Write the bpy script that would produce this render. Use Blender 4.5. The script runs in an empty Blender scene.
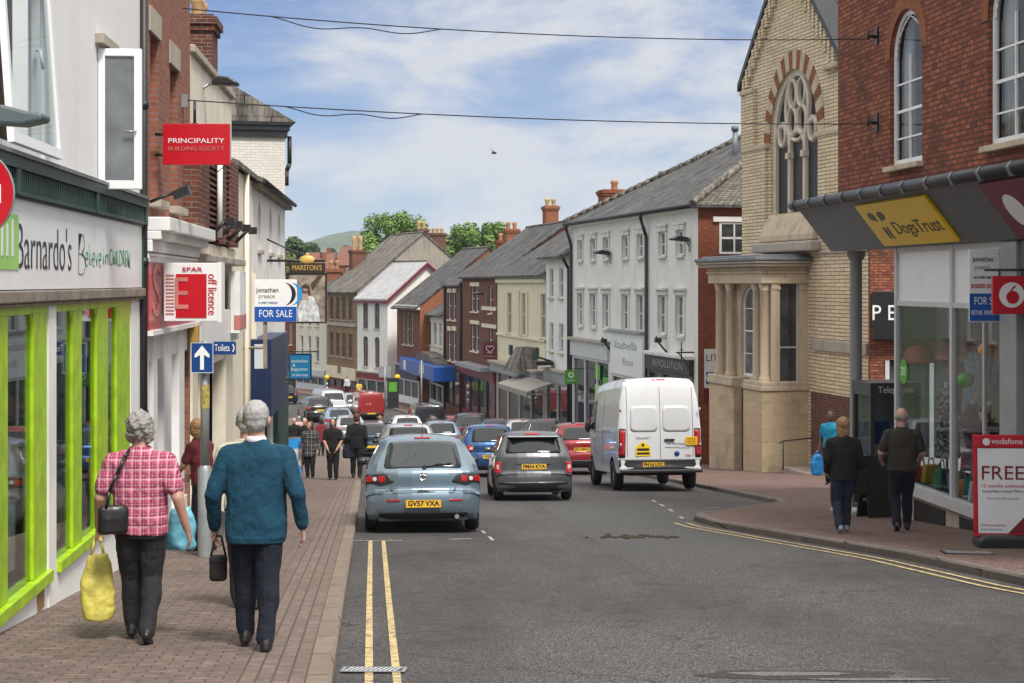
import bpy, bmesh, math, random
from mathutils import Vector, Matrix, noise
random.seed(7)
R = math.radians
SC = bpy.context.scene
COL = SC.collection
F = 1600.0; HX, HY = 512.0, 283.0          # focal length in pixels, principal column, horizon row

# ------------------------------------------------------------------ terrain profile
_prof = []
def _build_profile():
    y, z = -60.0, -1.65 + 60 * 0.0875
    while y < 700:
        _prof.append((y, z))
        if y < 58: s = .0875
        elif y < 98: s = .0875 - (.0675) * (y - 58) / 40
        elif y < 150: s = .02
        elif y < 200: s = .0
        elif y < 230: s = -.05 * (y - 200) / 30
        elif y < 420: s = -.05
        elif y < 480: s = -.05 * (480 - y) / 60
        else: s = 0
        y += 1.0; z -= s
_build_profile()
def G(y):
    t = min(max(y + 60.0, 0.0), len(_prof) - 1.001)
    i = int(t); f = t - i
    return _prof[i][1] * (1 - f) + _prof[i + 1][1] * f
KERB = .10
def at(x, y, dz=0.0):
    """ground point (plus dz) that is seen at a picture position of the reference"""
    lo, hi = 3.0, 130.0
    for _ in range(60):
        m = (lo + hi) / 2
        if HY - (G(m) + dz) * F / m > y: lo = m
        else: hi = m
    return Vector(((x - HX) / F * lo, lo, G(lo) + dz))
def PX(x, Y): return (x - HX) / F * Y
def PZ(y, Y): return (HY - y) / F * Y

# ------------------------------------------------------------------ object helpers
def link(o):
    COL.objects.link(o); return o
def tag(o, label=None, cat=None, group=None, kind=None):
    if label: o['label'] = label
    if cat: o['category'] = cat
    if group: o['group'] = group
    if kind: o['kind'] = kind
    return o
def thing(name, label, cat, loc=(0, 0, 0), rz=0.0, group=None):
    o = bpy.data.objects.new(name, None); link(o)
    o.empty_display_size = .2
    o.location = loc; o.rotation_euler = (0, 0, rz)
    return tag(o, label, cat, group)
def copy_tree(o, parent=None):
    c = o.copy(); link(c)
    if parent: c.parent = parent
    for ch in list(o.children): copy_tree(ch, c)
    return c

class MB:
    def __init__(s):
        s.v = []; s.f = []; s.m = []; s.M = None; s.sm = []
    def _p(s, p):
        p = Vector(p)
        if s.M is not None: p = s.M @ p
        s.v.append(p); return len(s.v) - 1
    def face(s, pts, m=0, smooth=False):
        s.f.append([s._p(p) for p in pts]); s.m.append(m); s.sm.append(smooth)
    def box(s, x0, x1, y0, y1, z0, z1, m=0):
        if x0 > x1: x0, x1 = x1, x0
        if y0 > y1: y0, y1 = y1, y0
        if z0 > z1: z0, z1 = z1, z0
        i = [s._p(p) for p in ((x0,y0,z0),(x1,y0,z0),(x1,y1,z0),(x0,y1,z0),(x0,y0,z1),(x1,y0,z1),(x1,y1,z1),(x0,y1,z1))]
        for q in ((3,2,1,0),(4,5,6,7),(0,1,5,4),(1,2,6,5),(2,3,7,6),(3,0,4,7)):
            s.f.append([i[k] for k in q]); s.m.append(m); s.sm.append(False)
    def prism(s, poly, a, b, axis='y', m=0):
        """closed polygon (p,q) swept from a to b along an axis: y -> (p,a,q), x -> (a,p,q), z -> (p,q,a)"""
        def mk(p, q, t): return {'y': (p, t, q), 'x': (t, p, q), 'z': (p, q, t)}[axis]
        n = len(poly)
        A = [s._p(mk(p, q, a)) for p, q in poly]; B = [s._p(mk(p, q, b)) for p, q in poly]
        ar = sum(poly[i][0]*poly[(i+1)%n][1]-poly[(i+1)%n][0]*poly[i][1] for i in range(n))
        flip = (ar > 0) ^ (b > a) ^ (axis == 'y')
        def add(f):
            s.f.append(f[::-1] if flip else f); s.m.append(m); s.sm.append(False)
        add(A[::-1]); add(B)
        for i in range(n):
            j = (i + 1) % n; add([A[i], A[j], B[j], B[i]])
    def cyl(s, p0, p1, r0, r1=None, n=10, m=0, caps=True, smooth=True):
        if r1 is None: r1 = r0
        p0 = Vector(p0); p1 = Vector(p1); d = (p1 - p0)
        if d.length < 1e-6: return
        d.normalize(); a = d.orthogonal().normalized(); b = d.cross(a)
        A = []; B = []
        for k in range(n):
            t = 2 * math.pi * k / n; e = a * math.cos(t) + b * math.sin(t)
            A.append(s._p(p0 + e * r0)); B.append(s._p(p1 + e * r1))
        for k in range(n):
            j = (k + 1) % n
            s.f.append([A[k], A[j], B[j], B[k]]); s.m.append(m); s.sm.append(smooth)
        if caps:
            s.f.append(A[::-1]); s.m.append(m); s.sm.append(False)
            s.f.append(B); s.m.append(m); s.sm.append(False)
    def tube(s, pts, r, n=8, m=0):
        for a, b in zip(pts, pts[1:]): s.cyl(a, b, r, r, n, m)
    def lathe(s, prof, n=16, m=0, smooth=True, c=(0, 0, 0), axis='z'):
        rings = []
        for r, h in prof:
            ring = []
            for k in range(n):
                t = 2 * math.pi * k / n
                if axis == 'z': q = (c[0] + r*math.cos(t), c[1] + r*math.sin(t), c[2] + h)
                elif axis == 'x': q = (c[0] + h, c[1] + r*math.cos(t), c[2] + r*math.sin(t))
                else: q = (c[0] + r*math.sin(t), c[1] + h, c[2] + r*math.cos(t))
                ring.append(s._p(q))
            rings.append(ring)
        for A, B in zip(rings, rings[1:]):
            for k in range(n):
                j = (k + 1) % n
                s.f.append([A[k], A[j], B[j], B[k]]); s.m.append(m); s.sm.append(smooth)
    def sphere(s, c, r, n=12, m=0, sz=(1, 1, 1)):
        c = Vector(c); rings = []
        k2 = max(4, n // 2)
        for i in range(1, k2):
            p = math.pi * i / k2
            rings.append([s._p((c.x + r*sz[0]*math.sin(p)*math.cos(2*math.pi*k/n), c.y + r*sz[1]*math.sin(p)*math.sin(2*math.pi*k/n), c.z + r*sz[2]*math.cos(p))) for k in range(n)])
        t = s._p((c.x, c.y, c.z + r*sz[2])); b = s._p((c.x, c.y, c.z - r*sz[2]))
        def add(f): s.f.append(f); s.m.append(m); s.sm.append(True)
        for k in range(n):
            j = (k + 1) % n
            add([t, rings[0][k], rings[0][j]]); add([b, rings[-1][j], rings[-1][k]])
            for A, B in zip(rings, rings[1:]): add([A[k], B[k], B[j], A[j]])
    def build(s, name, mats, parent=None, fix=False, uv=True):
        me = bpy.data.meshes.new(name)
        me.from_pydata([tuple(v) for v in s.v], [], s.f)
        if not isinstance(mats, (list, tuple)): mats = [mats]
        for mt in mats: me.materials.append(mt)
        me.polygons.foreach_set('material_index', [min(k, len(mats)-1) for k in s.m])
        me.polygons.foreach_set('use_smooth', s.sm)
        if fix:
            bm = bmesh.new(); bm.from_mesh(me)
            bmesh.ops.remove_doubles(bm, verts=bm.verts, dist=1e-5)
            bmesh.ops.recalc_face_normals(bm, faces=bm.faces); bm.to_mesh(me); bm.free()
        me.update()
        if uv: box_uv(me)
        o = bpy.data.objects.new(name, me); link(o)
        if parent: o.parent = parent
        return o
def box_uv(me):
    l = me.uv_layers.new(name='metres')
    Z = Vector((0, 0, 1)); co = me.vertices
    for p in me.polygons:
        n = p.normal
        if abs(n.z) > .95: t, b = Vector((1, 0, 0)), Vector((0, 1, 0))
        else:
            t = Z.cross(n).normalized(); b = n.cross(t)
        for li in p.loop_indices:
            c = co[me.loops[li].vertex_index].co
            l.data[li].uv = (c.dot(t), c.dot(b))
def bevel(o, w=.01, seg=2):
    md = o.modifiers.new('bevel', 'BEVEL'); md.width = w; md.segments = seg; md.limit_method = 'ANGLE'
    return o

FIT = []
def lettering(s, parent, loc, size, mat, width=None, face='-y', align='CENTER', extrude=.003, rot2=0.0, shear=0.0, bold=0.0, name='lettering'):
    """writing as a solid text; face -y: read looking along +y; face +y: read on a facade (looking along -y)"""
    c = bpy.data.curves.new(name, 'FONT'); c.body = s; c.size = size; c.extrude = extrude; c.align_x = align; c.align_y = 'CENTER'
    c.shear = shear; c.offset = bold; c.resolution_u = 4
    c.materials.append(mat)
    o = bpy.data.objects.new(name, c); link(o); o.parent = parent
    m = Matrix.Rotation(math.pi / 2, 4, 'X') @ Matrix.Rotation(rot2, 4, 'Z')
    if face == '+y': m = Matrix.Rotation(math.pi, 4, 'Z') @ m
    if face == '+x': m = Matrix.Rotation(math.pi / 2, 4, 'Z') @ m
    m.translation = Vector(loc)
    o.matrix_local = m
    if width: FIT.append((o, width))
    return o
def fit_letters():
    bpy.context.view_layer.update()
    for o, w in FIT:
        xs = [b[0] for b in o.bound_box]; d = max(xs) - min(xs)
        if d > 1e-4:
            o.scale = (w / d * o.scale.x, o.scale.y, o.scale.z)
    bpy.context.view_layer.update(); dg = bpy.context.evaluated_depsgraph_get()
    for o in [o for o in SC.objects if o.type == 'FONT']:
        me = bpy.data.meshes.new_from_object(o.evaluated_get(dg)); me.name = 'lettering'
        n = bpy.data.objects.new('lettering', me); link(n); n.parent = o.parent; n.matrix_local = o.matrix_local
        bpy.data.objects.remove(o)

# ------------------------------------------------------------------ materials
def new_mat(name):
    m = bpy.data.materials.new(name); m.use_nodes = True
    nt = m.node_tree; b = nt.nodes['Principled BSDF']
    return m, nt, b
def N(nt, t, **kw):
    n = nt.nodes.new(t)
    for k, v in kw.items():
        if k in n.inputs: n.inputs[k].default_value = v
        else: setattr(n, k, v)
    return n
def rgba(c): return (c[0], c[1], c[2], 1.0)
def ramp(nt, fac, stops):
    r = N(nt, 'ShaderNodeValToRGB'); el = r.color_ramp.elements
    while len(el) < len(stops): el.new(.5)
    for e, (p, c) in zip(el, stops): e.position = p; e.color = rgba(c) if len(c) == 3 else c
    nt.links.new(fac, r.inputs[0]); return r.outputs[0]
def mixc(nt, fac, a, b, mode='MIX'):
    m = N(nt, 'ShaderNodeMix', data_type='RGBA', blend_type=mode)
    for s, v in ((0, fac), (6, a), (7, b)):
        if hasattr(v, 'node'): nt.links.new(v, m.inputs[s])
        elif isinstance(v, (int, float)): m.inputs[s].default_value = v
        else: m.inputs[s].default_value = rgba(v)
    return m.outputs[2]
def bump(nt, b, h, strength=.3, dist=.01):
    n = N(nt, 'ShaderNodeBump', Strength=strength, Distance=dist)
    nt.links.new(h, n.inputs['Height']); nt.links.new(n.outputs[0], b.inputs['Normal'])
def pos(nt, scale=(1, 1, 1)):
    t = N(nt, 'ShaderNodeTexCoord'); mp = N(nt, 'ShaderNodeMapping'); mp.inputs['Scale'].default_value = scale
    nt.links.new(t.outputs['Object'], mp.inputs[0]); return mp.outputs[0]
def uvm(nt, rot=0.0, scale=(1, 1, 1)):
    t = N(nt, 'ShaderNodeUVMap'); t.uv_map = 'metres'
    mp = N(nt, 'ShaderNodeMapping'); mp.inputs['Rotation'].default_value = (0, 0, rot); mp.inputs['Scale'].default_value = scale
    nt.links.new(t.outputs[0], mp.inputs[0]); return mp.outputs[0]
def noi(nt, vec, scale, detail=4, rough=.55):
    n = N(nt, 'ShaderNodeTexNoise', Scale=scale, Detail=detail, Roughness=rough)
    if vec is not None: nt.links.new(vec, n.inputs['Vector'])
    return n.outputs['Fac']
_cache = {}
def paint(name, c, rough=.5, var=.12, metal=0.0, scale=3.0, coat=0.0, bmp=0.0):
    key = ('p', name)
    if key in _cache: return _cache[key]
    m, nt, b = new_mat(name)
    v = pos(nt); f = noi(nt, v, scale, 6)
    lo = [max(0, x * (1 - var)) for x in c]; hi = [min(1, x * (1 + var * .6)) for x in c]
    nt.links.new(ramp(nt, f, [(.3, lo), (.7, hi)]), b.inputs['Base Color'])
    b.inputs['Roughness'].default_value = rough; b.inputs['Metallic'].default_value = metal
    b.inputs['Coat Weight'].default_value = coat; b.inputs['Coat Roughness'].default_value = .05
    if bmp: bump(nt, b, noi(nt, v, 40 if scale < 9 or scale > 9 else 14, 4), bmp, .004 if scale != 9 else .03)
    _cache[key] = m; return m
def render_wall(name, c, dirt=.35, dc=(.22, .19, .15)):
    m, nt, b = new_mat(name); v = pos(nt)
    big = noi(nt, v, .9, 6, .65); streak = noi(nt, pos(nt, (1.5, 1.5, .3)), 1.5, 8, .78)
    c1 = mixc(nt, ramp(nt, big, [(.35, (0, 0, 0)), (.75, (.5, .5, .5))]), c, [x * .82 for x in c])
    d = ramp(nt, streak, [(.50, (0, 0, 0)), (.72, (dirt, dirt, dirt))])
    nt.links.new(mixc(nt, d, c1, dc), b.inputs['Base Color'])
    b.inputs['Roughness'].default_value = .85
    bump(nt, b, noi(nt, v, 25, 4), .25, .01)
    return m
def brick(name, c1, c2, mortar, bw=.225, bh=.075, ms=.010, var=.5, rough=.9, dark=(.06, .04, .035), darkamt=.5, bmp=.5, rot=0.0, offset=.5, msm=.1, streak=0, spots=0):
    m, nt, b = new_mat(name); u = uvm(nt, rot); v = pos(nt)
    t = N(nt, 'ShaderNodeTexBrick', offset=offset)
    for k, val in (('Color1', rgba(c1)), ('Color2', rgba(c2)), ('Mortar', rgba(mortar)), ('Scale', 1.0), ('Mortar Size', ms), ('Mortar Smooth', msm), ('Bias', 0.0), ('Brick Width', bw), ('Row Height', bh)):
        t.inputs[k].default_value = val
    nt.links.new(u, t.inputs['Vector'])
    f = noi(nt, v, .55, 6, .7); g = noi(nt, v, 9, 4)
    cc = mixc(nt, ramp(nt, g, [(.35, (0, 0, 0)), (.7, (var, var, var))]), t.outputs['Color'], [x * .6 for x in c2])
    cc = mixc(nt, ramp(nt, f, [(.5, (0, 0, 0)), (.75, (darkamt,) * 3)]), cc, dark)
    if spots:
        cc = mixc(nt, ramp(nt, noi(nt, v, 9, 3, .5), [(.66, (0, 0, 0)), (.70, (spots,)*3)]), cc, dark); cc = mixc(nt, ramp(nt, noi(nt, v, 13, 2, .4), [(.70, (0, 0, 0)), (.74, (spots*.5,)*3)]), cc, [min(1, x*2) for x in c1])
        cc = mixc(nt, ramp(nt, noi(nt, v, 1.6, 5, .7), [(.52, (0, 0, 0)), (.7, (.5,)*3)]), cc, [x*.5 for x in c2])
    if streak:
        cc = mixc(nt, ramp(nt, noi(nt, uvm(nt, 0, (2.2, .22, 1)), 1.6, 6, .75), [(.42, (0, 0, 0)), (.62, (streak,)*3)]), cc, [x * 1.9 for x in c1])
        cc = mixc(nt, ramp(nt, noi(nt, uvm(nt, 0, (1.1, .3, 1)), 1.1, 6, .7), [(.5, (0, 0, 0)), (.66, (streak,)*3)]), cc, dark)
    nt.links.new(cc, b.inputs['Base Color']); b.inputs['Roughness'].default_value = rough; b.inputs['Specular IOR Level'].default_value = .2
    inv = N(nt, 'ShaderNodeMath', operation='SUBTRACT'); inv.inputs[0].default_value = 1.0; nt.links.new(t.outputs['Fac'], inv.inputs[1])
    add = N(nt, 'ShaderNodeMath', operation='MULTIPLY_ADD'); nt.links.new(g, add.inputs[0]); add.inputs[1].default_value = .5; nt.links.new(inv.outputs[0], add.inputs[2])
    bump(nt, b, add.outputs[0], bmp, .012)
    return m
def glass_dark(name, c=(.02, .025, .03), rough=.04, k=3.0):
    m, nt, b = new_mat(name); v = pos(nt)
    f = noi(nt, v, 1.7, 3)
    nt.links.new(ramp(nt, f, [(.35, c), (.75, [x * k + (.02 if k > 2 else 0) for x in c])]), b.inputs['Base Color'])
    b.inputs['Roughness'].default_value = rough; b.inputs['IOR'].default_value = 1.5; b.inputs['Specular IOR Level'].default_value = .8
    bump(nt, b, noi(nt, v, .9, 2), .06, .05)
    return m
def glass_clear(name, tint=(.85, .9, .9), gmax=.55):
    m, nt, b = new_mat(name)
    tr = N(nt, 'ShaderNodeBsdfTransparent'); tr.inputs[0].default_value = rgba(tint)
    gl = N(nt, 'ShaderNodeBsdfGlossy', Roughness=.015); gl.inputs[0].default_value = (.9, .9, .9, 1)
    lw = N(nt, 'ShaderNodeLayerWeight', Blend=.35)
    mr = N(nt, 'ShaderNodeMapRange'); nt.links.new(lw.outputs['Fresnel'], mr.inputs[0])
    mr.inputs[1].default_value = 0; mr.inputs[2].default_value = 1; mr.inputs[3].default_value = .06; mr.inputs[4].default_value = gmax
    mx = N(nt, 'ShaderNodeMixShader'); nt.links.new(mr.outputs[0], mx.inputs[0]); nt.links.new(tr.outputs[0], mx.inputs[1]); nt.links.new(gl.outputs[0], mx.inputs[2])
    nt.links.new(mx.outputs[0], nt.nodes['Material Output'].inputs[0])
    return m

M = {}
M['white_wall'] = render_wall('white_wall', (.80, .785, .75), .42, (.34, .30, .24))
M['white_clean'] = render_wall('white_clean', (.82, .815, .80), .16, (.40, .37, .32))
M['white_wall2'] = render_wall('white_wall2', (.74, .735, .71), .5)
M['cream_wall'] = render_wall('cream_wall', (.76, .69, .51), .5, (.33, .27, .18))
M['cream_pale'] = render_wall('cream_pale', (.76, .70, .58), .4)
M['taupe_wall'] = render_wall('taupe_wall', (.30, .265, .22), .75, (.10, .09, .07))
M['brick_r1'] = brick('brick_r1', (.50, .17, .085), (.22, .068, .042), (.08, .062, .054), bw=.235, bh=.08, ms=.012, var=.8, darkamt=.9, dark=(.05, .035, .03), bmp=.9)
M['brick_left'] = brick('brick_left', (.36, .14, .085), (.27, .10, .065), (.26, .20, .17), darkamt=.3)
M['brick_mid'] = brick('brick_mid', (.24, .085, .05), (.17, .06, .04), (.16, .12, .10), darkamt=.3)
M['brick_orange'] = brick('brick_orange', (.40, .13, .05), (.28, .09, .04), (.2, .14, .1), darkamt=.35)
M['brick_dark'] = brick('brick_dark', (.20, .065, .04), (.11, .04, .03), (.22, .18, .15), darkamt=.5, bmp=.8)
M['brick_side'] = brick('brick_side', (.36, .10, .04), (.24, .07, .035), (.15, .1, .08), darkamt=.4)
M['brick_yellow'] = brick('brick_yellow', (.84, .71, .50), (.70, .56, .36), (.13, .09, .06), bw=.7, bh=.115, ms=.012, var=.35, darkamt=.3, dark=(.2, .15, .09), bmp=.7)
M['brick_white'] = brick('brick_white', (.72, .68, .63), (.64, .60, .55), (.55, .51, .46), var=.2, darkamt=.15, dark=(.3, .27, .24))
M['stone_brown'] = brick('stone_brown', (.34, .225, .13), (.25, .16, .09), (.3, .23, .16), bw=.5, bh=.25, ms=.015, darkamt=.4)
M['ashlar'] = brick('ashlar', (.62, .50, .34), (.54, .425, .28), (.38, .29, .19), bw=.85, bh=.42, ms=.006, var=.25, darkamt=.85, dark=(.15, .11, .075), bmp=.35)
M['stone'] = render_wall('stone', (.57, .47, .34), .7, (.15, .115, .08))
M['stone_pale'] = render_wall('stone_pale', (.66, .58, .46), .4, (.25, .2, .14))
M['stone_grey'] = render_wall('stone_grey', (.42, .37, .31), .6, (.1, .09, .07))
M['slate'] = brick('slate', (.13, .126, .122), (.028, .028, .03), (.012, .012, .012), bw=.36, bh=.28, ms=.016, var=.7, darkamt=.5, dark=(.022, .022, .022), rough=.9, bmp=1.0, streak=.5)
M['slate_old'] = brick('slate_old', (.19, .17, .145), (.045, .042, .038), (.015, .015, .013), bw=.36, bh=.28, ms=.016, var=.6, darkamt=.5, dark=(.03, .029, .024), rough=.8, bmp=.9, streak=.65)
M['stone_slate'] = brick('stone_slate', (.26, .24, .19), (.11, .10, .085), (.03, .03, .025), bw=.22, bh=.16, ms=.02, var=.7, darkamt=.4, rough=.9, bmp=1.0)
M['slate_pale'] = brick('slate_pale', (.42, .42, .43), (.34, .34, .35), (.2, .2, .2), bw=.5, bh=.3, ms=.01, var=.3, darkamt=.2, rough=.7, streak=.25)
M['tile_red'] = brick('tile_red', (.26, .12, .08), (.18, .08, .06), (.08, .05, .04), bw=.2, bh=.2, darkamt=.4)
M['glass'] = glass_dark('glass')
M['glass_pale'] = glass_dark('glass_pale', (.06, .066, .072), .08)
M['glass_car'] = glass_dark('glass_car', (.012, .015, .017), .02, 1.2)
M['glass_clear'] = glass_clear('glass_clear')
M['glass_shop'] = glass_clear('glass_shop', (.85, .88, .88), .13)
M['white_paint'] = paint('white_paint', (.80, .80, .78), .4, .08)
M['upvc'] = paint('upvc', (.84, .84, .84), .25, .03)
M['cream_paint'] = paint('cream_paint', (.74, .68, .54), .5, .1)
M['grey_paint'] = paint('grey_paint', (.105, .11, .115), .45, .15)
M['grey_mid'] = paint('grey_mid', (.30, .31, .32), .5, .12)
M['grey_light'] = paint('grey_light', (.55, .56, .57), .45, .08)
M['black_paint'] = paint('black_paint', (.018, .018, .02), .4, .3)
M['pipe_black'] = paint('pipe_black', (.02, .022, .025), .5, .3)
M['green_dark'] = paint('green_dark', (.018, .055, .045), .5, .3)
M['lime'] = paint('lime', (.36, .58, .012), .4, .28, scale=5, bmp=.15)
M['lime_pale'] = paint('lime_pale', (.33, .62, .16), .4, .08)
M['sign_white'] = paint('sign_white', (.80, .81, .82), .35, .05)
M['sign_grey'] = paint('sign_grey', (.55, .60, .64), .4, .05)
M['red_sign'] = paint('red_sign', (.52, .006, .018), .35, .06)
M['red_fascia'] = paint('red_fascia', (.42, .02, .03), .25, .15)
M['red_pale'] = paint('red_pale', (.55, .2, .18), .4, .2)
M['red_dark'] = paint('red_dark', (.22, .012, .015), .4, .15)
M['maroon'] = paint('maroon', (.16, .012, .03), .4, .1)
M['blue_sign'] = paint('blue_sign', (.008, .05, .22), .35, .06)
M['blue_royal'] = paint('blue_royal', (.01, .09, .40), .35, .06)
M['blue_bright'] = paint('blue_bright', (.02, .28, .68), .35, .06)
M['teal_sign'] = paint('teal_sign', (.01, .16, .33), .4, .06)
M['navy'] = paint('navy', (.008, .022, .075), .4, .2)
M['yellow'] = paint('yellow', (.80, .52, .005), .4, .05)
M['plate_yellow'] = paint('plate_yellow', (.72, .42, .02), .4, .05)
M['plate_white'] = paint('plate_white', (.75, .75, .72), .4, .05)
M['green_sign'] = paint('green_sign', (.10, .36, .03), .4, .05)
M['gold'] = paint('gold', (.62, .40, .10), .4, .1)
M['orange'] = paint('orange', (.75, .30, .02), .4, .1)
M['lead'] = paint('lead', (.17, .185, .20), .5, .35, bmp=.3)
M['zinc'] = paint('zinc', (.32, .34, .35), .45, .2, metal=.4)
M['steel'] = paint('steel', (.33, .34, .35), .4, .15, metal=.6)
M['wood'] = paint('wood', (.30, .17, .08), .6, .25, scale=8)
M['wood_grey'] = paint('wood_grey', (.24, .20, .16), .8, .4, scale=6)
M['terracotta'] = paint('terracotta', (.42, .20, .09), .8, .3)
M['pot_buff'] = paint('pot_buff', (.50, .32, .15), .8, .35, scale=8)
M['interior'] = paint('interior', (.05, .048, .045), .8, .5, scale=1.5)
M['interior_pale'] = paint('interior_pale', (.22, .21, .2), .8, .3)
M['rubber'] = paint('rubber', (.016, .016, .017), .75, .2)
M['plastic_black'] = paint('plastic_black', (.022, .022, .024), .45, .2)
M['wire'] = paint('wire', (.015, .015, .016), .6, .1)
M['rim'] = paint('rim', (.38, .39, .40), .3, .1, metal=.8)
M['chrome'] = paint('chrome', (.65, .66, .67), .12, .05, metal=1.0)
M['light_red'] = paint('light_red', (.40, .008, .01), .12, .1, coat=.8)
M['light_clear'] = paint('light_clear', (.6, .6, .6), .12, .1, coat=.8)
M['light_amber'] = paint('light_amber', (.7, .25, .02), .15, .1, coat=.8)
M['curtain'] = paint('curtain', (.36, .30, .22), .9, .3, scale=2)
M['net'] = paint('net', (.6, .6, .58), .9, .1)
# ------------------------------------------------------------------ ground, road, pavements
def interp(pts, y):
    if y <= pts[0][1]:
        a, b = pts[0], pts[1]
    elif y >= pts[-1][1]:
        a, b = pts[-2], pts[-1]
    else:
        for a, b in zip(pts, pts[1:]):
            if a[1] <= y <= b[1]: break
    t = (y - a[1]) / (b[1] - a[1]); return a[0] + (b[0] - a[0]) * t
def xy(p): return (p.x, p.y)
LK = [(.55, -8.0), (-.22, 0.0)] + [xy(at(*p)) for p in ((333, 683), (345, 600), (357, 523), (361, 490), (361, 477))] + \
     [(-5.6, 60), (-8.5, 80), (-12.8, 100), (-16.6, 112), (-22, 125), (-30, 140), (-42, 160), (-70, 190)]
RK = [(8.2, 4.0)] + [xy(at(*p)) for p in ((1024, 586), (902, 559), (790, 540), (715, 527), (694, 521), (697, 518.2), (764, 508.8), (779, 506.4), (777, 504), (696, 487))] + \
     [(3.3, 57), (.5, 77), (-3.4, 95), (-9.3, 120), (-15.6, 134), (-19.4, 143), (-23.5, 151), (-32, 165), (-55, 190)]
def XL(y): return interp(LK, y)
def XR(y): return interp(RK, y)
def rows():
    ys = []; y = -8.0
    while y < 185:
        ys.append(y); y += .5 if y < 60 else 1.5
    for p in LK + RK: ys.append(p[1])
    ys = sorted(set(round(v, 3) for v in ys if -8 <= v <= 185))
    return ys
YS = rows()
def strip(name, mat, fa, fb, dz, nx=1, y0=-8, y1=185, kind='structure', down=0.0):
    mb = MB(); ys = [y for y in YS if y0 <= y <= y1]
    for a, b in zip(ys, ys[1:]):
        for k in range(nx):
            t0, t1 = k / nx, (k + 1) / nx
            P = lambda y, t: (fa(y) + (fb(y) - fa(y)) * t, y, G(y) + dz)
            mb.face([P(a, t0), P(a, t1), P(b, t1), P(b, t0)])
    o = mb.build(name, mat)
    if kind: o['kind'] = kind
    return o

def asphalt():
    m, nt, b = new_mat('asphalt'); v = pos(nt)
    fine = noi(nt, v, 58, 6, .8); mid = noi(nt, v, 6, 5, .7); big = noi(nt, pos(nt, (1.0, .35, 1)), .55, 6, .65)
    vo = N(nt, 'ShaderNodeTexVoronoi', Scale=70.0); nt.links.new(v, vo.inputs['Vector'])
    base = ramp(nt, fine, [(.42, (.006, .0055, .0055)), (.50, (.044, .040, .039)), (.57, (.19, .17, .16))])
    c = mixc(nt, ramp(nt, big, [(.38, (0, 0, 0)), (.64, (.8, .8, .8))]), base, (.026, .025, .026))
    c = mixc(nt, ramp(nt, mid, [(.50, (0, 0, 0)), (.72, (.55, .55, .55))]), c, (.088, .077, .070))
    spots = noi(nt, v, 3.1, 2, .4)
    c = mixc(nt, ramp(nt, spots, [(.70, (0, 0, 0)), (.74, (.5, .5, .5))]), c, (.03, .03, .03))
    # fine wandering cracks
    wv = N(nt, 'ShaderNodeTexVoronoi', Scale=.42, feature='DISTANCE_TO_EDGE'); 
    wn = N(nt, 'ShaderNodeTexNoise', Scale=2.2, Detail=5.0); nt.links.new(v, wn.inputs['Vector'])
    wa = N(nt, 'ShaderNodeVectorMath', operation='MULTIPLY_ADD'); nt.links.new(wn.outputs['Color'], wa.inputs[0]); wa.inputs[1].default_value = (.8, .8, .8); nt.links.new(v, wa.inputs[2])
    nt.links.new(wa.outputs[0], wv.inputs['Vector'])
    c = mixc(nt, ramp(nt, wv.outputs['Distance'], [(.0, (.75, .75, .75)), (.012, (0, 0, 0))]), c, (.018, .018, .018))
    nt.links.new(c, b.inputs['Base Color']); b.inputs['Roughness'].default_value = .82
    bump(nt, b, vo.outputs['Distance'], .55, .012)
    return m
M['asphalt'] = asphalt()
def patch_mat():
    m, nt, b = new_mat('asphalt_patch'); v = pos(nt)
    c = ramp(nt, noi(nt, v, 58, 6, .8), [(.42, (.006, .006, .006)), (.50, (.036, .036, .034)), (.58, (.16, .155, .145))])
    nt.links.new(c, b.inputs['Base Color']); b.inputs['Roughness'].default_value = .85
    bump(nt, b, noi(nt, v, 80, 2), .4, .01); return m
M['asphalt_patch'] = patch_mat()
M['asphalt_worn'] = paint('asphalt_worn', (.035, .033, .032), .9, .6, scale=30, bmp=.8); M['asphalt_pale'] = paint('asphalt_pale', (.13, .128, .125), .85, .5, scale=30, bmp=.6)
M['pavers'] = brick('pavers', (.235, .175, .148), (.165, .125, .108), (.085, .068, .06), bw=.2, bh=.1, ms=.008, var=.7, darkamt=.6, dark=(.10, .078, .066), bmp=.6, rot=R(-5), spots=.7)
M['pavers_edge'] = brick('pavers_edge', (.235, .175, .148), (.175, .135, .115), (.085, .068, .06), bw=.2, bh=.1, ms=.008, var=.7, darkamt=.6, dark=(.12, .09, .075), bmp=.5, rot=R(85))
M['pavers_right'] = brick('pavers_right', (.25, .165, .14), (.175, .115, .098), (.06, .045, .04), bw=.2, bh=.1, ms=.010, var=.7, darkamt=.45, dark=(.08, .058, .05), bmp=.6, rot=R(38), spots=.7)
M['kerb'] = brick('kerb', (.25, .20, .16), (.20, .16, .13), (.05, .045, .04), bw=.9, bh=4.0, ms=.012, var=.4, darkamt=.5, dark=(.12, .1, .085), bmp=.3, rot=R(85))
M['kerb_right'] = brick('kerb_right', (.20, .17, .15), (.16, .135, .12), (.04, .036, .032), bw=.9, bh=4.0, ms=.014, var=.5, darkamt=.5, dark=(.07, .06, .05), bmp=.3, rot=R(95))
def line_mat(name, c):
    m, nt, b = new_mat(name); v = pos(nt)
    f = noi(nt, v, 14, 6, .75)
    nt.links.new(ramp(nt, f, [(.38, (.09, .085, .078)), (.47, [x * .7 for x in c]), (.6, c)]), b.inputs['Base Color']); b.inputs['Roughness'].default_value = .7
    bump(nt, b, noi(nt, v, 70, 2), .3, .006); return m
M['yellow_line'] = line_mat('yellow_line', (.60, .46, .22))
M['white_line'] = line_mat('white_line', (.40, .39, .375))
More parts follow.
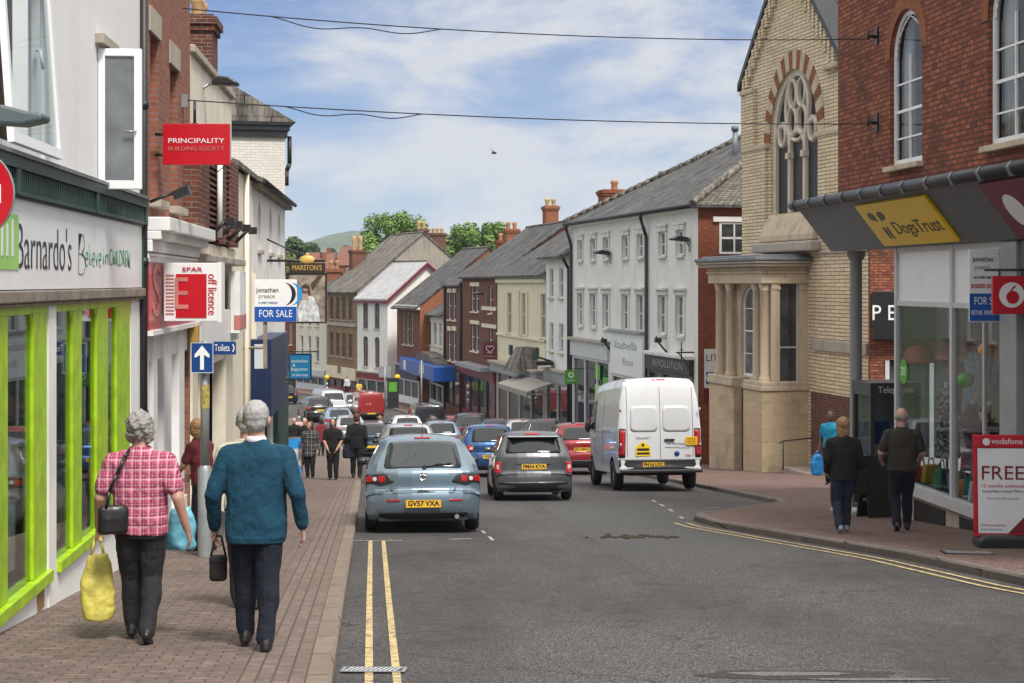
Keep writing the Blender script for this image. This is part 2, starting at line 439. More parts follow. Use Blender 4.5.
def grass_mat():
    m, nt, b = new_mat('meadow'); v = pos(nt)
    nt.links.new(ramp(nt, noi(nt, v, .05, 6), [(.35, (.05, .075, .03)), (.65, (.10, .12, .055))]), b.inputs['Base Color']); b.inputs['Roughness'].default_value = .95
    return m
M['meadow'] = grass_mat()

# terrain: one sheet to the horizon, following the fall of the hill
mb = MB()
ys = [-60 + 4 * k for k in range(70)] + [220 + 20 * k for k in range(22)] + [700, 1200, 2500, 6000]
xs = [-4000, -600, -200, -80, -30, 0, 30, 80, 200, 600, 4000]
for a, b in zip(ys, ys[1:]):
    for p, q in zip(xs, xs[1:]):
        mb.face([(p, a, G(a) - .08), (q, a, G(a) - .08), (q, b, G(b) - .08), (p, b, G(b) - .08)])
tag(mb.build('ground', M['meadow']), kind='structure')
strip('road', M['asphalt'], XL, XR, 0.0, nx=6)

# repaired strip of carriageway
mb = MB()
def sheet(pts, z, name, mat, kind='structure'):
    """thin sheet on the road through ground points (x, y); follows the slope"""
    mb = MB(); mb.face([(p[0], p[1], G(p[1]) + z) for p in pts]); o = mb.build(name, mat)
    if kind: o['kind'] = kind
    return o
pp = [xy(at(*p)) for p in ((530, 499), (575, 527), (622, 558), (652, 576), (705, 580), (806, 548), (716, 531), (672, 517), (648, 503), (600, 499))]
sheet(pp, .0015, 'road_repair', M['asphalt_patch'])

# pavements: left strip, right strip (widens into the forecourt of the chapel)
LFX = lambda y: (-2.89 - .075 * y)
def leftwall(y):
    return LFX(y) - .6 if y < 62 else min(LFX(62) - .6 - (y - 62) * .16, XL(y) - 2.6)
def rightwall(y):
    if y < 30: return 10.5 - .106 * y
    if y < 60: return 14.5 - .1 * (y - 30)
    return max(20.4 - .2156 * y, XR(y) + 2.6)
KW = .15
strip('pavement_left', M['pavers'], lambda y: leftwall(y), lambda y: XL(y) - KW - .42, KERB)
strip('pavement_left_edging', M['pavers_edge'], lambda y: XL(y) - KW - .42, lambda y: XL(y) - KW, KERB)
strip('pavement_right', M['pavers_right'], lambda y: XR(y) + KW, lambda y: rightwall(y) + 1.0, KERB, nx=2)
def kerb(name, fx, s, mat):
    mb = MB(); ys = YS
    for a, b in zip(ys, ys[1:]):
        xa, xb = fx(a), fx(b); za, zb = G(a), G(b)
        e = .02
        mb.face([(xa, a, za - .06), (xb, b, zb - .06), (xb, b, zb + KERB - e), (xa, a, za + KERB - e)][::-s])
        mb.face([(xa, a, za + KERB - e), (xb, b, zb + KERB - e), (xb + s*e, b, zb + KERB + .003), (xa + s*e, a, za + KERB + .003)][::-s])
        mb.face([(xa + s*e, a, za + KERB + .003), (xb + s*e, b, zb + KERB + .003), (xb + s*KW, b, zb + KERB + .003), (xa + s*KW, a, za + KERB + .003)][::-s])
    return tag(mb.build(name, mat, uv=True), kind='structure')
kerb('kerb_left', XL, -1, M['kerb']); kerb('kerb_right', XR, 1, M['kerb_right'])

# painted lines
def painted(name, fx0, fx1, y0, y1, mat, z=.008, n=40):
    mb = MB()
    for k in range(n):
        a = y0 + (y1 - y0) * k / n; b = y0 + (y1 - y0) * (k + 1) / n
        mb.face([(fx0(a), a, G(a) + z), (fx1(a), a, G(a) + z), (fx1(b), b, G(b) + z), (fx0(b), b, G(b) + z)])
    return tag(mb.build(name, mat), kind='structure')
ye = at(380, 541).y
for k, off in enumerate((.20, .38)):
    painted('yellow_line', lambda y: XL(y) + off, lambda y: XL(y) + off + .055, -4, ye, M['yellow_line'])
ye2 = at(678, 522).y
for off in (.22, .42):
    painted('yellow_line', lambda y: XR(y) - off - .06, lambda y: XR(y) - off, 6, ye2 - .3, M['yellow_line'])
def dash(x0, y0, x1, y1, w=.1, name='white_line'):
    a, b = at(x0, y0), at(x1, y1); d = Vector((b.x - a.x, b.y - a.y)); n = Vector((-d.y, d.x)).normalized() * w / 2
    sheet([(a.x + n.x, a.y + n.y), (a.x - n.x, a.y - n.y), (b.x - n.x, b.y - n.y), (b.x + n.x, b.y + n.y)], .009, name, M['white_line'])
dash(347, 541.5, 402, 541.0, .09); dash(449, 540, 471, 539.2, .1)
dash(482, 531, 485, 534, .05); dash(489, 537, 493, 541, .05)
for q in ((652, 500.5, 656, 502.5), (660, 504.5, 664, 507), (669, 509.5, 673, 512), (680, 517, 683, 519), (600, 492, 612, 492), (700, 486, 718, 485.4)):
    dash(*q, .07)
dash(703, 509, 720, 508, .08)

# drain grate, manhole covers, mud
def on_road(px, py): p = at(px, py); return p
g = at(374, 671.5)
t = thing('drain_grate', 'galvanised drain grate with slanted slots across the double yellow lines', 'drain', (g.x, g.y, G(g.y) + .012), R(-4))
sl = -math.atan(.0875)
t.rotation_euler = (sl, 0, R(-1))
mb = MB(); mb.box(-.215, .215, -.095, -.08, 0, .006); mb.box(-.215, .215, .08, .095, 0, .006); mb.box(-.215, -.19, -.08, .08, 0, .006); mb.box(.19, .215, -.08, .08, 0, .006)
mb.build('frame', M['zinc'], t)
mb = MB()
for k in range(11):
    x = -.19 + k * .032
    mb.prism([(x, -.08), (x + .014, -.08), (x + .050, .08), (x + .036, .08)], .003, .006, 'z')
mb.build('slat', M['grey_light'], t, fix=True)
mb = MB(); mb.box(-.19, .19, -.08, .08, -.004, .0015); mb.build('void', M['black_paint'], t)
def cover(px, py, r, label, z0, mat):
    g = at(px, py, z0); t = thing('manhole_cover', label, 'manhole', (g.x, g.y, g.z + .009)); t.rotation_euler = (sl, 0, 0)
    mb = MB(); mb.lathe([(r, -.01), (r, .004), (r - .04, .004)], 28); mb.build('rim', M['plastic_black'], t)
    mb = MB(); mb.lathe([(r - .04, .002), (0.001, .002)], 28)
    for k in range(-4, 5):
        for j in range(-4, 5):
            if (k*k + j*j) < 14: mb.box(k*r*.19 - .02, k*r*.19 + .02, j*r*.19 - .02, j*r*.19 + .02, .001, .006)
    mb.build('lid', mat, t)
def ragged(px, py, rx, ry, seed, z, name, mat):
    c = at(px, py); pts = []
    for k in range(36):
        a = 2*math.pi*k/36; q = 1 + .35*noise.noise(Vector((math.cos(a)*1.7 + seed, math.sin(a)*1.7, seed*2.1))); pts.append((c.x + rx*q*math.cos(a), c.y + ry*q*math.sin(a)))
    sheet(pts, z, name, mat)
ragged(800, 675, .62, .20, 1, .003, 'worn_asphalt', M['asphalt_worn']); ragged(792, 674.5, .40, .085, 2, .006, 'pothole_patch', M['asphalt_pale'])
ragged(880, 680, .42, .05, 4, .006, 'pothole_patch', M['asphalt_pale'])
g = at(968, 553, KERB); t = thing('access_cover', 'dark rectangular access cover in the right pavement before the red board', 'manhole', (g.x, g.y, g.z + .006), R(60)); 
t.rotation_euler = (sl, 0, R(-8))
mb = MB(); mb.box(-.30, .30, -.22, .22, -.01, .005); mb.build('frame', M['plastic_black'], t)
mb = MB(); mb.box(-.26, .26, -.18, .18, .0, .008); mb.build('lid', M['steel'], t)
g = at(634, 537.5)
mb = MB(); rr = random.Random(3)
for k in range(34):
    x = rr.gauss(0, .24); y = rr.gauss(0, .14)
    if k < 5: x -= .42
    if k > 28: x += .42
    mb.sphere((x, y, G(g.y + y) - G(g.y)), rr.uniform(.02, .055), 8, 0, (1.3, 1.0, .5))
o = mb.build('mud', paint('mud', (.035, .028, .018), .95, .4, bmp=.8)); o.location = (g.x, g.y, G(g.y) + .008)
tag(o, 'dark clods of mud dropped on the carriageway behind the white van', 'mud')
# ------------------------------------------------------------------ facade frames
class Fac:
    """a facade line in plan; local x runs towards the left of the picture, local y out of the wall, z up (0 = eye level)"""
    def __init__(s, vpx=None, px=None, Y=None, side='R', p0=None, p1=None):
        if p0 is not None:
            s.O = Vector((p0[0], p0[1])); s.d = (Vector((p1[0], p1[1])) - s.O).normalized()
        else:
            a = (vpx - HX) / F; s.O = Vector((PX(px, Y), Y)); s.d = Vector((a, 1)).normalized()
            if side == 'L': s.d = -s.d
        s.n = Vector((-s.d.y, s.d.x)); s.rz = math.atan2(s.d.y, s.d.x)
    def u(s, x, w=0.0):
        k = (x - HX) / F; O = s.O + s.n * w
        return (k * O.y - O.x) / (s.d.x - k * s.d.y)
    def Y(s, u, w=0.0): return (s.O + s.n * w + s.d * u).y
    def X(s, u, w=0.0): return (s.O + s.n * w + s.d * u).x
    def z(s, y, u, w=0.0): return PZ(y, s.Y(u, w))
    def zp(s, x, y, w=0.0): return s.z(y, s.u(x, w), w)
    def g(s, u, w=0.0): return G(s.Y(u, w)) + KERB
    def root(s, name, label, cat, group=None):
        return thing(name, label, cat, (s.O.x, s.O.y, 0), s.rz, group)
    def world(s, u, w, z): 
        p = s.O + s.d * u + s.n * w; return Vector((p.x, p.y, z))

def arcpts(a, b, zs, rise, n=12):
    c = (a + b) / 2; r = (b - a) / 2
    return [(c + r * math.cos(math.pi * k / n), zs + rise * math.sin(math.pi * k / n)) for k in range(n + 1)]   # from b side to a side

def wall_holes(mb, u0, u1, z0, z1, holes, w=0.0, rev=.12, m=0, mr=None):
    """front wall sheet at depth w with openings (a,b,c,d[,rise]) and their reveals"""
    if mr is None: mr = m
    us = sorted(set([u0, u1] + [h[0] for h in holes] + [h[1] for h in holes])); zs = sorted(set([z0, z1] + [h[2] for h in holes] + [h[3] for h in holes]))
    us = [u for u in us if u0 - 1e-6 <= u <= u1 + 1e-6]; zs = [z for z in zs if z0 - 1e-6 <= z <= z1 + 1e-6]
    for a, b in zip(us, us[1:]):
        for c, d in zip(zs, zs[1:]):
            um, zm = (a + b) / 2, (c + d) / 2
            if any(h[0] < um < h[1] and h[2] < zm < h[3] for h in holes): continue
            mb.face([(b, w, c), (a, w, c), (a, w, d), (b, w, d)], m)
    for h in holes:
        a, b, c, d = h[:4]; rise = h[4] if len(h) > 4 else 0
        zs_ = d - rise
        q = w - rev
        mb.face([(a, w, c), (a, q, c), (a, q, zs_), (a, w, zs_)][::-1], mr)
        mb.face([(b, w, c), (b, w, zs_), (b, q, zs_), (b, q, c)][::-1], mr)
        mb.face([(a, w, c), (b, w, c), (b, q, c), (a, q, c)], mr)
        if not rise: mb.face([(a, w, d), (a, q, d), (b, q, d), (b, w, d)], mr)
        else:
            P = arcpts(a, b, zs_, rise); n = len(P) - 1
            for k in range(n):
                p, r = P[k], P[k + 1]
                mb.face([(p[0], w, p[1]), (p[0], q, p[1]), (r[0], q, r[1]), (r[0], w, r[1])], mr)
                cu = b if (p[0] + r[0]) / 2 > (a + b) / 2 else a
                mb.face([(p[0], w, p[1]), (r[0], w, r[1]), (cu, w, d)], m)
            mb.face([(P[n//2][0], w, P[n//2][1]), (a, w, d), (b, w, d)], m)

def window(root, h, w, fm, gm, bars=(1, 1), fr=.055, sill=None, sillw=.07, name='window', th=.06, pane='pane', arcs=False):
    """frame (with glazing bars) as a part, its pane and sill as sub-parts"""
    a, b, c, d = h[:4]; rise = h[4] if len(h) > 4 else 0; zs = d - rise
    e = .003
    mb = MB()
    mb.box(a + e, a + fr, w - th, w, c + e, zs - e); mb.box(b - fr, b - e, w - th, w, c + e, zs - e)
    mb.box(a + fr, b - fr, w - th, w, c + e, c + fr * 1.3)
    if not rise: mb.box(a + fr, b - fr, w - th, w, d - fr, d - e)
    else:
        P = arcpts(a + e, b - e, zs, rise - e); Q = arcpts(a + fr, b - fr, zs, rise - fr)
        for k in range(len(P) - 1):
            for y in (w,):
                mb.face([(P[k][0], y, P[k][1]), (P[k+1][0], y, P[k+1][1]), (Q[k+1][0], y, Q[k+1][1]), (Q[k][0], y, Q[k][1])][::-1])
            mb.face([(Q[k][0], w, Q[k][1]), (Q[k+1][0], w, Q[k+1][1]), (Q[k+1][0], w-th, Q[k+1][1]), (Q[k][0], w-th, Q[k][1])][::-1])
    nv, nh = bars; bw = .028 if fr > .04 else fr * .5
    for k in range(1, nv + 1):
        u = a + (b - a) * k / (nv + 1); zt = d - fr if not rise else zs + rise * math.sqrt(max(0, 1 - ((u - (a+b)/2) / ((b-a)/2))**2)) - fr
        if arcs: zt = zs
        mb.box(u - bw/2, u + bw/2, w - th*.8, w - .006, c + fr * 1.3, zt)
    for k in range(1, nh + 1):
        z = c + ((zs if rise and arcs else d) - c) * k / (nh + 1); t = bw if (nh > 1 and k != (nh + 1) // 2) else bw * 1.7
        if rise and z > zs: continue
        mb.box(a + fr, b - fr, w - th*.75, w - .010, z - t/2, z + t/2)
    if arcs:
        for s in (-1, 1):
            pts = []
            for k in range(9):
                t = k / 8; ang = t * math.pi / 2.6
                cx = a + fr if s > 0 else b - fr
                pts.append((cx + s * (b - a - 2*fr) * .98 * (1 - math.cos(ang)) , w - .02, zs + (rise * 1.02) * math.sin(ang) / math.sin(math.pi/2.6) * .9))
            mb.tube(pts, .014, 5)
        um = (a + b) / 2
    o = mb.build(name, fm, root)
    g = MB(); y = w - th * .62
    if not rise: g.face([(b - fr*.5, y, c + fr*.5), (a + fr*.5, y, c + fr*.5), (a + fr*.5, y, d - fr*.5), (b - fr*.5, y, d - fr*.5)])
    else:
        pts = [(a + fr*.5, y, c + fr*.5)] + [(p, y, q) for p, q in arcpts(a + fr*.5, b - fr*.5, zs, rise - fr*.5)][::-1] + [(b - fr*.5, y, c + fr*.5)]
        g.face(pts)
    g.build(pane, gm, o)
    if sill:
        s = MB(); s.box(a - .06, b + .06, w - .02, w + sillw + (-w), c - .09, c - .002); bevel(s.build('sill', sill, o), .01)
    return o

def shell(root, u0, u1, z0, z1, depth, holes, mat, rev=.12, name='wall', w=0.0, mr=None, gable=0.0, sides=True, inner=None):
    mb = MB(); mats = mat if isinstance(mat, list) else [mat]
    wall_holes(mb, u0, u1, z0, z1, holes, w, rev, 0, 0 if mr is None else 1)
    if sides:
        y = w - depth
        for u, f in ((u0, 1), (u1, -1)):
            pts = [(u, w, z0), (u, w, z1), (u, y, z1), (u, y, z0)]
            if gable: pts = [(u, w, z0), (u, w, z1), (u, w - depth/2, z1 + gable), (u, y, z1), (u, y, z0)]
            mb.face(pts[::f], len(mats) - 1 if mr is None else 0)
        mb.face([(u0, y, z0), (u1, y, z0), (u1, y, z1), (u0, y, z1)], 0)
    return mb.build(name, mats, root)

def roof_pitched(root, u0, u1, z, depth, rise, mat, over=.25, oe=.12, th=.12, w=0.0, name='roof'):
    k = rise / (depth / 2); ze = z - over * k; y0, y1 = w + over, w - depth - over; ym = w - depth / 2; zr = z + rise
    mb = MB()
    mb.prism([(y0, ze), (ym, zr), (y1, ze), (y1, ze + th), (ym, zr + th), (y0, ze + th)], u0 - oe, u1 + oe, 'x')
    o = mb.build(name, mat, root, fix=True)
    rd = MB(); rd.cyl((u0 - oe, ym, zr + th + .01), (u1 + oe, ym, zr + th + .01), .09, n=8); rd.build('ridge', M['slate_old'], o)
    return o
def gutter(root, u0, u1, z, w=.2, mat=None, r=.06, pipes=(), zb=-8):
    mat = mat or M['pipe_black']
    mb = MB(); mb.cyl((u0, w, z), (u1, w, z), r, n=8); g = mb.build('gutter', mat, root)
    for u in pipes:
        p = MB(); p.tube([(u, w, z), (u, .07, z - .35), (u, .07, zb)], .045, 8); p.build('downpipe', mat, root)
    return g
def box_part(root, name, mat, x0, x1, y0, y1, z0, z1, bv=0.0):
    mb = MB(); mb.box(x0, x1, y0, y1, z0, z1); o = mb.build(name, mat, root)
    if bv: bevel(o, bv)
    return o
def pots(mb, c, n, sp, h, r, m=0, ax=(1, 0)):
    for k in range(n):
        o = (k - (n - 1) / 2) * sp; x, y, z = c[0] + ax[0]*o, c[1] + ax[1]*o, c[2]
        mb.lathe([(r*.85, 0), (r*.8, h*.55), (r, h*.7), (r, h*.95), (r*.75, h), (r*.5, h*.9)], 10, m, True, (x, y, z))
def chimney(root, c, sx, sy, z0, z1, mat, npots, potmat, poth=.45, potr=.13, ax=(1, 0), local=True):
    """brick stack with oversailing courses; its pots are sub-parts"""
    mb = MB(); x, y = c
    mb.box(x - sx/2, x + sx/2, y - sy/2, y + sy/2, z0, z1 - .32)
    mb.box(x - sx/2 - .05, x + sx/2 + .05, y - sy/2 - .05, y + sy/2 + .05, z1 - .32, z1 - .2)
    mb.box(x - sx/2 - .10, x + sx/2 + .10, y - sy/2 - .10, y + sy/2 + .10, z1 - .2, z1 - .06)
    mb.box(x - sx/2 - .02, x + sx/2 + .02, y - sy/2 - .02, y + sy/2 + .02, z1 - .06, z1)
    o = mb.build('chimney', mat, root)
    L = (sx if ax[0] else sy); sp = L / max(npots, 1)
    for k in range(npots):
        off = (k - (npots - 1) / 2) * sp
        p = MB(); pots(p, (x + ax[0]*off, y + ax[1]*off, z1 - .01), 1, 0, poth, potr); p.build('chimney_pot', potmat, o)
    return o

# a shop front on the ground floor of a far building: opening with dark room, glazing, door, fascia
def shopfront(root, fac, u0, u1, zt, fm, fasm, fas_h=.5, n=3, riser=.5, gm=None, fas_out=.18, door=None, cornice=None, wtext=None):
    gm = gm or M['glass']
    zb = min(fac.g(u0), fac.g(u1)) - .05
    zt2 = zt - fas_h
    f = MB()
    f.box(u0, u0 + .14, -.02, .08, zb, zt2); f.box(u1 - .14, u1, -.02, .08, zb, zt2)
    for k in range(1, n):
        u = u0 + (u1 - u0) * k / n; f.box(u - .05, u + .05, -.02, .06, zb, zt2)
    f.box(u0 + .14, u1 - .14, -.03, .05, zt2 - .12, zt2)
    f.box(u0 + .14, u1 - .14, -.04, .045, zb, zb + .15 + riser)
    o = f.build('shopfront', fm, root)
    for k in range(n):
        a = u0 + (u1 - u0) * k / n + .05; b = u0 + (u1 - u0) * (k + 1) / n - .05
        g = MB(); g.box(a, b, -.06, -.045, zb + .15 + riser, zt2 - .12); g.build('pane', gm, o)
    if fasm:
        box_part(root, 'fascia', fasm, u0 - .02, u1 + .02, .004, fas_out, zt2 + .003, zt, .015)
    if cornice:
        box_part(root, 'cornice', cornice, u0 - .08, u1 + .08, .004, fas_out + .14, zt + .003, zt + .14, .02)
    return o
# ================================================================== LEFT SIDE
FL = Fac(392, 140, 2.89 * 1600 / 252, 'L')
def zl(x, y, w=0): return FL.zp(x, y, w)
# ---- L1 the charity shop with the lime green front
r = FL.root('white_shop', 'white rendered shop with lime green window frames and a long pale name board', 'shop')
uE = 12.0
hole_a = (FL.u(45), FL.u(45) + 1.75, 1.02, 2.75)
hole_b = (FL.u(124), FL.u(97), .94, 2.3)
wb = -3.2
u_sh0, u_sh1 = FL.u(131), uE - .2
z_rail, z_sill = -.18, -2.40
shop_hole = (u_sh0, u_sh1, z_sill - .02, z_rail)
shell(r, 0, uE, wb - 1.0, 5.2, 6, [hole_a, hole_b, shop_hole], [M['white_clean']], rev=.14)
# open casement windows upstairs
def casement(a, b, c, d, open_left=True, w=0):
    o = MB()
    for q in ((a, a+.06, c, d), (b-.06, b, c, d), (a+.06, b-.06, c, c+.06), (a+.06, b-.06, d-.06, d)):
        o.box(q[0]+.002, q[1]-.002, -.10, -.03, q[2]+.002, q[3]-.002)
    return o
f1 = casement(*hole_a).build('window', M['upvc'], r)
box_part(f1, 'pane', M['glass'], hole_a[0]+.05, hole_a[1]-.05, -.42, -.40, hole_a[2]+.05, hole_a[3]-.05)
cu = MB()
for k in range(9):
    cu.cyl((hole_a[0]+.12+k*.045, -.28+.02*(k%2), hole_a[2]+.02), (hole_a[0]+.12+k*.045, -.28+.02*(k%2), hole_a[3]-.02), .032, n=7)
cu.build('curtain', paint('curtain_brown', (.10, .075, .055), .9, .3), f1)
st = MB(); st.tube([(hole_a[0]+.1, -.05, hole_a[2]+.9), (hole_a[0]+.32, .03, hole_a[2]+.87), (hole_a[0]+.30, .05, hole_a[2]+.72)], .014); st.build('stay', M['upvc'], f1)
# the casement leaf hinged at the top and pushed outwards
lf = MB(); lf.M = Matrix.Translation((0, -.02, hole_a[3])) @ Matrix.Rotation(R(4), 4, 'X')
H = hole_a[3] - hole_a[2]
for q in ((hole_a[0]+.02, hole_a[0]+.09, -H, 0), (hole_a[1]-.09, hole_a[1]-.02, -H, 0), (hole_a[0]+.09, hole_a[1]-.09, -H, -H+.08), (hole_a[0]+.09, hole_a[1]-.09, -.08, 0)):
    lf.box(q[0], q[1], 0, .05, q[2], q[3])
lfo = lf.build('casement', M['upvc'], f1)
g = MB(); g.M = lf.M; g.box(hole_a[0]+.08, hole_a[1]-.08, .02, .028, -H+.07, -.07); g.build('pane', M['glass_shop'], f1)
# second window, its leaf swung out square to the wall
f2 = casement(*hole_b).build('window', M['upvc'], r)
box_part(f2, 'pane', M['glass'], hole_b[0]+.05, hole_b[1]-.05, -.30, -.28, hole_b[2]+.05, hole_b[3]-.05)
lf = MB(); ub = hole_b[1]; c, d = hole_b[2] - .02, hole_b[3] - .0
W2 = .43
lf.box(ub-.055, ub, .01, .075, c, d); lf.box(ub-.055, ub, W2-.075, W2, c, d); lf.box(ub-.055, ub, .075, W2-.075, c, c+.085); lf.box(ub-.055, ub, .075, W2-.075, d-.075, d)
bevel(lf.build('casement', M['upvc'], f2), .008)
box_part(f2, 'pane', M['glass_pale'], ub-.034, ub-.022, .07, W2-.07, c+.08, d-.07)
hd = MB(); hd.tube([(ub+.012, W2-.05, (c+d)/2-.12), (ub+.03, W2-.06, (c+d)/2-.13), (ub+.03, W2-.16, (c+d)/2-.12)], .010); hd.build('handle', M['steel'], f2)
box_part(r, 'lintel', M['stone_grey'], ub - .75, ub + .12, .0, .09, d + .04, d + .13)
# green dentilled cornice, pale fascia board, weathered ledge
mb = MB(); mb.box(0, uE, .003, .10, .86, .95); mb.box(0, uE, .003, .08, .665, .70); mb.box(0, uE, .003, .05, .70, .86)
k = 0.0
while k < uE:
    mb.box(k, k + .035, .05, .075, .705, .855); k += .075
for u in (.0, 3.05, 6.3):
    mb.box(u, u + .14, .05, .095, .67, .86)
mb.build('cornice', M['green_dark'], r)
box_part(r, 'cornice_capping', M['lead'], -.02, uE, .0, .12, .953, .985)
fb = box_part(r, 'fascia', M['sign_white'], .06, uE, .003, .03, -.05, .655)
mb = MB(); mb.box(.0, uE, .03, .05, .645, .662); mb.box(.0, .055, .003, .05, -.07, .64); mb.build('fascia_trim', M['green_dark'], fb)
lettering("Barnardo's", fb, (FL.u(42), .032, .265), .52, M['black_paint'], FL.u(15) - FL.u(69.5), '+y', bold=-.006)
lettering("B", fb, (FL.u(78), .032, .24), .62, M['green_dark'], FL.u(73) - FL.u(80), '+y', bold=-.03)
lettering("elieve", fb, (FL.u(90), .032, .25), .34, paint('sign_green', (.03, .22, .10), .4), FL.u(82) - FL.u(98), '+y', bold=-.018)
lettering("in", fb, (FL.u(102.5), .032, .25), .28, bpy.data.materials['sign_green'], FL.u(100) - FL.u(105), '+y', bold=-.018)
lettering("CHILDREN", fb, (FL.u(117), .032, .25), .26, bpy.data.materials['sign_green'], FL.u(106.5) - FL.u(127), '+y', bold=-.018)
lg = MB(); lg.box(FL.u(14), FL.u(14) + .8, .032, .036, .10, .52); lg.build('logo_panel', M['lime_pale'], fb)
lg = MB(); ulog = FL.u(13) + .05
for k in range(4): lg.box(ulog + .1 + k*.16, ulog + .15 + k*.16, .037, .04, .2, .48 - .04*(k % 2))
lg.build('logo_figures', M['sign_white'], fb)
mb = MB(); mb.box(-.02, uE, .003, .07, -.155, -.06); mb.box(-.02, uE, .0, .05, -.185, -.156); bevel(mb.build('ledge', M['wood_grey'], r), .012)
# lime green shop window frames
posts = []
for x0, x1 in ((130, 117), (108, 97), (82, 73), (47, 33.5), (8, -6)):
    posts.append((FL.u(x0), FL.u(x1)))
mb = MB()
for a, b in posts: mb.box(a, b, -.07, .0, z_sill, z_rail - .07)
a0 = posts[-1][1] + .9
while a0 < u_sh1 - .2:
    mb.box(a0, a0 + .13, -.07, .0, z_sill, z_rail - .07); a0 += 1.05
mb.box(u_sh0 + .002, u_sh1 - .002, -.10, .005, z_rail - .07, z_rail - .002)
mb.box(u_sh0 + .002, FL.u(57), -.10, .04, z_sill - .10, z_sill - .003); mb.box(FL.u(48), u_sh1, -.10, .05, z_sill - .10, z_sill - .003)
# small curved brackets in the heads of the openings
for a, b in posts:
    for s, e in ((-1, a), (1, b)):
        mb.prism([(e, z_rail - .072), (e + s*.10, z_rail - .072), (e + s*.045, z_rail - .10), (e + s*.012, z_rail - .16), (e, z_rail - .26)], -.06, -.01, 'y')
fo = mb.build('shop_window_frame', M['lime'], r, fix=True); bevel(fo, .008)
edges = sorted([p for q in posts for p in q])
pan = []
pan.append((posts[0][1], posts[1][0])); pan.append((posts[1][1], posts[2][0])); pan.append((posts[2][1], FL.u(57))); pan.append((posts[3][1], posts[4][0])); pan.append((posts[4][1], posts[4][1] + .9))
a0 = posts[-1][1] + .9
while a0 < u_sh1 - 1.3:
    pan.append((a0 + .13, a0 + 1.05)); a0 += 1.05
for a, b in pan:
    box_part(fo, 'pane', M['glass_clear'], a - .01, b + .01, -.035, -.028, z_sill, z_rail - .07)
# white pier between the two windows, with its iron vent
box_part(r, 'pier', M['white_wall'], FL.u(55), FL.u(47.5), -.12, .012, wb - .6, z_rail - .004)
box_part(r, 'air_vent', M['wood'], FL.u(43), FL.u(37), .0, .012, -2.68, -2.52)
# shop interior: room with a shelf, clothes rail and folded things
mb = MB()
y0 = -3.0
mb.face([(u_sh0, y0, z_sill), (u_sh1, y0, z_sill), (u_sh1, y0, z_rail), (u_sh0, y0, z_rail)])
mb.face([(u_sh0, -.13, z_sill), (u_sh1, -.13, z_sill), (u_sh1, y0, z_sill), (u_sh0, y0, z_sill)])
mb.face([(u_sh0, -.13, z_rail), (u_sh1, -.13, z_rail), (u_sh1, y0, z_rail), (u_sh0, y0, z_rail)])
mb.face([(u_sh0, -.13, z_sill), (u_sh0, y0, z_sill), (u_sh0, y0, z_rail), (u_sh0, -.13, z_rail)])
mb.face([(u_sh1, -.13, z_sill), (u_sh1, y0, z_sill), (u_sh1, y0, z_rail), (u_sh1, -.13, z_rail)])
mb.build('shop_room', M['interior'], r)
def thing_on(fac, name, label, cat, u, w, z, group=None):
    p = fac.world(u, w, z); return thing(name, label, cat, p, fac.rz, group)
t = thing_on(FL, 'display_cabinet', 'pale wooden display cabinet inside the lime green shop window', 'cabinet', FL.u(62), -.55, z_sill)
mb = MB(); mb.box(-.45, .45, -.2, -.18, 0, 1.15); mb.box(-.45, -.42, -.18, .2, 0, 1.15); mb.box(.42, .45, -.18, .2, 0, 1.15); mb.build('carcass', M['wood'], t)
for z in (.02, .4, .78, 1.12):
    box_part(t, 'shelf', M['wood'], -.419, .419, -.178, .2, z, z + .025)
rr = random.Random(5)
def cloth_lump(label, u, w, z, c, sx, sz):
    mb = MB(); mb.sphere((0, 0, sz), 1, 14, 0, (sx, sx*.6, sz))
    for i, v in enumerate(mb.v):
        q = v + Vector((u, w, z)); n = noise.noise(q * 5); mb.v[i] = v * (1 + .28 * n)
    o = mb.build('garment', paint('cloth_%d' % int(u*100), c, .9, .3)); p = FL.world(u, w, z); o.location = p; o.rotation_euler.z = FL.rz
    tag(o, label, 'clothes')
cloth_lump('red bundle of clothes on the shop window cabinet', FL.u(64), -.52, z_sill + 1.145, (.35, .02, .02), .2, .12)
cloth_lump('pale blue garment piled over the red bundle in the shop window', FL.u(60), -.62, z_sill + 1.30, (.18, .38, .50), .2, .22)
cloth_lump('dark coat hanging behind the lime green post', FL.u(88), -.6, z_sill + .1, (.03, .03, .035), .3, .62)
cloth_lump('white bag propped low in the lime green shop window', FL.u(91), -.35, z_sill + .02, (.6, .6, .58), .2, .22)
cloth_lump('teal dress displayed in the end shop window near the drainpipe', FL.u(112), -.4, z_sill + .3, (.03, .22, .25), .25, .75)
cloth_lump('green and cream dress displayed behind the nearest shop pane', FL.u(28), -.5, z_sill + .05, (.32, .40, .22), .24, .6)
for k, (x, w, z, sx, sz, lab, c) in enumerate(((20, -.10, -1.9, .26, .36, 'white poster with green figures stuck low in the nearest shop pane', (.62, .66, .60)), (27, -.10, -1.5, .16, .24, 'orange leaflet stuck in the nearest shop pane', (.6, .3, .1)), (113, -.08, -1.55, .22, .8, 'tall pale green poster in the end shop pane', (.45, .62, .42)), (64, -.07, -2.15, .14, .13, 'small round yellow sticker low in the dark shop pane', (.5, .4, .08)))):
    u = FL.u(x); t = thing_on(FL, 'poster', lab, 'poster', u, w, z)
    box_part(t, 'sheet', paint('poster_%d' % k, c, .6, .35, scale=9), -sx, sx, -.004, .004, -sz, sz)
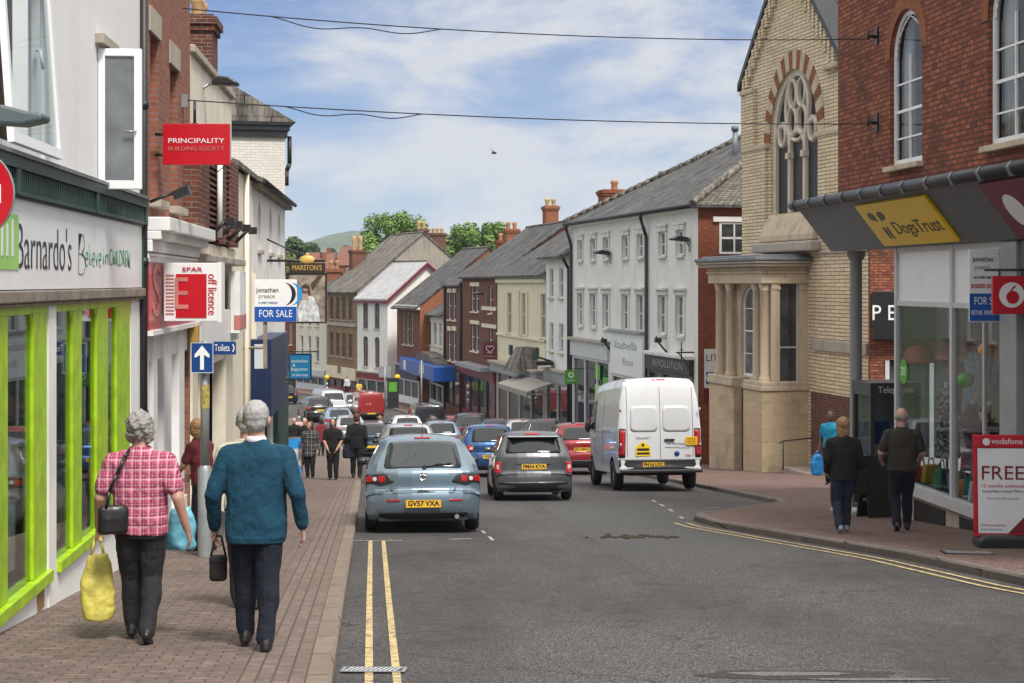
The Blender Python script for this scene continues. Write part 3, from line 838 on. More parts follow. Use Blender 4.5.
for k, (x, lab, c) in enumerate(((92, 'cream', (.6, .55, .42)), (95, 'rust', (.35, .10, .04)), (101, 'black', (.015, .015, .018)), (110, 'sky blue', (.2, .38, .55)), (118, 'tweed', (.25, .21, .15)), (22, 'navy', (.015, .025, .07)), (31, 'olive', (.12, .12, .04)))):
    u = FL.u(x); t = thing_on(FL, 'hanging_coat', lab + ' coat hanging inside the lime green shop front', 'coat', u, -.5 - .12*(k % 3), z_sill + .35 + .1*(k % 2))
    b_ = MB(); b_.lathe([(.24, 0), (.21, .5), (.19, .9), (.22, 1.12), (.06, 1.24)], 14); o_ = b_.build('garment', paint('coat_' + lab.replace(' ', '_'), c, .9, .3), t); o_.scale = (1, .45, 1)
    b_ = MB(); b_.tube([(-.2, 0, 1.14), (0, 0, 1.26), (.2, 0, 1.14)], .01, 5); b_.build('hanger', M['steel'], t)
# drainpipe at the corner of the building
mb = MB(); mb.tube([(.0, .045, 5.0), (.0, .045, -3.3)], .042, 10)
for z in (3.9, 2.0, .2, -1.55): mb.cyl((.0, .045, z), (.0, .045, z + .09), .055, n=10)
mb.build('downpipe', M['pipe_black'], r)

# no-entry sign and street lamp head at the left edge
p = Vector((PX(-32, 10.2), 10.2, PZ(194, 10.2)))
t = thing('no_entry_sign', 'round red no entry sign with white bar at the left edge', 'road sign', p)
mb = MB(); mb.lathe([(.001, -.03), (.295, -.03), (.30, -.02), (.30, -.005)], 40, smooth=False, axis='y'); mb.build('disc', M['red_sign'], t)
mb = MB(); mb.lathe([(.2985, -.0305), (.3015, -.0305), (.3015, 0), (.001, 0)], 40, smooth=False, axis='y'); mb.build('rim', M['grey_mid'], t)
box_part(t, 'bar', M['sign_white'], -.22, .22, -.036, -.030, -.06, .06)
mb = MB(); mb.cyl((0, .05, -2.8), (0, .05, 1.0), .045, n=12); mb.build('post', M['grey_paint'], t)
mb = MB(); mb.prism([(-.12, .93), (-.05, 1.02), (.25, 1.03), (.40, .99), (.50, .98), (.50, .93), (.36, .90)], -.10, .10, 'y'); bevel(mb.build('lamp_hood', paint('hood_grey', (.10, .13, .14), .5, .2), t, fix=True), .02)
t.children[0].location.z = 0
# shift the hood so its right end is seen at the picture's left edge
for ch in t.children:
    if ch.name.startswith('lamp_hood'): ch.location = (.0, .0, -.47)

# ---- L2 brick building with red fascia
r = FL.root('brick_shop', 'red brick shop with tall recessed windows, white cornice and red fascia', 'shop')
uA = FL.u(190); uB = -.003
w1 = (FL.u(158), FL.u(150), 1.0, 3.0); w2 = (FL.u(177.5), FL.u(170), 1.0, 2.85)
sh = (uA + .15, uB - .3, -4.0, -.62)
shell(r, uA, uB, -4.6, 4.3, 6, [w1, w2, sh], [M['brick_left']], rev=.24)
for h in (w1, w2):
    window(r, h, -.18, M['white_paint'], M['glass'], (1, 1), sill=M['stone_grey'], sillw=.14)
    box_part(r, 'lintel', M['stone_grey'], h[0] - .12, h[1] + .12, .003, .03, h[3] + .003, h[3] + .3)
mb = MB(); mb.box(uA - .1, uB, .003, .14, .36, .50); mb.box(uA - .14, uB, .003, .24, .50, .60); mb.box(uA - .2, uB, .003, .34, .60, .76); mb.box(uA - .1, uB - .02, .003, .1, .24, .355)
bevel(mb.build('cornice', M['white_paint'], r), .012)
fb = box_part(r, 'fascia', M['red_fascia'], FL.u(192), uB - .06, .003, .09, -.55, .34)
mb = MB(); mb.box(FL.u(192), uB - .06, .003, .14, -.61, -.552); mb.box(FL.u(192), uB-.06, .09, .115, .31, .345); mb.build('fascia_trim', M['white_paint'], fb)
lettering('SPAR', fb, (FL.u(166), .095, -.12), .9, M['red_pale'], FL.u(150) - FL.u(188), '+y')
# white panelled shopfront below
mb = MB(); zb = -4.0
for a, b in ((FL.u(147), uB - .3), (FL.u(156), FL.u(152)), (FL.u(170), FL.u(162)), (FL.u(183), FL.u(178))):
    mb.box(a, b, -.1, .02, zb, -.63)
mb.box(uA + .15, uB - .3, -.12, -.02, -.95, -.63)
mb.box(uA + .15, FL.u(162), -.12, -.02, zb, -3.0)
so = mb.build('shopfront', M['white_paint'], r)
box_part(so, 'door', M['white_paint'], FL.u(178), FL.u(170), -.16, -.12, zb, -.95)
box_part(so, 'pane', M['glass'], FL.u(162), FL.u(156), -.2, -.19, zb, -.95)
box_part(so, 'pane', M['glass'], FL.u(152), FL.u(147), -.12, -.11, zb, -.95)
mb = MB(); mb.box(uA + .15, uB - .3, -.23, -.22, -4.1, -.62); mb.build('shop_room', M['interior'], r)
# satellite bits: wall flood lamp on an arm above the cornice
t = thing_on(FL, 'flood_lamp', 'black flood lamp on an arm above the white cornice', 'lamp', FL.u(148), .02, .86)
mb = MB(); mb.tube([(0, 0, .1), (0, .25, .2), (0, .36, .2)], .02); mb.build('arm', M['black_paint'], t)
mb = MB(); mb.prism([(.3, .12), (.48, .2), (.45, .3), (.27, .22)], -.1, .1, 'x'); mb.build('lamp_head', M['black_paint'], t, fix=True)

# ---- L3 cream rendered building with a brick bay
r = FL.root('cream_shop', 'cream rendered building with ribbed brick bay above a dark shop window', 'shop')
uC = FL.u(231.5); uD = uA - .003
sh = (uC + .25, uD - .2, -4.9, -1.05)
shell(r, uC, uD, -5.3, 3.30, 6, [sh], [M['cream_pale']], rev=.3)
box_part(r, 'parapet_coping', M['stone_grey'], uC - .06, uD, -.3, .07, 3.303, 3.42, .02)
mb = MB()
for x0, x1 in ((189, 183.5), (196, 191), (214, 208.5), (227, 219)):
    mb.box(FL.u(x1 if False else x1), FL.u(x0) if False else FL.u(x0), .003, .20, .62, 2.05)
mb.box(FL.u(228), FL.u(184) - .0, .003, .09, .64, 2.02)
for k in range(15): mb.box(FL.u(228.5), FL.u(183.6), .09, .17, .68 + k * .09, .715 + k * .09)
mb.build('brick_bay', M['brick_dark'], r)
mb = MB(); mb.tube([(FL.u(204), .24, 2.0), (FL.u(204), .24, .7)], .045); mb.build('downpipe', M['white_paint'], r)
box_part(r, 'ledge', M['stone_grey'], uC, uD, .003, .26, .30, .42, .02)
box_part(r, 'ledge', M['cream_pale'], uC, uD, .003, .12, .42, .60, .02)
for x in (197, 206, 216, 224):
    mb = MB(); u = FL.u(x); mb.tube([(u, .2, .7), (u, .45, .95), (u, .5, .9)], .03); mb.box(u - .07, u + .07, .42, .56, .84, .96); mb.build('flood_lamp', M['plastic_black'], r)
box_part(r, 'fascia', M['white_paint'], FL.u(236) if False else uC + .1, uD - .05, .003, .14, -1.0, -.45)
box_part(r, 'light_box', M['white_paint'], FL.u(229), FL.u(222), .145, .30, -.85, .2)
box_part(r, 'light_box_band', M['red_pale'], FL.u(229) - .004, FL.u(222) + .004, .20, .304, -.8, -.55)
mb = MB()
for x0, x1 in ((196, 190.5), (205, 202), (231, 224)): mb.box(FL.u(x0), FL.u(x1), -.2, .03, -4.9, -1.06)
mb.box(sh[0], sh[1], -.2, .0, -1.3, -1.06); mb.box(sh[0], sh[1], -.2, .0, -4.9, -4.2)
so = mb.build('shopfront', M['cream_paint'], r)
box_part(so, 'pane', M['glass'], sh[0], sh[1], -.26, -.25, -4.2, -1.3)
for x, y, c in ((212, 375, M['sign_white']), (214, 405, M['red_pale']), (210, 430, M['teal_sign'])):
    z = FL.zp(x, y); u = FL.u(x); box_part(so, 'poster', c, u - .25, u + .25, -.248, -.242, z - .28, z + .22)
chx = PX(199, 28.5)
o = FL
cu_, cw_ = FL.u(196, -1.0), -1.0
chimney(r, (FL.u(199, -.9) , -.9), 1.0, .62, 3.0, PZ(18, FL.Y(FL.u(199, -.9), -.9)), M['brick_dark'], 3, M['pot_buff'], .36, .13)
roof_pitched(r, uC, uD, 3.1, 6, 1.0, M['slate'], over=-.35, oe=-.05)

# ---- L4 and L5: low cream wall, then white building with arched windows and a navy shopfront
r = FL.root('arched_window_shop', 'white rendered building with arched upper windows and a navy shopfront', 'shop')
uF = FL.u(285); uG = uC - .003
ze = 2.12
hs = []
for x in (259.5, 270.5, 279):
    u = FL.u(x); wd = .42; hs.append((u - wd, u + wd, .72, 1.78, .42))
hs.append((FL.u(274), FL.u(255), -5.3, -2.3))
uM = FL.u(252)
shell(r, uF, uM, -5.9, ze, 6, hs, [M['white_wall']], rev=.14)
for h in hs[:3]: window(r, h, -.08, M['white_paint'], M['glass_pale'], (1, 1), sill=M['stone_grey'])
shell(r, uM + .003, uG, -5.9, ze - .02, 6, [], [M['cream_pale']], name='plain_wall')
mb = MB()
mb.prism([(.24, ze - .05), (-3, ze + 1.0), (-6.3, ze - .05), (-6.3, ze + .05), (-3, ze + 1.1), (.24, ze + .05)], uF - .15, uM + .2, 'x')
mb.build('roof', M['slate_old'], r, fix=True)
mb = MB(); mb.prism([(.12, ze + .0), (-3, ze + 1.0), (-6.3, ze), (-6.3, ze + .1), (-3, ze + 1.1), (.12, ze + .1)], uM + .21, uG, 'x'); mb.build('roof', M['slate_old'], r, fix=True)
gutter(r, uF - .15, uM + .2, ze - .02, .27, r=.05)
mb = MB()
k = uF
while k < uM: box_part(r, 'eaves_bracket', M['stone_grey'], k, k + .08, .0, .2, ze - .16, ze - .05); k += .5
# navy shopfront box with a notice
b0, b1 = FL.u(268), FL.u(250.5)
o = box_part(r, 'shop_canopy', M['navy'], b0, b1, .003, .42, -2.75, -1.15, .01)
box_part(o, 'notice', M['sign_grey'], b1 + .001, b1 + .006, .08, .28, -1.75, -1.25)
o2 = box_part(r, 'fascia', paint('fascia_slate', (.03, .05, .09), .5), FL.u(284), b0 - .003, .003, .10, -2.5, -1.3, .01)
lettering('BET', o2, (FL.u(276), .104, -1.95), .5, M['blue_bright'], 2.6, '+y')
mb = MB(); mb.box(FL.u(284), FL.u(276), .003, .12, -5.9, -2.62); mb.box(FL.u(274)-.1, FL.u(274)+.05, .0, .1, -5.6, -2.6); mb.box(FL.u(255)-.1, FL.u(254), .0, .1, -5.2, -2.76); mb.build('shopfront', paint('shop_green', (.02, .05, .05), .5), r)
box_part(r, 'pane', M['glass'], hs[3][0], hs[3][1], -.1, -.09, -5.3, -2.3)
mb = MB(); mb.tube([(FL.u(243), .07, ze), (FL.u(243), .07, -5)], .05); mb.build('downpipe', M['cream_paint'], r)
mb = MB(); mb.box(uM - .12, uM + .12, .003, .10, -5, .2); mb.build('pilaster', M['cream_pale'], r)

# ---- L6 tall painted brick building end-on, dark cornice
c6 = FL.world(uF - .003, 0, 0); F6 = Fac(p0=(c6.x, c6.y), p1=(c6.x + .24, c6.y - 1))
r = F6.root('painted_brick_building', 'tall building with white painted brick side and dark bracketed cornice', 'building')
uF0 = uF; uF = 0; uH = uF - 12; z6 = 4.05
us = [FL.u(x) for x in (287,)]
hs = []
for k in range(4):
    for z in (-1.9, 1.2): hs.append((uF - 2.6 - k*2.6, uF - 1.6 - k*2.6, z, z + 1.9))
shell(r, uH, uF - .003, -8.2, z6, 7, hs, [M['brick_white']], rev=.12)
for h in hs: window(r, h, -.07, M['white_paint'], M['glass_pale'], (1, 1), sill=M['stone_grey'])
mb = MB(); mb.box(uH, uF + .08, -7, .06, z6 - .12, z6 + .06); mb.box(uH, uF + .12, -7, .12, z6 + .06, z6 + .2); mb.box(uH, uF + .16, -7.1, .18, z6 + .2, z6 + .28)
mb.build('cornice', M['black_paint'], r)
mb = MB(); mb.prism([(.3, z6 + .305), (-3.4, z6 + 2.4), (-7, z6 + .305)], uH, uF - .02, 'x'); mb.build('roof', M['slate_old'], r, fix=True)
mb = MB(); mb.tube([(uF - .4, .16, z6 - .05), (uF - .4, .16, z6 - .8), (uF - .4, .08, z6 - 1.0), (uF - .4, .08, z6 - 1.4)], .06); mb.build('downpipe', M['pipe_black'], r)
# ================================================================== RIGHT SIDE
# ---- R1 red brick corner building with the long leaded canopy
F1 = Fac(342, 838, 9.1 * 1600 / (838 - 342), 'R')
r = F1.root('brick_corner_building', 'red brick building with arched sash windows above a grey canopy', 'building')
def sashhole(x0, wd): 
    b = F1.u(x0); return (b - wd, b, 1.92, 4.42, .72)
wA = sashhole(890.5, 1.45); wB = sashhole(988.5, 1.5); wC = (wB[0] - 4.3, wB[0] - 2.8, 1.92, 4.42, .72)
uN = -14.0
zb1 = 1.2
shell(r, uN, 0, zb1, 6.6, 8, [wA, wB, wC], [M['brick_r1']], rev=.16)
for h in (wA, wB, wC):
    wo_ = window(r, h, -.06, M['upvc'], M['glass_clear'], (1, 3), fr=.075, sill=M['stone'], sillw=.12, arcs=True)
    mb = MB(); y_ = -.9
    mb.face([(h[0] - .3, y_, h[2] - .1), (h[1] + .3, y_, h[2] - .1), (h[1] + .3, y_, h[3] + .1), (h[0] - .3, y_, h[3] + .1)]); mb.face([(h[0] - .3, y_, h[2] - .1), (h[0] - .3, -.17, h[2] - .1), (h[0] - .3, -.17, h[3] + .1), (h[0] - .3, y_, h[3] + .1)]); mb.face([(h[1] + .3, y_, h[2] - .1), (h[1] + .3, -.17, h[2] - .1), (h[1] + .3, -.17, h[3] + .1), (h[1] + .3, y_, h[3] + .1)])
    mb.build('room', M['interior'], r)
    for s_, u_ in ((1, h[0]), (-1, h[1])):
        mb = MB()
        for q in range(6): mb.cyl((u_ + s_*(.04 + q*.06), -.26 - .03*(q % 2), h[2]), (u_ + s_*(.04 + q*.045), -.26 - .03*(q % 2), h[3] - .1), .04, n=7)
        mb.build('curtain', M['net'], wo_)
    # rubbed brick arch
    zs = h[3] - h[4]; P = arcpts(h[0], h[1], zs, h[4], 20); Q = arcpts(h[0] - .24, h[1] + .24, zs, h[4] + .26, 20)
    mb = MB()
    for k in range(20):
        a, b, c, d = P[k], P[k+1], Q[k+1], Q[k]; y = .014
        mb.face([(a[0], y, a[1]), (b[0], y, b[1]), (c[0], y, c[1]), (d[0], y, d[1])][::-1])
        mb.face([(d[0], y, d[1]), (c[0], y, c[1]), (c[0], 0, c[1]), (d[0], 0, d[1])][::-1])
    mb.build('brick_arch', M['brick_orange'], r)
roof_pitched(r, uN, 0, 6.6, 8, 2.6, M['slate'], over=.4)
box_part(r, 'passage_ceiling', M['grey_light'], uN, -.003, -7.9, -.02, .62, 1.18)
# the canopy: sloping grey fascia below a lead covered gutter
u0c = .0
wt, zt, wbm, zbm = .74, 1.34, .14, .58
mb = MB(); mb.prism([(-.01, 1.36), (wt, zt), (wbm, zbm), (-.01, zbm)], uN, u0c, 'x'); mb.build('canopy', M['grey_paint'], r, fix=True)
mb = MB(); mb.prism([(-.0, 1.36), (-.0, 1.56), (.55, 1.50), (.84, 1.48), (.86, 1.40), (.80, 1.345), (.745, 1.345)], uN, u0c + .03, 'x')
o = mb.build('canopy_lead', M['lead'], r, fix=True); bevel(o, .02)
mb = MB(); mb.cyl((uN, .845, 1.415), (u0c + .05, .845, 1.415), .085, n=12)
o2 = mb.build('gutter', M['black_paint'], r)
k = -.2
while k > uN:
    mb = MB(); mb.prism([(.02, 1.57), (.56, 1.53), (.90, 1.50), (.955, 1.42), (.90, 1.31), (.86, 1.31), (.90, 1.40), (.86, 1.47), (.5, 1.49), (.02, 1.53)], k - .035, k + .035, 'x'); k -= .95
    mb.build('lead_roll', M['lead'], r, fix=True)
# slab of the sign face on the sloping fascia (local frame: x left, y out, z up the slope)
ang = math.atan2(wt - wbm, zt - zbm); L = math.hypot(wt - wbm, zt - zbm)
def slope_frame(u): return Matrix.Translation((u, (wt + wbm)/2 + .004, (zt + zbm)/2)) @ Matrix.Rotation(-ang, 4, 'X')
uS0, uS1 = F1.u(943, .45), F1.u(871, .45)
t = thing('charity_sign', 'yellow sign with black dog emblem on the grey sloping canopy', 'sign'); 
t.matrix_world = Matrix.Translation((F1.O.x, F1.O.y, 0)) @ Matrix.Rotation(F1.rz, 4, 'Z') @ slope_frame((uS0 + uS1)/2)
hw = (uS1 - uS0)/2
bevel(box_part(t, 'panel', M['yellow'], -hw, hw, .0, .05, -L*.44, L*.42), .006)
lettering('DogsTrust', t, (-hw*.28, .053, -.10), .34, M['black_paint'], hw*1.25, '+y')
mb = MB()
def blob(cx, cz, rx, rz): 
    mb.face([(cx + rx*math.cos(a*math.pi/7), .054, cz + rz*math.sin(a*math.pi/7)) for a in range(14)][::-1])
ex = hw*.58
blob(ex + .22, .17, .15, .085); blob(ex - .22, .17, .15, .085); 
mb.box(ex + .08, ex + .14, .05, .056, .07, .2); mb.box(ex - .14, ex - .08, .05, .056, .07, .2)
blob(ex + .05, -.16, .07, .13); mb.box(ex - .12, ex - .06, .05, .056, -.28, -.05)
mb.build('emblem', M['black_paint'], t)
# red fascia sign further right
uV1 = F1.u(1001, .45); uV0 = uV1 - 3.2
t = thing('red_fascia_sign', 'dark red sloping fascia sign with white round emblem on canopy', 'sign')
t.matrix_world = Matrix.Translation((F1.O.x, F1.O.y, 0)) @ Matrix.Rotation(F1.rz, 4, 'Z') @ slope_frame((uV0 + uV1)/2)
bevel(box_part(t, 'panel', M['maroon'], -1.6, 1.6, .0, .06, -L*.46, L*.48), .01)
mb = MB(); mb.lathe([(.001, .064), (.26, .064), (.26, .05)], 28, smooth=False, axis='y', c=(1.0, 0, 0)); mb.build('emblem', M['sign_white'], t)
lettering('vodafone', t, (-.3, .064, 0), .42, M['sign_white'], 1.7, '+y')
# iron cable brackets on the brickwork
for x, y in ((877.5, 37), (877.5, 123)):
    u = F1.u(x); z = F1.z(y, u)
    mb = MB(); mb.box(u - .07, u + .07, .003, .03, z - .14, z + .16); mb.cyl((u, .03, z), (u, .16, z + .02), .03, n=8); mb.cyl((u, .16, z - .05), (u, .16, z + .1), .022, n=8)
    mb.build('cable_bracket', M['black_paint'], r)
# grey cast iron column on the corner
gz = F1.g(.0)
cc = (-.22, -.27)
mb = MB(); mb.lathe([(.145, gz - .05), (.145, gz + .95), (.125, gz + 1.0), (.112, gz + 1.06), (.108, .40), (.15, .46), (.17, .52), (.17, .59)], 20, c=(cc[0], cc[1], 0)); mb.build('column', M['grey_mid'], r)
# shop window of the charity shop
zp, zg0, ztr, ztp = -3.37, -3.20, -.33, .50
uW1 = F1.u(896); uW0 = F1.u(1006)
mull = [uW1, F1.u(952.5), F1.u(983), uW0]
mb = MB()
for u in (uW1 - .04, mull[1], uW0 + .05): mb.box(u - .045, u + .045, -.07, .03, zg0, .575)
mb.box(mull[2]-.02, mull[2]+.02, -.05, .0, zg0, ztr)
mb.box(uW0 + .1, uW1 - .09, -.06, .02, ztr - .04, ztr + .04); mb.box(uW0 + .1, uW1 - .09, -.06, .02, ztp, .575)
mb.box(uW0, uW1, -.10, .07, zp, zg0)
mb.box(uW1 - .09, uW1, -2.4, -.075, zg0, zg0 + .06); mb.box(uW1 - .09, uW1, -2.4, -.075, ztr, .575); mb.box(uW1 - .09, uW1, -2.4, -2.3, zg0 + .06, ztr); mb.box(uW1-.09, uW1, -2.4, -.1, zp, zg0)
so = mb.build('shop_window_frame', M['grey_light'], r)
box_part(so, 'white_panel', M['sign_white'], mull[1] + .045, uW1 - .085, -.04, -.02, ztr + .04, ztp); box_part(so, 'white_panel', M['sign_white'], uW0 + .1, mull[1] - .045, -.04, -.02, ztr + .04, ztp)
box_part(so, 'pane', M['glass_shop'], mull[1] + .03, uW1 - .07, -.03, -.02, zg0, ztr - .03); box_part(so, 'pane', M['glass_shop'], uW0 + .08, mull[1] - .03, -.03, -.02, zg0, ztr - .03)
box_part(so, 'pane', M['glass_shop'], uW1 - .05, uW1 - .04, -2.3, -.08, zg0 + .05, ztr)
box_part(r, 'plinth', M['stone_grey'], uW0, uW1 + .02, -.3, .01, -4.6, zp - .003)
mb = MB(); mb.box(uW0 + .4, uW0 + 1.6, .012, .03, -3.95, zp - .06); mb.box(uW1 - 2.2, uW1 - .9, .012, .03, -4.0, zp - .06); mb.build('plinth_opening', M['black_paint'], r)
# shop room
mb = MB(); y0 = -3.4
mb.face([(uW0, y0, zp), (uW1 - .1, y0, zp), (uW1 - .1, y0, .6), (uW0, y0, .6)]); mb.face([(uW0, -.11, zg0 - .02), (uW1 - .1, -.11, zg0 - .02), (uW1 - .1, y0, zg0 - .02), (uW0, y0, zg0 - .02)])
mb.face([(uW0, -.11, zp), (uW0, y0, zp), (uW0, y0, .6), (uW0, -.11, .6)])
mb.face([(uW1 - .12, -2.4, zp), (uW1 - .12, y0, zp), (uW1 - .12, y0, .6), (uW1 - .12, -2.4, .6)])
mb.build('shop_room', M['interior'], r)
# ground floor of the next shop (telephone shop) beyond the door: pilaster, window, wall
uX = uW0 - .003
mb = MB(); mb.box(uW0 - .55, uX, -.2, .10, -4.2, .57); mb.box(uW0 - .62, uW0 + .03, -.2, .14, -4.2, -3.2); bevel(mb.build('pilaster', M['grey_mid'], r), .015)
mb = MB(); mb.box(uN, uW0 - .56, -.05, .05, -.4, .57); mb.box(uN, uW0 - .56, -.05, .05, -4.2, -2.9)
for k in range(4): mb.box(uW0 - .56 - 1.9*(k+1), uW0 - .46 - 1.9*(k+1), -.05, .05, -2.9, -.4)
so2 = mb.build('shop_window_frame', M['grey_paint'], r)
box_part(so2, 'pane', M['glass'], uN, uW0 - .56, -.02, -.01, -2.9, -.4)
mb = MB(); mb.box(uN, uW0 - .6, -8, -7.9, -4.2, .6); mb.box(uN, uN + .1, -7.9, -.1, -4.2, .6); mb.box(uW0 - .6, uW1 + .0, -8, -7.9, -4.2, .6); mb.build('ground_floor_wall', M['brick_r1'], r)
# dark brick return inside the passage
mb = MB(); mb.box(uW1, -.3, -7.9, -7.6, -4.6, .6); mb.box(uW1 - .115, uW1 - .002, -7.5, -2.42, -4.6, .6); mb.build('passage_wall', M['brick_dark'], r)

def on_fac(fac, name, label, cat, u, w, z=None, group=None, turn=0.0):
    p = fac.world(u, w, fac.g(u, w) if z is None else z)
    t = thing(name, label, cat, p, turn, group); return t
# window display -----------------------------------------------------------------
def mannequin(px, Y, zf, dress, label, h=1.6, head='white'):
    t = thing('mannequin', label, 'mannequin', (PX(px, Y), Y, zf), R(-70))
    mb = MB()
    prof = [(.20, .42), (.19, .6), (.17, .78), (.125, .98), (.15, 1.16), (.165, 1.28), (.10, 1.40), (.05, 1.44)]
    mb.lathe([(a, z * h/1.6) for a, z in prof], 14); mb.build('dress', dress, t)
    mb = MB(); mb.cyl((0, 0, 0), (0, 0, .45), .02); mb.lathe([(.17, 0), (.17, .02), (.02, .03)], 14); mb.build('stand', M['steel'], t)
    mb = MB(); mb.cyl((0, 0, 1.42*h/1.6), (0, 0, 1.50*h/1.6), .045, n=10)
    for s in (-1, 1): mb.tube([(s*.16, 0, 1.33*h/1.6), (s*.24, .05, 1.05*h/1.6), (s*.20, .12, .82*h/1.6)], .036, 8)
    mb.build('body', M['net'], t)
    return t
def pat(name, c1, c2, sc):
    m, nt, b = new_mat(name); f = noi(nt, pos(nt), sc, 3, .6)
    nt.links.new(ramp(nt, f, [(.50, c1), (.56, c2)]), b.inputs['Base Color']); b.inputs['Roughness'].default_value = .9
    return m
zf = zg0 - .01
mannequin(947, 25.2, zf, pat('dress_floral', (.012, .012, .016), (.35, .36, .38), 16), 'mannequin in a black and white patterned dress in the shop window', 1.75)
mannequin(974, 24.0, zf, pat('dress_plum', (.10, .02, .06), (.22, .05, .10), 12), 'mannequin in a plum dress in the shop window', 1.55)
mannequin(990, 24.3, zf, pat('dress_black', (.015, .015, .02), (.06, .03, .08), 12), 'mannequin in a black dress in the shop window', 1.5)
def ball(px, py, Y, rad, mat, label, name='paper_lantern', cat='lantern'):
    o = MB(); o.sphere((0, 0, 0), rad, 18); o.cyl((0, 0, rad), (0, 0, .55 - PZ(py, Y)), .004, n=4); ob = o.build(name, mat); ob.location = (PX(px, Y), Y, PZ(py, Y)); tag(ob, label, cat)
ball(986, 350, 22.9, .11, M['orange'], 'round orange paper lantern hung in the shop window')
ball(966, 380, 23.6, .12, paint('lantern_green', (.10, .36, .06), .5), 'round green paper lantern hung in the shop window')
ball(1003, 368, 23.4, .11, paint('lantern_purple', (.12, .06, .25), .5), 'round purple paper lantern hung in the shop window')
o = MB(); o.lathe([(.26, -.12), (.24, .02), (.16, .12), (.05, .16)], 18); ob = o.build('lamp_shade', paint('shade_pink', (.50, .10, .09), .6)); ob.location = (PX(919, 26.2), 26.2, PZ(355, 26.2)); tag(ob, 'pink dome lamp shade hung inside the shop window', 'lamp shade')
u = F1.u(894.5 + 4); 
t = thing_on(F1, 'window_sticker', 'round green sticker with number 20 on the shop window', 'sticker', F1.u(899), .004 - .02, F1.zp(899, 371)); 
t2 = MB(); t2.lathe([(.001, .006), (.20, .006), (.20, .0)], 26, smooth=False, axis='y', c=(-.16, 0, 0)); t2.build('disc', M['green_sign'], t); lettering('20', t, (-.16, .009, 0), .2, M['sign_white'], .2, '+y')
tt = thing('clothes_rail', 'rail of hanging clothes at the back of the shop', 'clothes rail', (PX(930, 27.3) + .9, 26.0, zf), R(5))
mbb = MB(); mbb.tube([(-.9, 0, 0), (-.9, 0, 1.6), (.9, 0, 1.6), (.9, 0, 0)], .02); mbb.build('rail', M['steel'], tt)
for k in range(12):
    g_ = MB(); g_.box(-.8 + k*.14, -.71 + k*.14, -.22, .22, .55 + .1*(k % 3), 1.52); bevel(g_.build('hanging_garment', [M['maroon'], M['navy'], M['net'], M['teal_sign'], M['plastic_black'], M['red_pale']][k % 6], tt), .03)

rr = random.Random(8)
for k, (px, yy, lab, c) in enumerate(((903, 25.95, 'red', (.42, .02, .03)), (908, 25.75, 'mustard', (.5, .32, .03)), (914, 25.55, 'cream', (.6, .55, .45)), (927, 25.1, 'emerald', (.02, .22, .10)), (934, 24.9, 'lilac', (.32, .2, .42)), (941, 24.7, 'navy', (.015, .03, .10)), (957, 24.2, 'orange', (.6, .22, .03)), (964, 24.0, 'turquoise', (.03, .32, .34)), (970, 23.8, 'brown', (.13, .06, .03)), (978, 23.55, 'white', (.7, .7, .68)))):
    X = 9.1 - .10625*yy + .28 + .1*(k % 3); tt = thing('shop_bag', lab + ' handbag set out along the bottom of the charity shop window', 'handbag', (X, yy, zf), R(20*k))
    mm = paint('ware_' + lab, c, .6, .2); b_ = MB(); b_.prism([(-.16, 0), (.16, 0), (.13, .24 + .05*(k % 2)), (-.13, .24 + .05*(k % 2))], -.06, .06, 'y'); bevel(b_.build('body', mm, tt, fix=True), .02); b_ = MB(); b_.tube([(-.07, 0, .22), (-.04, 0, .38), (.04, 0, .38), (.07, 0, .22)], .012, 6); b_.build('handle', mm, tt)
for k, (px, yy, lab, c) in enumerate(((0, 25.7, 'coral', (.55, .13, .08)), (0, 25.3, 'pale blue', (.30, .42, .55)), (0, 24.55, 'grey checked', (.3, .3, .3)), (0, 24.1, 'bottle green', (.02, .12, .06)), (0, 23.3, 'cerise', (.5, .03, .18)), (0, 22.9, 'ivory', (.68, .64, .55)))):
    X = 9.1 - .10625*yy + .75 + .12*(k % 2); tt = thing('hanging_dress', lab + ' dress on a hanger in the charity shop window', 'dress', (X, yy, zg0 + 1.0 + .12*(k % 3)), R(-60 + 13*k))
    b_ = MB(); loft_ = [(.20, .0), (.17, .35), (.12, .62), (.16, .85), (.05, .98)]
    b_.lathe([(a, z) for a, z in loft_], 14); o_ = b_.build('garment', paint('dress_' + lab.replace(' ', '_'), c, .85, .35, scale=14), tt); o_.scale = (1, .45, 1)
    b_ = MB(); b_.tube([(-.15, 0, .92), (0, 0, 1.02), (.15, 0, .92)], .008, 5); b_.tube([(0, 0, 1.02), (0, 0, 1.12)], .006, 5); b_.build('hanger', M['steel'], tt)
# telephone box in the passage
p = Vector((PX(886, 28.6), 28.6, G(28.6) + KERB))
t = thing('telephone_box', 'black glazed telephone box standing under the brick building', 'telephone box', p, R(8))
mb = MB()
for x in (-.42, .42):
    for y in (-.42, .42): mb.box(x - .045, x + .045, y - .045, y + .045, 0, 2.05)
mb.box(-.47, .47, -.47, .47, 2.05, 2.30); mb.box(-.46, .46, -.46, .46, 0, .10)
for s in (-1, 1): mb.box(-.37, .37, s*.42 - .02, s*.42 + .02, .95, 1.0); mb.box(s*.42 - .02, s*.42 + .02, -.37, .37, .95, 1.0)
bevel(mb.build('cabinet', paint('cabinet_grey', (.055, .057, .06), .45, .2), t), .015)
for s in (-1, 1): box_part(t, 'pane', M['glass_shop'], s*.42 - .004, s*.42 + .004, -.37, .37, .1, 2.04)
box_part(t, 'pane', M['glass_shop'], -.37, .37, -.424, -.416, .1, 2.04)
lettering('Telephone', t, (0, -.476, 2.17), .17, M['sign_white'], .66)
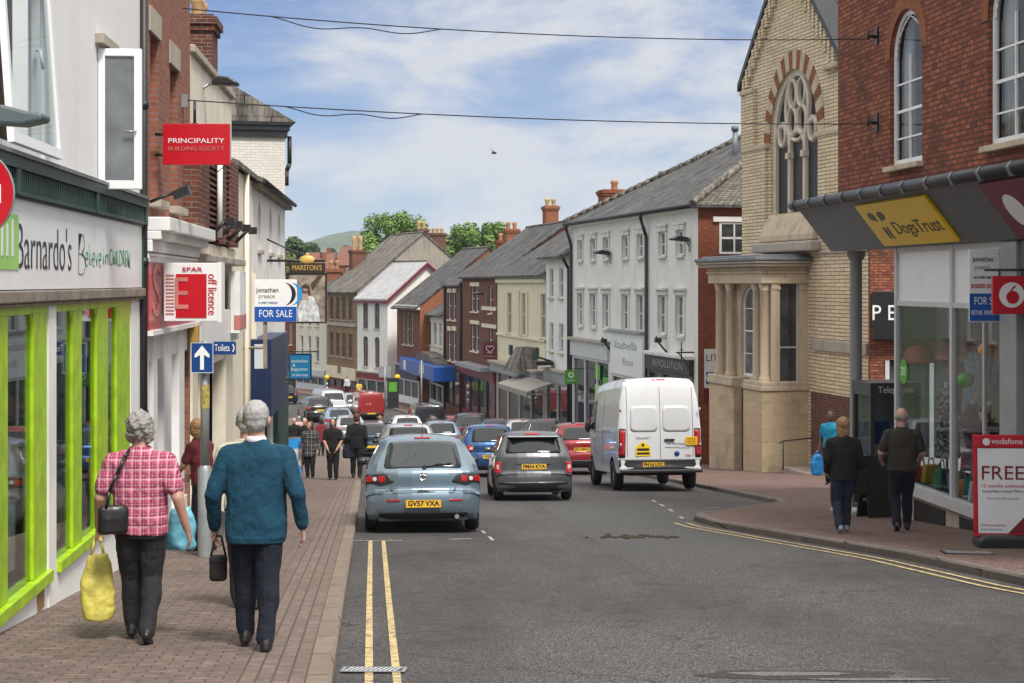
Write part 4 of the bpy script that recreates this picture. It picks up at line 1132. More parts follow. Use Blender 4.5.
box_part(t, 'back_panel', M['grey_mid'], -.36, .36, .36, .40, .1, 2.04); box_part(t, 'telephone', M['blue_sign'], -.14, .16, .24, .36, 1.15, 1.55)
box_part(t, 'pink_band', paint('pink_band', (.45, .05, .14), .4), -.428, -.421, -.36, .36, .86, 1.0)
# chalkboard leaning by the shop window, chequered ramp
p = Vector((PX(876, 26.4), 26.4, G(26.4) + KERB)); t = thing('chalkboard', 'black chalkboard A-frame beside the grey column', 'A-board', p, R(25))
for s in (-1, 1):
    mb = MB(); mb.M = Matrix.Translation((0, 0, 1.02)) @ Matrix.Rotation(R(9) * s, 4, 'X')
    mb.box(-.27, .27, s*.0 - .015, .015, -1.03, 0); o = mb.build('board', M['black_paint'], t)
    mb = MB(); mb.M = Matrix.Translation((0, 0, 1.02)) @ Matrix.Rotation(R(9) * s, 4, 'X')
    for k in range(5): mb.box(-.19, .19 - .05*(k % 3), -s*.017 if False else (-.019 if s > 0 else .016), (-.016 if s > 0 else .019), -.2 - k*.14, -.16 - k*.14)
    mb.build('chalk_writing', M['sign_grey'], o)
gl = MB(); 
for k in range(7):
    for j in range(9):
        gl.box(-.48 + k*.14, -.48 + k*.14 + .125, -.6 + j*.14, -.6 + j*.14 + .125, 0, .05)
o = gl.build('tiled_ramp', M['grey_light']); p = at(868, 512, KERB); o.location = (p.x, p.y, p.z); o.rotation_euler = (sl, 0, R(6)); tag(o, 'pale tiled ramp set in the paving before the chalkboard', 'ramp')

# ---- signs on the right ---------------------------------------------------------
def hang_sign(name, label, px0, px1, py0, py1, Y, mat, cat='sign', th=.06, frame=None, rz=0.0, group=None):
    cx, cz = PX((px0 + px1)/2, Y), PZ((py0 + py1)/2, Y); hw, hh = (px1 - px0)/F*Y/2, (py1 - py0)/F*Y/2
    t = thing(name, label, cat, (cx, Y, cz), rz, group)
    bevel(box_part(t, 'panel', mat, -hw, hw, -th/2, th/2, -hh, hh), .006)
    if frame: 
        mb = MB(); e = .03
        mb.box(-hw - e, hw + e, -th/2 - .012, th/2 + .012, hh, hh + e); mb.box(-hw - e, hw + e, -th/2 - .012, th/2 + .012, -hh - e, -hh); mb.box(-hw - e, -hw, -th/2 - .012, th/2 + .012, -hh, hh); mb.box(hw, hw + e, -th/2 - .012, th/2 + .012, -hh, hh)
        mb.build('frame', frame, t)
    return t, hw, hh, -th/2 - .004
# red projecting sign with the white disc
Y = 20.9
t, hw, hh, f = hang_sign('projecting_sign', 'square red projecting sign with white ring emblem beside the shop door', 992, 1030, 276, 314, Y, M['red_sign'])
mb = MB(); mb.lathe([(.001, f), (.165, f), (.165, f + .01)], 30, smooth=False, axis='y'); mb.build('emblem', M['sign_white'], t)
mb = MB(); mb.lathe([(.001, f - .004), (.085, f - .004), (.085, f + .006)], 24, smooth=False, axis='y', c=(.012, 0, -.03)); 
mb.face([(-.01, f - .004, .05), (-.075, f - .004, -.03), (-.04, f - .004, .03), (.02, f - .004, .115), (.07, f - .004, .13)]); mb.build('emblem_drop', M['red_sign'], t)
mb = MB(); mb.tube([(-hw - .1, 0, hh + .08), (hw + .6, 0, hh + .08)], .018); mb.tube([(-hw*.6, 0, hh), (-hw*.6, 0, hh + .08)], .012); mb.tube([(hw*.6, 0, hh), (hw*.6, 0, hh + .08)], .012); mb.build('bracket', M['black_paint'], t)
# estate agent's board (right)
def crescents(t, cx, cz, f, s, mats):
    for k, m in enumerate(mats):
        mb = MB(); n = 12; o = k * .17 * s
        for i in range(n):
            a0 = -math.pi/2.4 + i/n*math.pi/1.2; a1 = -math.pi/2.4 + (i+1)/n*math.pi/1.2
            def P(a, rr, sh): return (cx + o + sh + rr*math.cos(a)*.75*s, f, cz + rr*math.sin(a)*s)
            w0 = .05*s*math.cos(a0*1.15); w1 = .05*s*math.cos(a1*1.15)
            mb.face([P(a0, .30, -.02), P(a0, .30, w0*1.6), P(a1, .30, w1*1.6), P(a1, .30, -.02)])
        mb.build('crescent', m, t)
Y = 22.0
t, hw, hh, f = hang_sign('estate_agent_board', 'white estate agent board with blue for sale band on the right hand shop', 969, 1008, 249, 322, Y, M['sign_white'], th=.03)
lettering('jonathan', t, (-hw*.30, f, hh*.72), .10, M['black_paint'], hw*1.05); lettering('preece', t, (-hw*.35, f, hh*.50), .10, M['grey_mid'], hw*.8)
crescents(t, hw*.42, hh*.62, f, .45, (M['black_paint'], M['blue_royal']))
lettering('Tel 01989 768320', t, (-hw*.25, f, hh*.22), .05, M['black_paint'], hw*1.1)
lettering('BUSINESS UNAFFECTED', t, (0, f, -hh*.02), .085, M['red_sign'], hw*1.8)
box_part(t, 'band', M['blue_royal'], -hw*.99, hw*.99, f - .003, f + .003, -hh*.97, -hh*.22)
lettering('FOR SALE', t, (0, f - .006, -hh*.43), .15, M['sign_white'], hw*1.5); lettering('RETAIL INVESTMENT', t, (0, f - .006, -hh*.75), .09, M['sign_white'], hw*1.8)
# red A-board
p = at(1003, 547, KERB); p.y = p.y
t = thing('red_sign_board', 'red framed pavement sign with white poster reading FREE', 'A-board', p, R(-4))
HH = 1.28
def tilt(s=1): return Matrix.Translation((0, 0, .12)) @ Matrix.Rotation(R(-3), 4, 'X')
mb = MB(); mb.M = tilt()
mb.box(-.36, .36, -.02, .02, .0, .05); mb.box(-.36, .36, -.02, .02, HH - .17, HH - .0); mb.box(-.36, -.305, -.02, .02, .05, HH - .17); mb.box(.305, .36, -.02, .02, .05, HH - .17)
bevel(mb.build('frame', M['red_sign'], t), .015, 3)
mb = MB(); mb.M = tilt(); mb.box(-.304, .304, -.012, .012, .052, HH - .172); po = mb.build('poster', M['sign_white'], t)
def tl(x, z, d=-.014): return tilt() @ Vector((x, d, z))
lettering('FREE', t, tl(0, HH*.62), .25, M['red_dark'], .52); lettering('12 months unlimited', t, tl(0, HH*.50), .06, M['red_sign'], .52); lettering('superfast home Fibre', t, tl(0, HH*.45), .05, M['grey_paint'], .5); lettering('from just £20 a month', t, tl(0, HH*.38), .04, M['grey_mid'], .4)
lettering('With every contract', t, tl(-.12, HH*.12), .03, M['red_sign'], .3); lettering('Ask in store today', t, tl(-.14, HH*.08), .03, M['grey_mid'], .26)
lettering('vodafone', t, tl(.06, HH - .085, -.022), .10, M['sign_white'], .38)
mb = MB(); mb.lathe([(.001, -.023), (.045, -.023), (.045, -.015)], 20, smooth=False, axis='y', c=(-.21, 0, HH - .085 + .12)); mb.build('emblem', M['sign_white'], t)
mb = MB(); mb.M = tilt(); mb.face([(.304, -.015, .052), (.304, -.015, .30), (.06, -.015, .052)][::-1]); mb.build('corner_flash', M['red_dark'], t)
mb = MB(); mb.prism([(-.34, 0), (.34, 0), (.34, .10), (.28, .16), (-.28, .16), (-.34, .10)], -.22, .22, 'y'); bevel(mb.build('base', M['plastic_black'], t, fix=True), .03)

# ---- R1b brick shop in the recess with the black sign
Yb = 46.0
Fb = Fac(p0=(PX(869, Yb) + 6.0, Yb - .6), p1=(PX(869, Yb), Yb))
r = Fb.root('recess_brick_shop', 'red brick shop front seen in the gap behind the grey column', 'shop')
hsB = [(1.2, 5.6, -5.6, -2.2)]
shell(r, 0, 6.0, -6.2, 6, 6, hsB, [M['brick_r1']], rev=.2)
mb = MB(); mb.box(1.2, 5.6, -.14, -.05, -5.6, -5.0)
for u in (5.45, 4.2, 2.8, 1.2): mb.box(u, u + .12, -.14, -.02, -5.0, -2.2)
so = mb.build('shopfront', M['grey_light'], r); box_part(so, 'pane', M['glass'], 1.3, 5.5, -.16, -.15, -5.0, -2.2)
zA, zB = PZ(291, Yb), PZ(339, Yb)
o = box_part(r, 'fascia', M['black_paint'], .5, 5.95, .003, .35, zB, zA, .02)
lettering('P E', o, (Fb.u(884, .36), .354, (zA + zB)/2 + .05), .62, M['sign_white'], .66, '+y')
u1 = Fb.u(880); o = box_part(r, 'poster', M['sign_grey'], u1 - .3, u1 + .25, -.145, -.13, -4.2, -2.9)
lettering('4A', o, (u1 - .02, -.125, -3.7), .5, M['blue_bright'], .42, '+y')

# ---- R2 the chapel
FC = Fac(140, 745, 21.24 * 1600 / 605, 'R')
r = FC.root('chapel', 'yellow brick chapel with traceried arch window and steep gable', 'chapel')
zE = 7.1; uR = FC.u(838.5); zgd = -6.9; uEnd = FC.u(872)
c0, c1 = FC.u(818), FC.u(770.5)
bigw = (c0, c1, 2.30, 6.95, 2.25)
pr = (FC.u(816, 0), FC.u(752, 0), -6.6, .2)
shell(r, uEnd, 0, zgd, zE, 12, [bigw], [M['brick_yellow']], rev=.35)
ua = uR / 2; rise = (-uR / 2) * 1.02
mb = MB(); mb.prism([(0, zE + .001), (uR, zE + .001), (ua, zE + rise)], -.45, 0, 'y'); mb.build('gable_wall', M['brick_yellow'], r, fix=True)
# gable coping and corbels
mb = MB(); n_ = Vector((-rise, 0, -ua)); 
for s in (1, -1):
    ue = .35 if s > 0 else uR - .35
    k = rise / (-ua); e = Vector((ue, 0, zE - .35 * k)); a = Vector((ua, 0, zE + rise)); off = Vector((0, 0, .26))
    P = [e, a, a + off, e + off]
    for y0, y1 in ((-.55, .16),):
        q = [(p.x, p.z) for p in P]; mb.prism(q, y0, y1, 'y')
mb.build('verge', M['black_paint'], r, fix=True)
mb = MB()
n = 13
for s in (1, -1):
    for k in range(n):
        t_ = (k + .5) / n; ub = (0 + (ua - 0) * t_) if s > 0 else (uR + (ua - uR) * t_); zb_ = zE + rise * t_
        mb.box(ub - .09, ub + .09, .002, .14, zb_ - .75, zb_ - .12 if True else 0); mb.box(ub - .14, ub + .14, .002, .10, zb_ - .22, zb_ + .0)
mb.build('corbel_course', M['brick_yellow'], r)
mb = MB(); mb.prism([(-.46, zE + .1), (-6, zE + 5.4), (-11.6, zE + .1)], uEnd, ua - .35, 'x'); mb.build('roof', M['slate_old'], r, fix=True)
mb = MB(); mb.prism([(.3, zE - .2), (uR - .3, zE - .2), (ua, zE + rise + .1)], -6, -.56, 'y'); mb.build('roof', M['slate'], r, fix=True)
# string courses and corner piers
zs_ = 4.55
for q in ((FC.u(770), .02, .003, .16, zs_, zs_ + .16), (uEnd, FC.u(819), .003, .16, zs_, zs_ + .16), (FC.u(757), .06, .003, .2, 6.55, 6.72), (uR - .2, FC.u(827), .003, .2, 6.55, 6.72)): box_part(r, 'string_course', M['stone'], *q, .03)
mb = MB(); mb.box(FC.u(768), .015, .003, .11, zgd, zs_); mb.box(FC.u(757), .025, .003, .14, zs_ + .16, 6.55); mb.box(uEnd, FC.u(821), .003, .11, zgd, zs_); mb.build('pier', M['brick_yellow'], r)
box_part(r, 'string_course', M['stone_grey'], uEnd, FC.u(816), .115, .22, -2.1, -1.75, .03); box_part(r, 'string_course', M['stone_grey'], uEnd, FC.u(816), .115, .19, .9, 1.0, .03)
box_part(r, 'plinth', M['brick_dark'], uEnd, FC.u(818), .12, .24, zgd, -3.4)
# striped voussoirs
P = arcpts(c0, c1, bigw[3] - bigw[4], bigw[4], 22); Q = arcpts(c0 - .52, c1 + .52, bigw[3] - bigw[4], bigw[4] + .62, 22)
for idx, mname in ((0, 'brick_orange'), (1, 'stone')):
    mb = MB()
    for k in range(22):
        if k % 2 != idx: continue
        a, b, c, d = P[k], P[k+1], Q[k+1], Q[k]; y = .03
        mb.face([(a[0], y, a[1]), (b[0], y, b[1]), (c[0], y, c[1]), (d[0], y, d[1])][::-1]); mb.face([(d[0], y, d[1]), (c[0], y, c[1]), (c[0], 0, c[1]), (d[0], 0, d[1])][::-1])
    mb.build('voussoirs', M[mname], r)
# tracery window
mb = MB(); y = -.16; cw = c1 - c0; zsp = bigw[3] - bigw[4]; z0 = bigw[2]
def barpath(pts, t=.07):
    n = len(pts); closed = math.dist(pts[0], pts[-1]) < 1e-4; nr = []
    for i in range(n):
        a = Vector(pts[i - 1] if i else (pts[-2] if closed else pts[0])); b = Vector(pts[i + 1] if i < n - 1 else (pts[1] if closed else pts[-1])); d = (b - a).normalized(); nr.append(Vector((-d.y, d.x)))
    for i in range(n - 1):
        p, q = Vector(pts[i]), Vector(pts[i+1]); f, bk, c = y + .05, y - .07, y + .09
        for s in (1, -1):
            o0, o1, m0, m1 = p + nr[i]*t*s, q + nr[i+1]*t*s, p + nr[i]*t*.35*s, q + nr[i+1]*t*.35*s
            mb.face([(o0.x, f, o0.y), (o1.x, f, o1.y), (m1.x, c, m1.y), (m0.x, c, m0.y)]); mb.face([(o0.x, bk, o0.y), (o1.x, bk, o1.y), (o1.x, f, o1.y), (o0.x, f, o0.y)])
        u, w = nr[i]*t*.35, nr[i+1]*t*.35; mb.face([(p.x + u.x, c, p.y + u.y), (q.x + w.x, c, q.y + w.y), (q.x - w.x, c, q.y - w.y), (p.x - u.x, c, p.y - u.y)])
for k in (0, 1, 2, 3):
    u = c0 + .10 + (cw - .2) * k / 3; barpath([(u, z0), (u, zsp - .1)], .10 if k in (0, 3) else .085)
    if k in (1, 2):
        mb.box(u - .13, u + .13, y - .1, y + .14, zsp - .62, zsp - .42)
for k in range(3):
    a = c0 + .1 + (cw - .2) * k / 3; b = a + (cw - .2) / 3; zz = zsp - .1 if k != 1 else zsp - .35
    barpath(arcpts(a, b, zz, .62, 8), .08)
barpath(arcpts(c0 + .06, c1 - .06, zsp, bigw[4] - .06, 16), .11)
uc = (c0 + c1) / 2
def ring(cx, cz, rx, rz, t=.055): barpath([(cx + rx*math.cos(2*math.pi*k/20), cz + rz*math.sin(2*math.pi*k/20)) for k in range(21)], t)
for sx in (-1, 1):
    ring(uc + sx*.36, zsp + 1.48, .30, .46); ring(uc + sx*.40, zsp + .58, .34, .46)
    ring(uc + sx*1.22, zsp + .22, .27, .38); 
ring(uc, zsp + 1.02, .92, 1.08, .06)
wo = mb.build('window', M['stone_pale'], r)
g = MB(); pts = [(c0 + .02, -.22, z0), ] + [(p, -.22, q) for p, q in arcpts(c0 + .02, c1 - .02, zsp, bigw[4] - .02)][::-1] + [(c1 - .02, -.22, z0)]
g.face(pts); g.build('pane', paint('glass_lead', (.012, .012, .013), .45, .4), wo)
mb = MB(); mb.prism([(-.3, z0 - .02), (.06, z0 - .12), (.34, z0 - .75), (.34, z0 - .95), (.003, z0 - .95), (.003, z0 - .35)], c0 - .25, c1 + .2, 'x'); bevel(mb.build('sill', M['stone'], wo, fix=True), .05)
mb = MB(); mb.box(c0 - .5, c1 + .5, .003, .5, z0 - 1.3, z0 - .97); bevel(mb.build('ledge', M['stone_grey'], r), .06)
# ---- the stone porch of the chapel
FP = Fac(140, 762, 50.5, 'R')
p0 = FP
r = FP.root('stone_porch', 'pale sandstone porch with lead roof, arched glazing and round columns', 'porch')
Lp = FP.u(709); D = 1.78; gP = -6.7
zc = -3.42                              # top of the plinth
zA = -.02                               # underside of the entablature
px2u = lambda x: FP.u(x)
# plinth blocks with the door opening
d0, d1 = px2u(743), px2u(733.5)
mb = MB(); mb.box(0, d0, -D, 0, gP, zc); mb.box(d1, Lp, -D, 0, gP, zc); mb.box(d0, d1, -D, -.35, gP, zc)
bevel(mb.build('plinth', M['ashlar'], r), .02)
mb = MB(); mb.box(-.06, d0 - .02, -D, .07, zc + .003, zc + .17); mb.box(-.04, d0 - .03, -D, .04, zc + .17, zc + .30); mb.box(d1 + .02, Lp + .05, -D, .07, zc + .003, zc + .17); mb.box(d1 + .03, Lp + .03, -D, .04, zc + .17, zc + .30)
bevel(mb.build('plinth_moulding', M['stone'], r), .025)
o = box_part(r, 'door', M['plastic_black'], d0, d1, -.34, -.29, gP, zc - .05); 
box_part(o, 'pane', M['glass'], d0 + .08, d1 - .08, -.288, -.28, gP + 1.0, zc - .15)
mb = MB(); mb.tube([((d0+d1)/2 - .2, -.26, -5.2), ((d0+d1)/2 - .2, -.2, -5.1), ((d0+d1)/2 - .2, -.2, -4.5), ((d0+d1)/2 - .2, -.26, -4.4)], .02); mb.build('handle', M['steel'], o)
# columns on the front
def column(u, w, rad):
    mb = MB(); mb.lathe([(rad*1.35, zc + .30), (rad*1.35, zc + .38), (rad*1.2, zc + .42), (rad, zc + .5), (rad*.96, zA - .24), (rad*1.08, zA - .22), (rad*1.08, zA - .18), (rad*1.0, zA - .17), (rad*1.28, zA - .09), (rad*1.3, zA - .002)], 18, c=(u, w, 0)); mb.build('column', M['stone'], r)
for x in (715, 725.5, 752, 759.5): column(px2u(x), -.17, .14)
# back wall with the arched window between the column pairs
aw = (px2u(750), px2u(731), zc + .35, zA - .08, .55)
mb = MB(); wall_holes(mb, 0.33, Lp - .03, zc + .3, zA, [aw], -.36, .2); mb.box(Lp - .2, Lp - .03, -D, -.37, zc + .3, zA); mb.build('wall', M['stone'], r)
window(r, aw, -.45, M['upvc'], M['glass_pale'], (1, 3), fr=.07)
# corner pilaster, side opening with dark glass
mb = MB(); mb.box(.02, .32, -.46, -.36 + .0, zc + .30, zA); mb.box(.0, .18, -.52, -.02 - .30, zc + .3, zA - .002)
s0, s1 = -.62, -1.28
mb.box(.02, .40, s0, -.47, zc + .3, zA - .003); mb.box(.02, .40, -D, s1, zc + .3, zA - .003)
mb.box(-.02, .1, s0 - .02, -.34, zA - .2, zA - .1); mb.box(-.02, .1, -D, s1 + .02, zA - .2, zA - .1)
bevel(mb.build('pilaster', M['stone'], r), .02)
fr = MB(); fr.box(.16, .22, s1, s1 + .05, zc + .3, zA); fr.box(.16, .22, s0 - .05, s0, zc + .3, zA); fr.box(.16, .22, s1 + .05, s0 - .05, zc + 1.35, zc + 1.40); fo = fr.build('side_window', M['grey_light'], r)
box_part(fo, 'pane', M['glass'], .18, .19, s1 + .04, s0 - .04, zc + .3, zA)
# entablature, cornice, lead roof
mb = MB(); mb.box(-.03, Lp + .03, -D, .03, zA + .002, .30); mb.box(-.08, Lp + .08, -D, .08, .30, .38); mb.box(-.05, Lp + .05, -D, .05, .38, .52); bevel(mb.build('entablature', M['stone'], r), .02)
mb = MB(); mb.box(-.3, Lp + .3, -D, .3, .522, .62); mb.box(-.36, Lp + .36, -D, .36, .62, .70); bevel(mb.build('cornice', M['stone_grey'], r), .03)
mb = MB(); mb.box(-.40, Lp + .40, -D + .004, .40, .703, .83); mb.box(-.2, Lp + .2, -D + .004, .2, .83, .90); bevel(mb.build('roof', M['lead'], r), .03)
# steps with handrail at the side door
t = thing('stone_step', 'low stone step below the side of the sandstone porch', 'step', FP.world(-.9, -1.1, G(50) + KERB), FP.rz)
bevel(box_part(t, 'tread', M['stone_grey'], -1.4, .7, -.9, .5, -.15, .14), .02)
t = thing('handrail', 'thin black handrail on the step beside the porch', 'handrail', FP.world(-.75, -.9, G(50) + KERB), FP.rz)
mb = MB(); mb.tube([(0, .5, .1), (0, .5, 1.0), (0, -.8, 1.1)], .022); mb.tube([(0, .52, 1.0), (-.3, .75, .96)], .02); mb.tube([(0, -.75, .1), (0, -.75, 1.1)], .022); mb.build('rail', M['black_paint'], t)
# ---- R3 long white rendered building with the hipped slate roof
FW = Fac(167, 698, 60.0, 'R')
r = FW.root('white_terrace', 'long three storey white building with two rows of sash windows and hipped slate roof', 'building')
Lw = FW.u(572); ze = FW.zp(698, 205)
xs_t = (580.6, 593.5, 606.4, 625.7, 640.8, 662.7, 680.5); wdt = .42
t1, t0 = FW.zp(680, 230.5), FW.zp(680, 255.5); l1, l0 = FW.zp(680, 296), FW.zp(680, 336)
zst = FW.zp(680, 358)
hs = []
for x in xs_t:
    u = FW.u(x); hs.append((u - wdt, u + wdt, t0, t1)); hs.append((u - wdt - .04, u + wdt + .04, l0, l1))
shops = [(FW.u(694), FW.u(650), 'dark'), (FW.u(645), FW.u(613), 'white'), (FW.u(611), FW.u(574), 'green')]
for a, b, _ in shops: hs.append((a, b, -9.0, zst - .75))
Dw = 15.5
shell(r, 0, Lw, -9.3, ze, Dw, hs, [M['white_wall'], M['brick_side']], rev=.14, name='wall', sides=False)
mb = MB(); sw = (.0,)
Fs = None
# side wall of brick with its own window opening
mb.face([(0, 0, -9.3), (0, 0, ze), (0, -Dw, ze), (0, -Dw, -9.3)]); mb.face([(Lw, 0, -9.3), (Lw, -Dw, -9.3), (Lw, -Dw, ze), (Lw, 0, ze)]); mb.face([(0, -Dw, -9.3), (0, -Dw, ze), (Lw, -Dw, ze), (Lw, -Dw, -9.3)])
mb.build('side_wall', M['brick_side'], r)
# side window: box frame proud of the brick
kS = lambda x: (lambda a: (a))(None)
def side_w(x):   # distance back along the side wall that is seen at picture column x
    k = (x - HX)/F; O = FW.O; n = FW.n
    return (k*O.y - O.x)/(n.x - k*n.y)
wa, wb_ = side_w(719), side_w(749); Ys = FW.Y(0, wa); zt_, zb_ = PZ(222, Ys), PZ(254, Ys)
mb = MB(); mb.box(-.05, .02, wa, wa - .09, zb_, zt_); mb.box(-.05, .02, wb_ + .09, wb_, zb_, zt_); mb.box(-.05, .02, wa - .09, wb_ + .09, zb_, zb_ + .08); mb.box(-.05, .02, wa - .09, wb_ + .09, zt_ - .08, zt_); mb.box(-.04, .02, wa - .09, wb_ + .09, (zt_+zb_)/2 - .04, (zt_+zb_)/2 + .04); mb.box(-.04, .02, (wa+wb_)/2 - .03, (wa+wb_)/2 + .03, zb_, zt_)
so = mb.build('side_window', M['white_paint'], r); box_part(so, 'pane', M['glass'], -.015, -.008, wb_ + .05, wa - .05, zb_ + .05, zt_ - .05)
box_part(so, 'hood', M['white_paint'], -.10, .02, wb_ - .1, wa + .25, zt_ + .01, zt_ + .2)
sgw, sgw1 = side_w(704), side_w(717); Ys = FW.Y(0, sgw)
o = box_part(r, 'side_sign', M['sign_white'], -.08, -.02, sgw1 - .5, sgw, PZ(388, Ys), PZ(349, Ys))
o2 = box_part(o, 'blue_band', M['teal_sign'], -.085, -.081, sgw1 - .45, sgw - .05, PZ(384, Ys), PZ(372, Ys)); box_part(r, 'side_sign', M['maroon'], -.06, -.02, sgw1 - .5, sgw, PZ(402, Ys), PZ(389, Ys))
def on_side(s, par, w, z, size, mat, wd): 
    lettering(s, par, (-.09, w, z), size, mat, wd, '+x'); q = par.children[-1]; q.matrix_local = Matrix.Translation((-.09, w, z)) @ Matrix.Rotation(R(-90), 4, 'Z') @ Matrix.Rotation(R(90), 4, 'X')
on_side('LIT', o, sgw - .28, PZ(358, Ys), .36, M['red_dark'], .46); on_side('CYC', o2, sgw - .28, PZ(378, Ys), .34, M['sign_white'], .46)
for i, h in enumerate(hs[:14]):
    window(r, h, -.07, M['white_paint'], M['glass_pale'], (1, 1) if i % 2 else (0, 1), fr=.06, sill=M['white_wall2'], sillw=.14)
for i, h in enumerate(hs[:14]):
    mb = MB(); mb.box(h[0] - .16, h[0] - .02, .003, .06, h[2], h[3]); mb.box(h[1] + .02, h[1] + .16, .003, .06, h[2], h[3]); 
    top = h[3]
    mb.box(h[0] - .18, h[1] + .18, .003, .09, top + .02, top + .22); mb.box(h[0] - .26, h[1] + .26, .003, .20 if i % 2 else .13, top + .222, top + .32)
    if i % 2 == 0: mb.box((h[0]+h[1])/2 - .1, (h[0]+h[1])/2 + .1, .0, .14, top + .02, top + .3)
    bevel(mb.build('window_surround', M['white_wall2'], r), .012)
# hipped roof
hw = Dw / 2; rz_ = ze + .02; rr_ = 4.45; ov = .32
A, B, C_, D_ = (-ov, ov, rz_), (Lw + ov, ov, rz_), (Lw + ov, -Dw - ov, rz_), (-ov, -Dw - ov, rz_)
R1, R2 = (hw + .0, -hw, rz_ + rr_), (Lw - hw, -hw, rz_ + rr_)
mb = MB(); mb.face([A, R1, R2, B][::-1], 0); mb.face([B, R2, C_][::-1], 1); mb.face([C_, R2, R1, D_][::-1], 0); mb.face([D_, R1, A][::-1], 1)
lo = [(p[0], p[1], p[2] - .12) for p in (A, B, C_, D_)]
for p, q, p2, q2 in ((A, B, lo[0], lo[1]), (B, C_, lo[1], lo[2]), (C_, D_, lo[2], lo[3]), (D_, A, lo[3], lo[0])): mb.face([p, q, q2, p2], 0)
mb.face(lo, 0)
ro = mb.build('roof', [M['slate'], M['stone_slate']], r, fix=True)
hp = MB()
for a, b in ((A, R1), (B, R2)):
    a, b = Vector(a), Vector(b)
    for k in range(26):
        p, q = a.lerp(b, k/26), a.lerp(b, (k+.9)/26); hp.cyl(p + Vector((0, 0, .02)), q + Vector((0, 0, .07)), .15, n=7)
hp.tube([Vector(R1) + Vector((0, 0, .05)), Vector(R2) + Vector((0, 0, .05))], .13)
hp.build('hip_tile', M['slate_old'], ro)
vp = MB(); vp.cyl((Lw*.42, -4.4, rz_ + 2.2), (Lw*.42, -4.4, rz_ + 3.6), .12, n=8); vp.cyl((Lw*.42, -4.4, rz_ + 3.6), (Lw*.42, -4.4, rz_ + 3.8), .17, n=8); vp.build('vent_pipe', M['lead'], ro)
gutter(r, -ov, Lw + ov, ze - .03, ov + .04, r=.08)
mb = MB(); mb.box(-.02, Lw, .003, .16, ze - .2, ze - .02); mb.build('eaves_board', M['white_paint'], r)
for u in (FW.u(648.5), FW.u(572.8)):
    mb = MB(); mb.tube([(u, ov + .04, ze - .05), (u, ov + .0, ze - .35), (u, .10, ze - 1.0), (u, .10, -8.6)], .075, 8); mb.build('downpipe', M['pipe_black'], r)
# thin lamps and hooks
def wall_lamp(fac, x, y, label, reach=.9, u=None, mat='black_paint'):
    u = fac.u(x) if u is None else u; z = fac.z(y, u)
    t = thing('wall_lamp', label, 'street lamp', fac.world(u, .003, z), fac.rz)
    mb = MB(); mb.box(-.06, .06, 0, .05, -.35, .2); mb.tube([(0, .05, -.1), (0, reach*.5, .08), (0, reach, .1)], .03); mb.build('arm', M['steel'], t)
    mb = MB(); mb.prism([(reach - .3, .04), (reach + .42, .10), (reach + .46, .17), (reach + .1, .27), (reach - .25, .22)], -.15, .15, 'x'); bevel(mb.build('lamp_head', M[mat], t, fix=True), .04)
    return t
wall_lamp(FW, 611, 256, 'grey street lamp head on the white wall between upper windows', .35)
wall_lamp(FW, 690, 243, 'black lamp head at the brick corner of the white building', .35)
# shop fronts of the white building
shopfront(r, FW, shops[0][0], shops[0][1], zst, M['grey_paint'], M['plastic_black'], .62, 3, fas_out=.2, cornice=M['white_wall2'])
shopfront(r, FW, shops[1][0], shops[1][1], zst + .75, M['white_paint'], M['sign_white'], 1.85, 3, fas_out=.14, cornice=M['grey_mid'])
shopfront(r, FW, shops[2][0], shops[2][1], zst + .15, M['white_paint'], M['grey_light'], .75, 3, fas_out=.2, cornice=M['stone_grey'])
fas = [c for c in r.children if c.name.startswith('fascia')]
lettering('REVOLUTION', fas[0], (FW.u(672), .205, zst - .31), .42, M['grey_mid'], FW.u(657) - FW.u(687), '+y')
lettering('Isabella', fas[1], (FW.u(628), .145, zst + .2), .5, M['grey_mid'], 3.4, '+y', shear=.3); lettering('Rose', fas[1], (FW.u(631), .145, zst - .5), .45, M['grey_mid'], 1.6, '+y')
for k, (x, y) in enumerate(((598, 372), (598, 392), (606, 385))):
    u = FW.u(x); z = FW.z(y, u); box_part(r, 'window_poster', M['green_sign'] if k != 1 else M['lime_pale'], u - .5, u + .4, .032, .04, z - .35, z + .35)
# hanging green shop sign and blade
t, hw_, hh_, f = hang_sign('green_hanging_sign', 'square green hanging shop sign with white emblem beside the white building', 564.5, 577.5, 370, 384, 76.0, M['green_sign'], rz=R(6))
mb = MB(); mb.lathe([(.07, f - .005), (.15, f - .005), (.15, f + .01)], 18, smooth=False, axis='y', c=(.0, 0, .10)); mb.build('emblem', M['sign_white'], t)
lettering('Oxfam', t, (0, f - .004, -.16), .16, M['sign_white'], .4)
mb = MB(); mb.tube([(-.2, 0, hh_ + .06), (1.1, .1, hh_ + .06)], .02); mb.build('bracket', M['black_paint'], t)
for x, y in ((612, 345), (667, 345)):
    u = FW.u(x); z = FW.z(y, u); mb = MB(); mb.tube([(u, .0, z - .3), (u, .35, z + .1), (u, .45, z + .35)], .04); mb.box(u - .1, u + .1, .25, .5, z + .1, z + .28); mb.build('flood_lamp', M['black_paint'], r)
mb = MB(); u = FW.u(694); z = FW.z(355, u); mb.tube([(u, .0, z + .1), (u, .7, z + .1)], .03); mb.tube([(u, .0, z - .9), (u, .35, z - .2), (u, .65, z + .1)], .025); mb.tube([(u, .5, z - .2), (u, .5, z + .5)], .025); mb.tube([(u-.25, .5, z + .2), (u+.25, .5, z + .2)], .02); mb.build('sign_bracket', M['black_paint'], r)
chimney(r, (Lw + 1.2, -5.2), 2.6, 1.2, ze, PZ(182, FW.Y(Lw + 1.2, -5.2)), M['brick_orange'], 2, M['lead'], .6, .2)
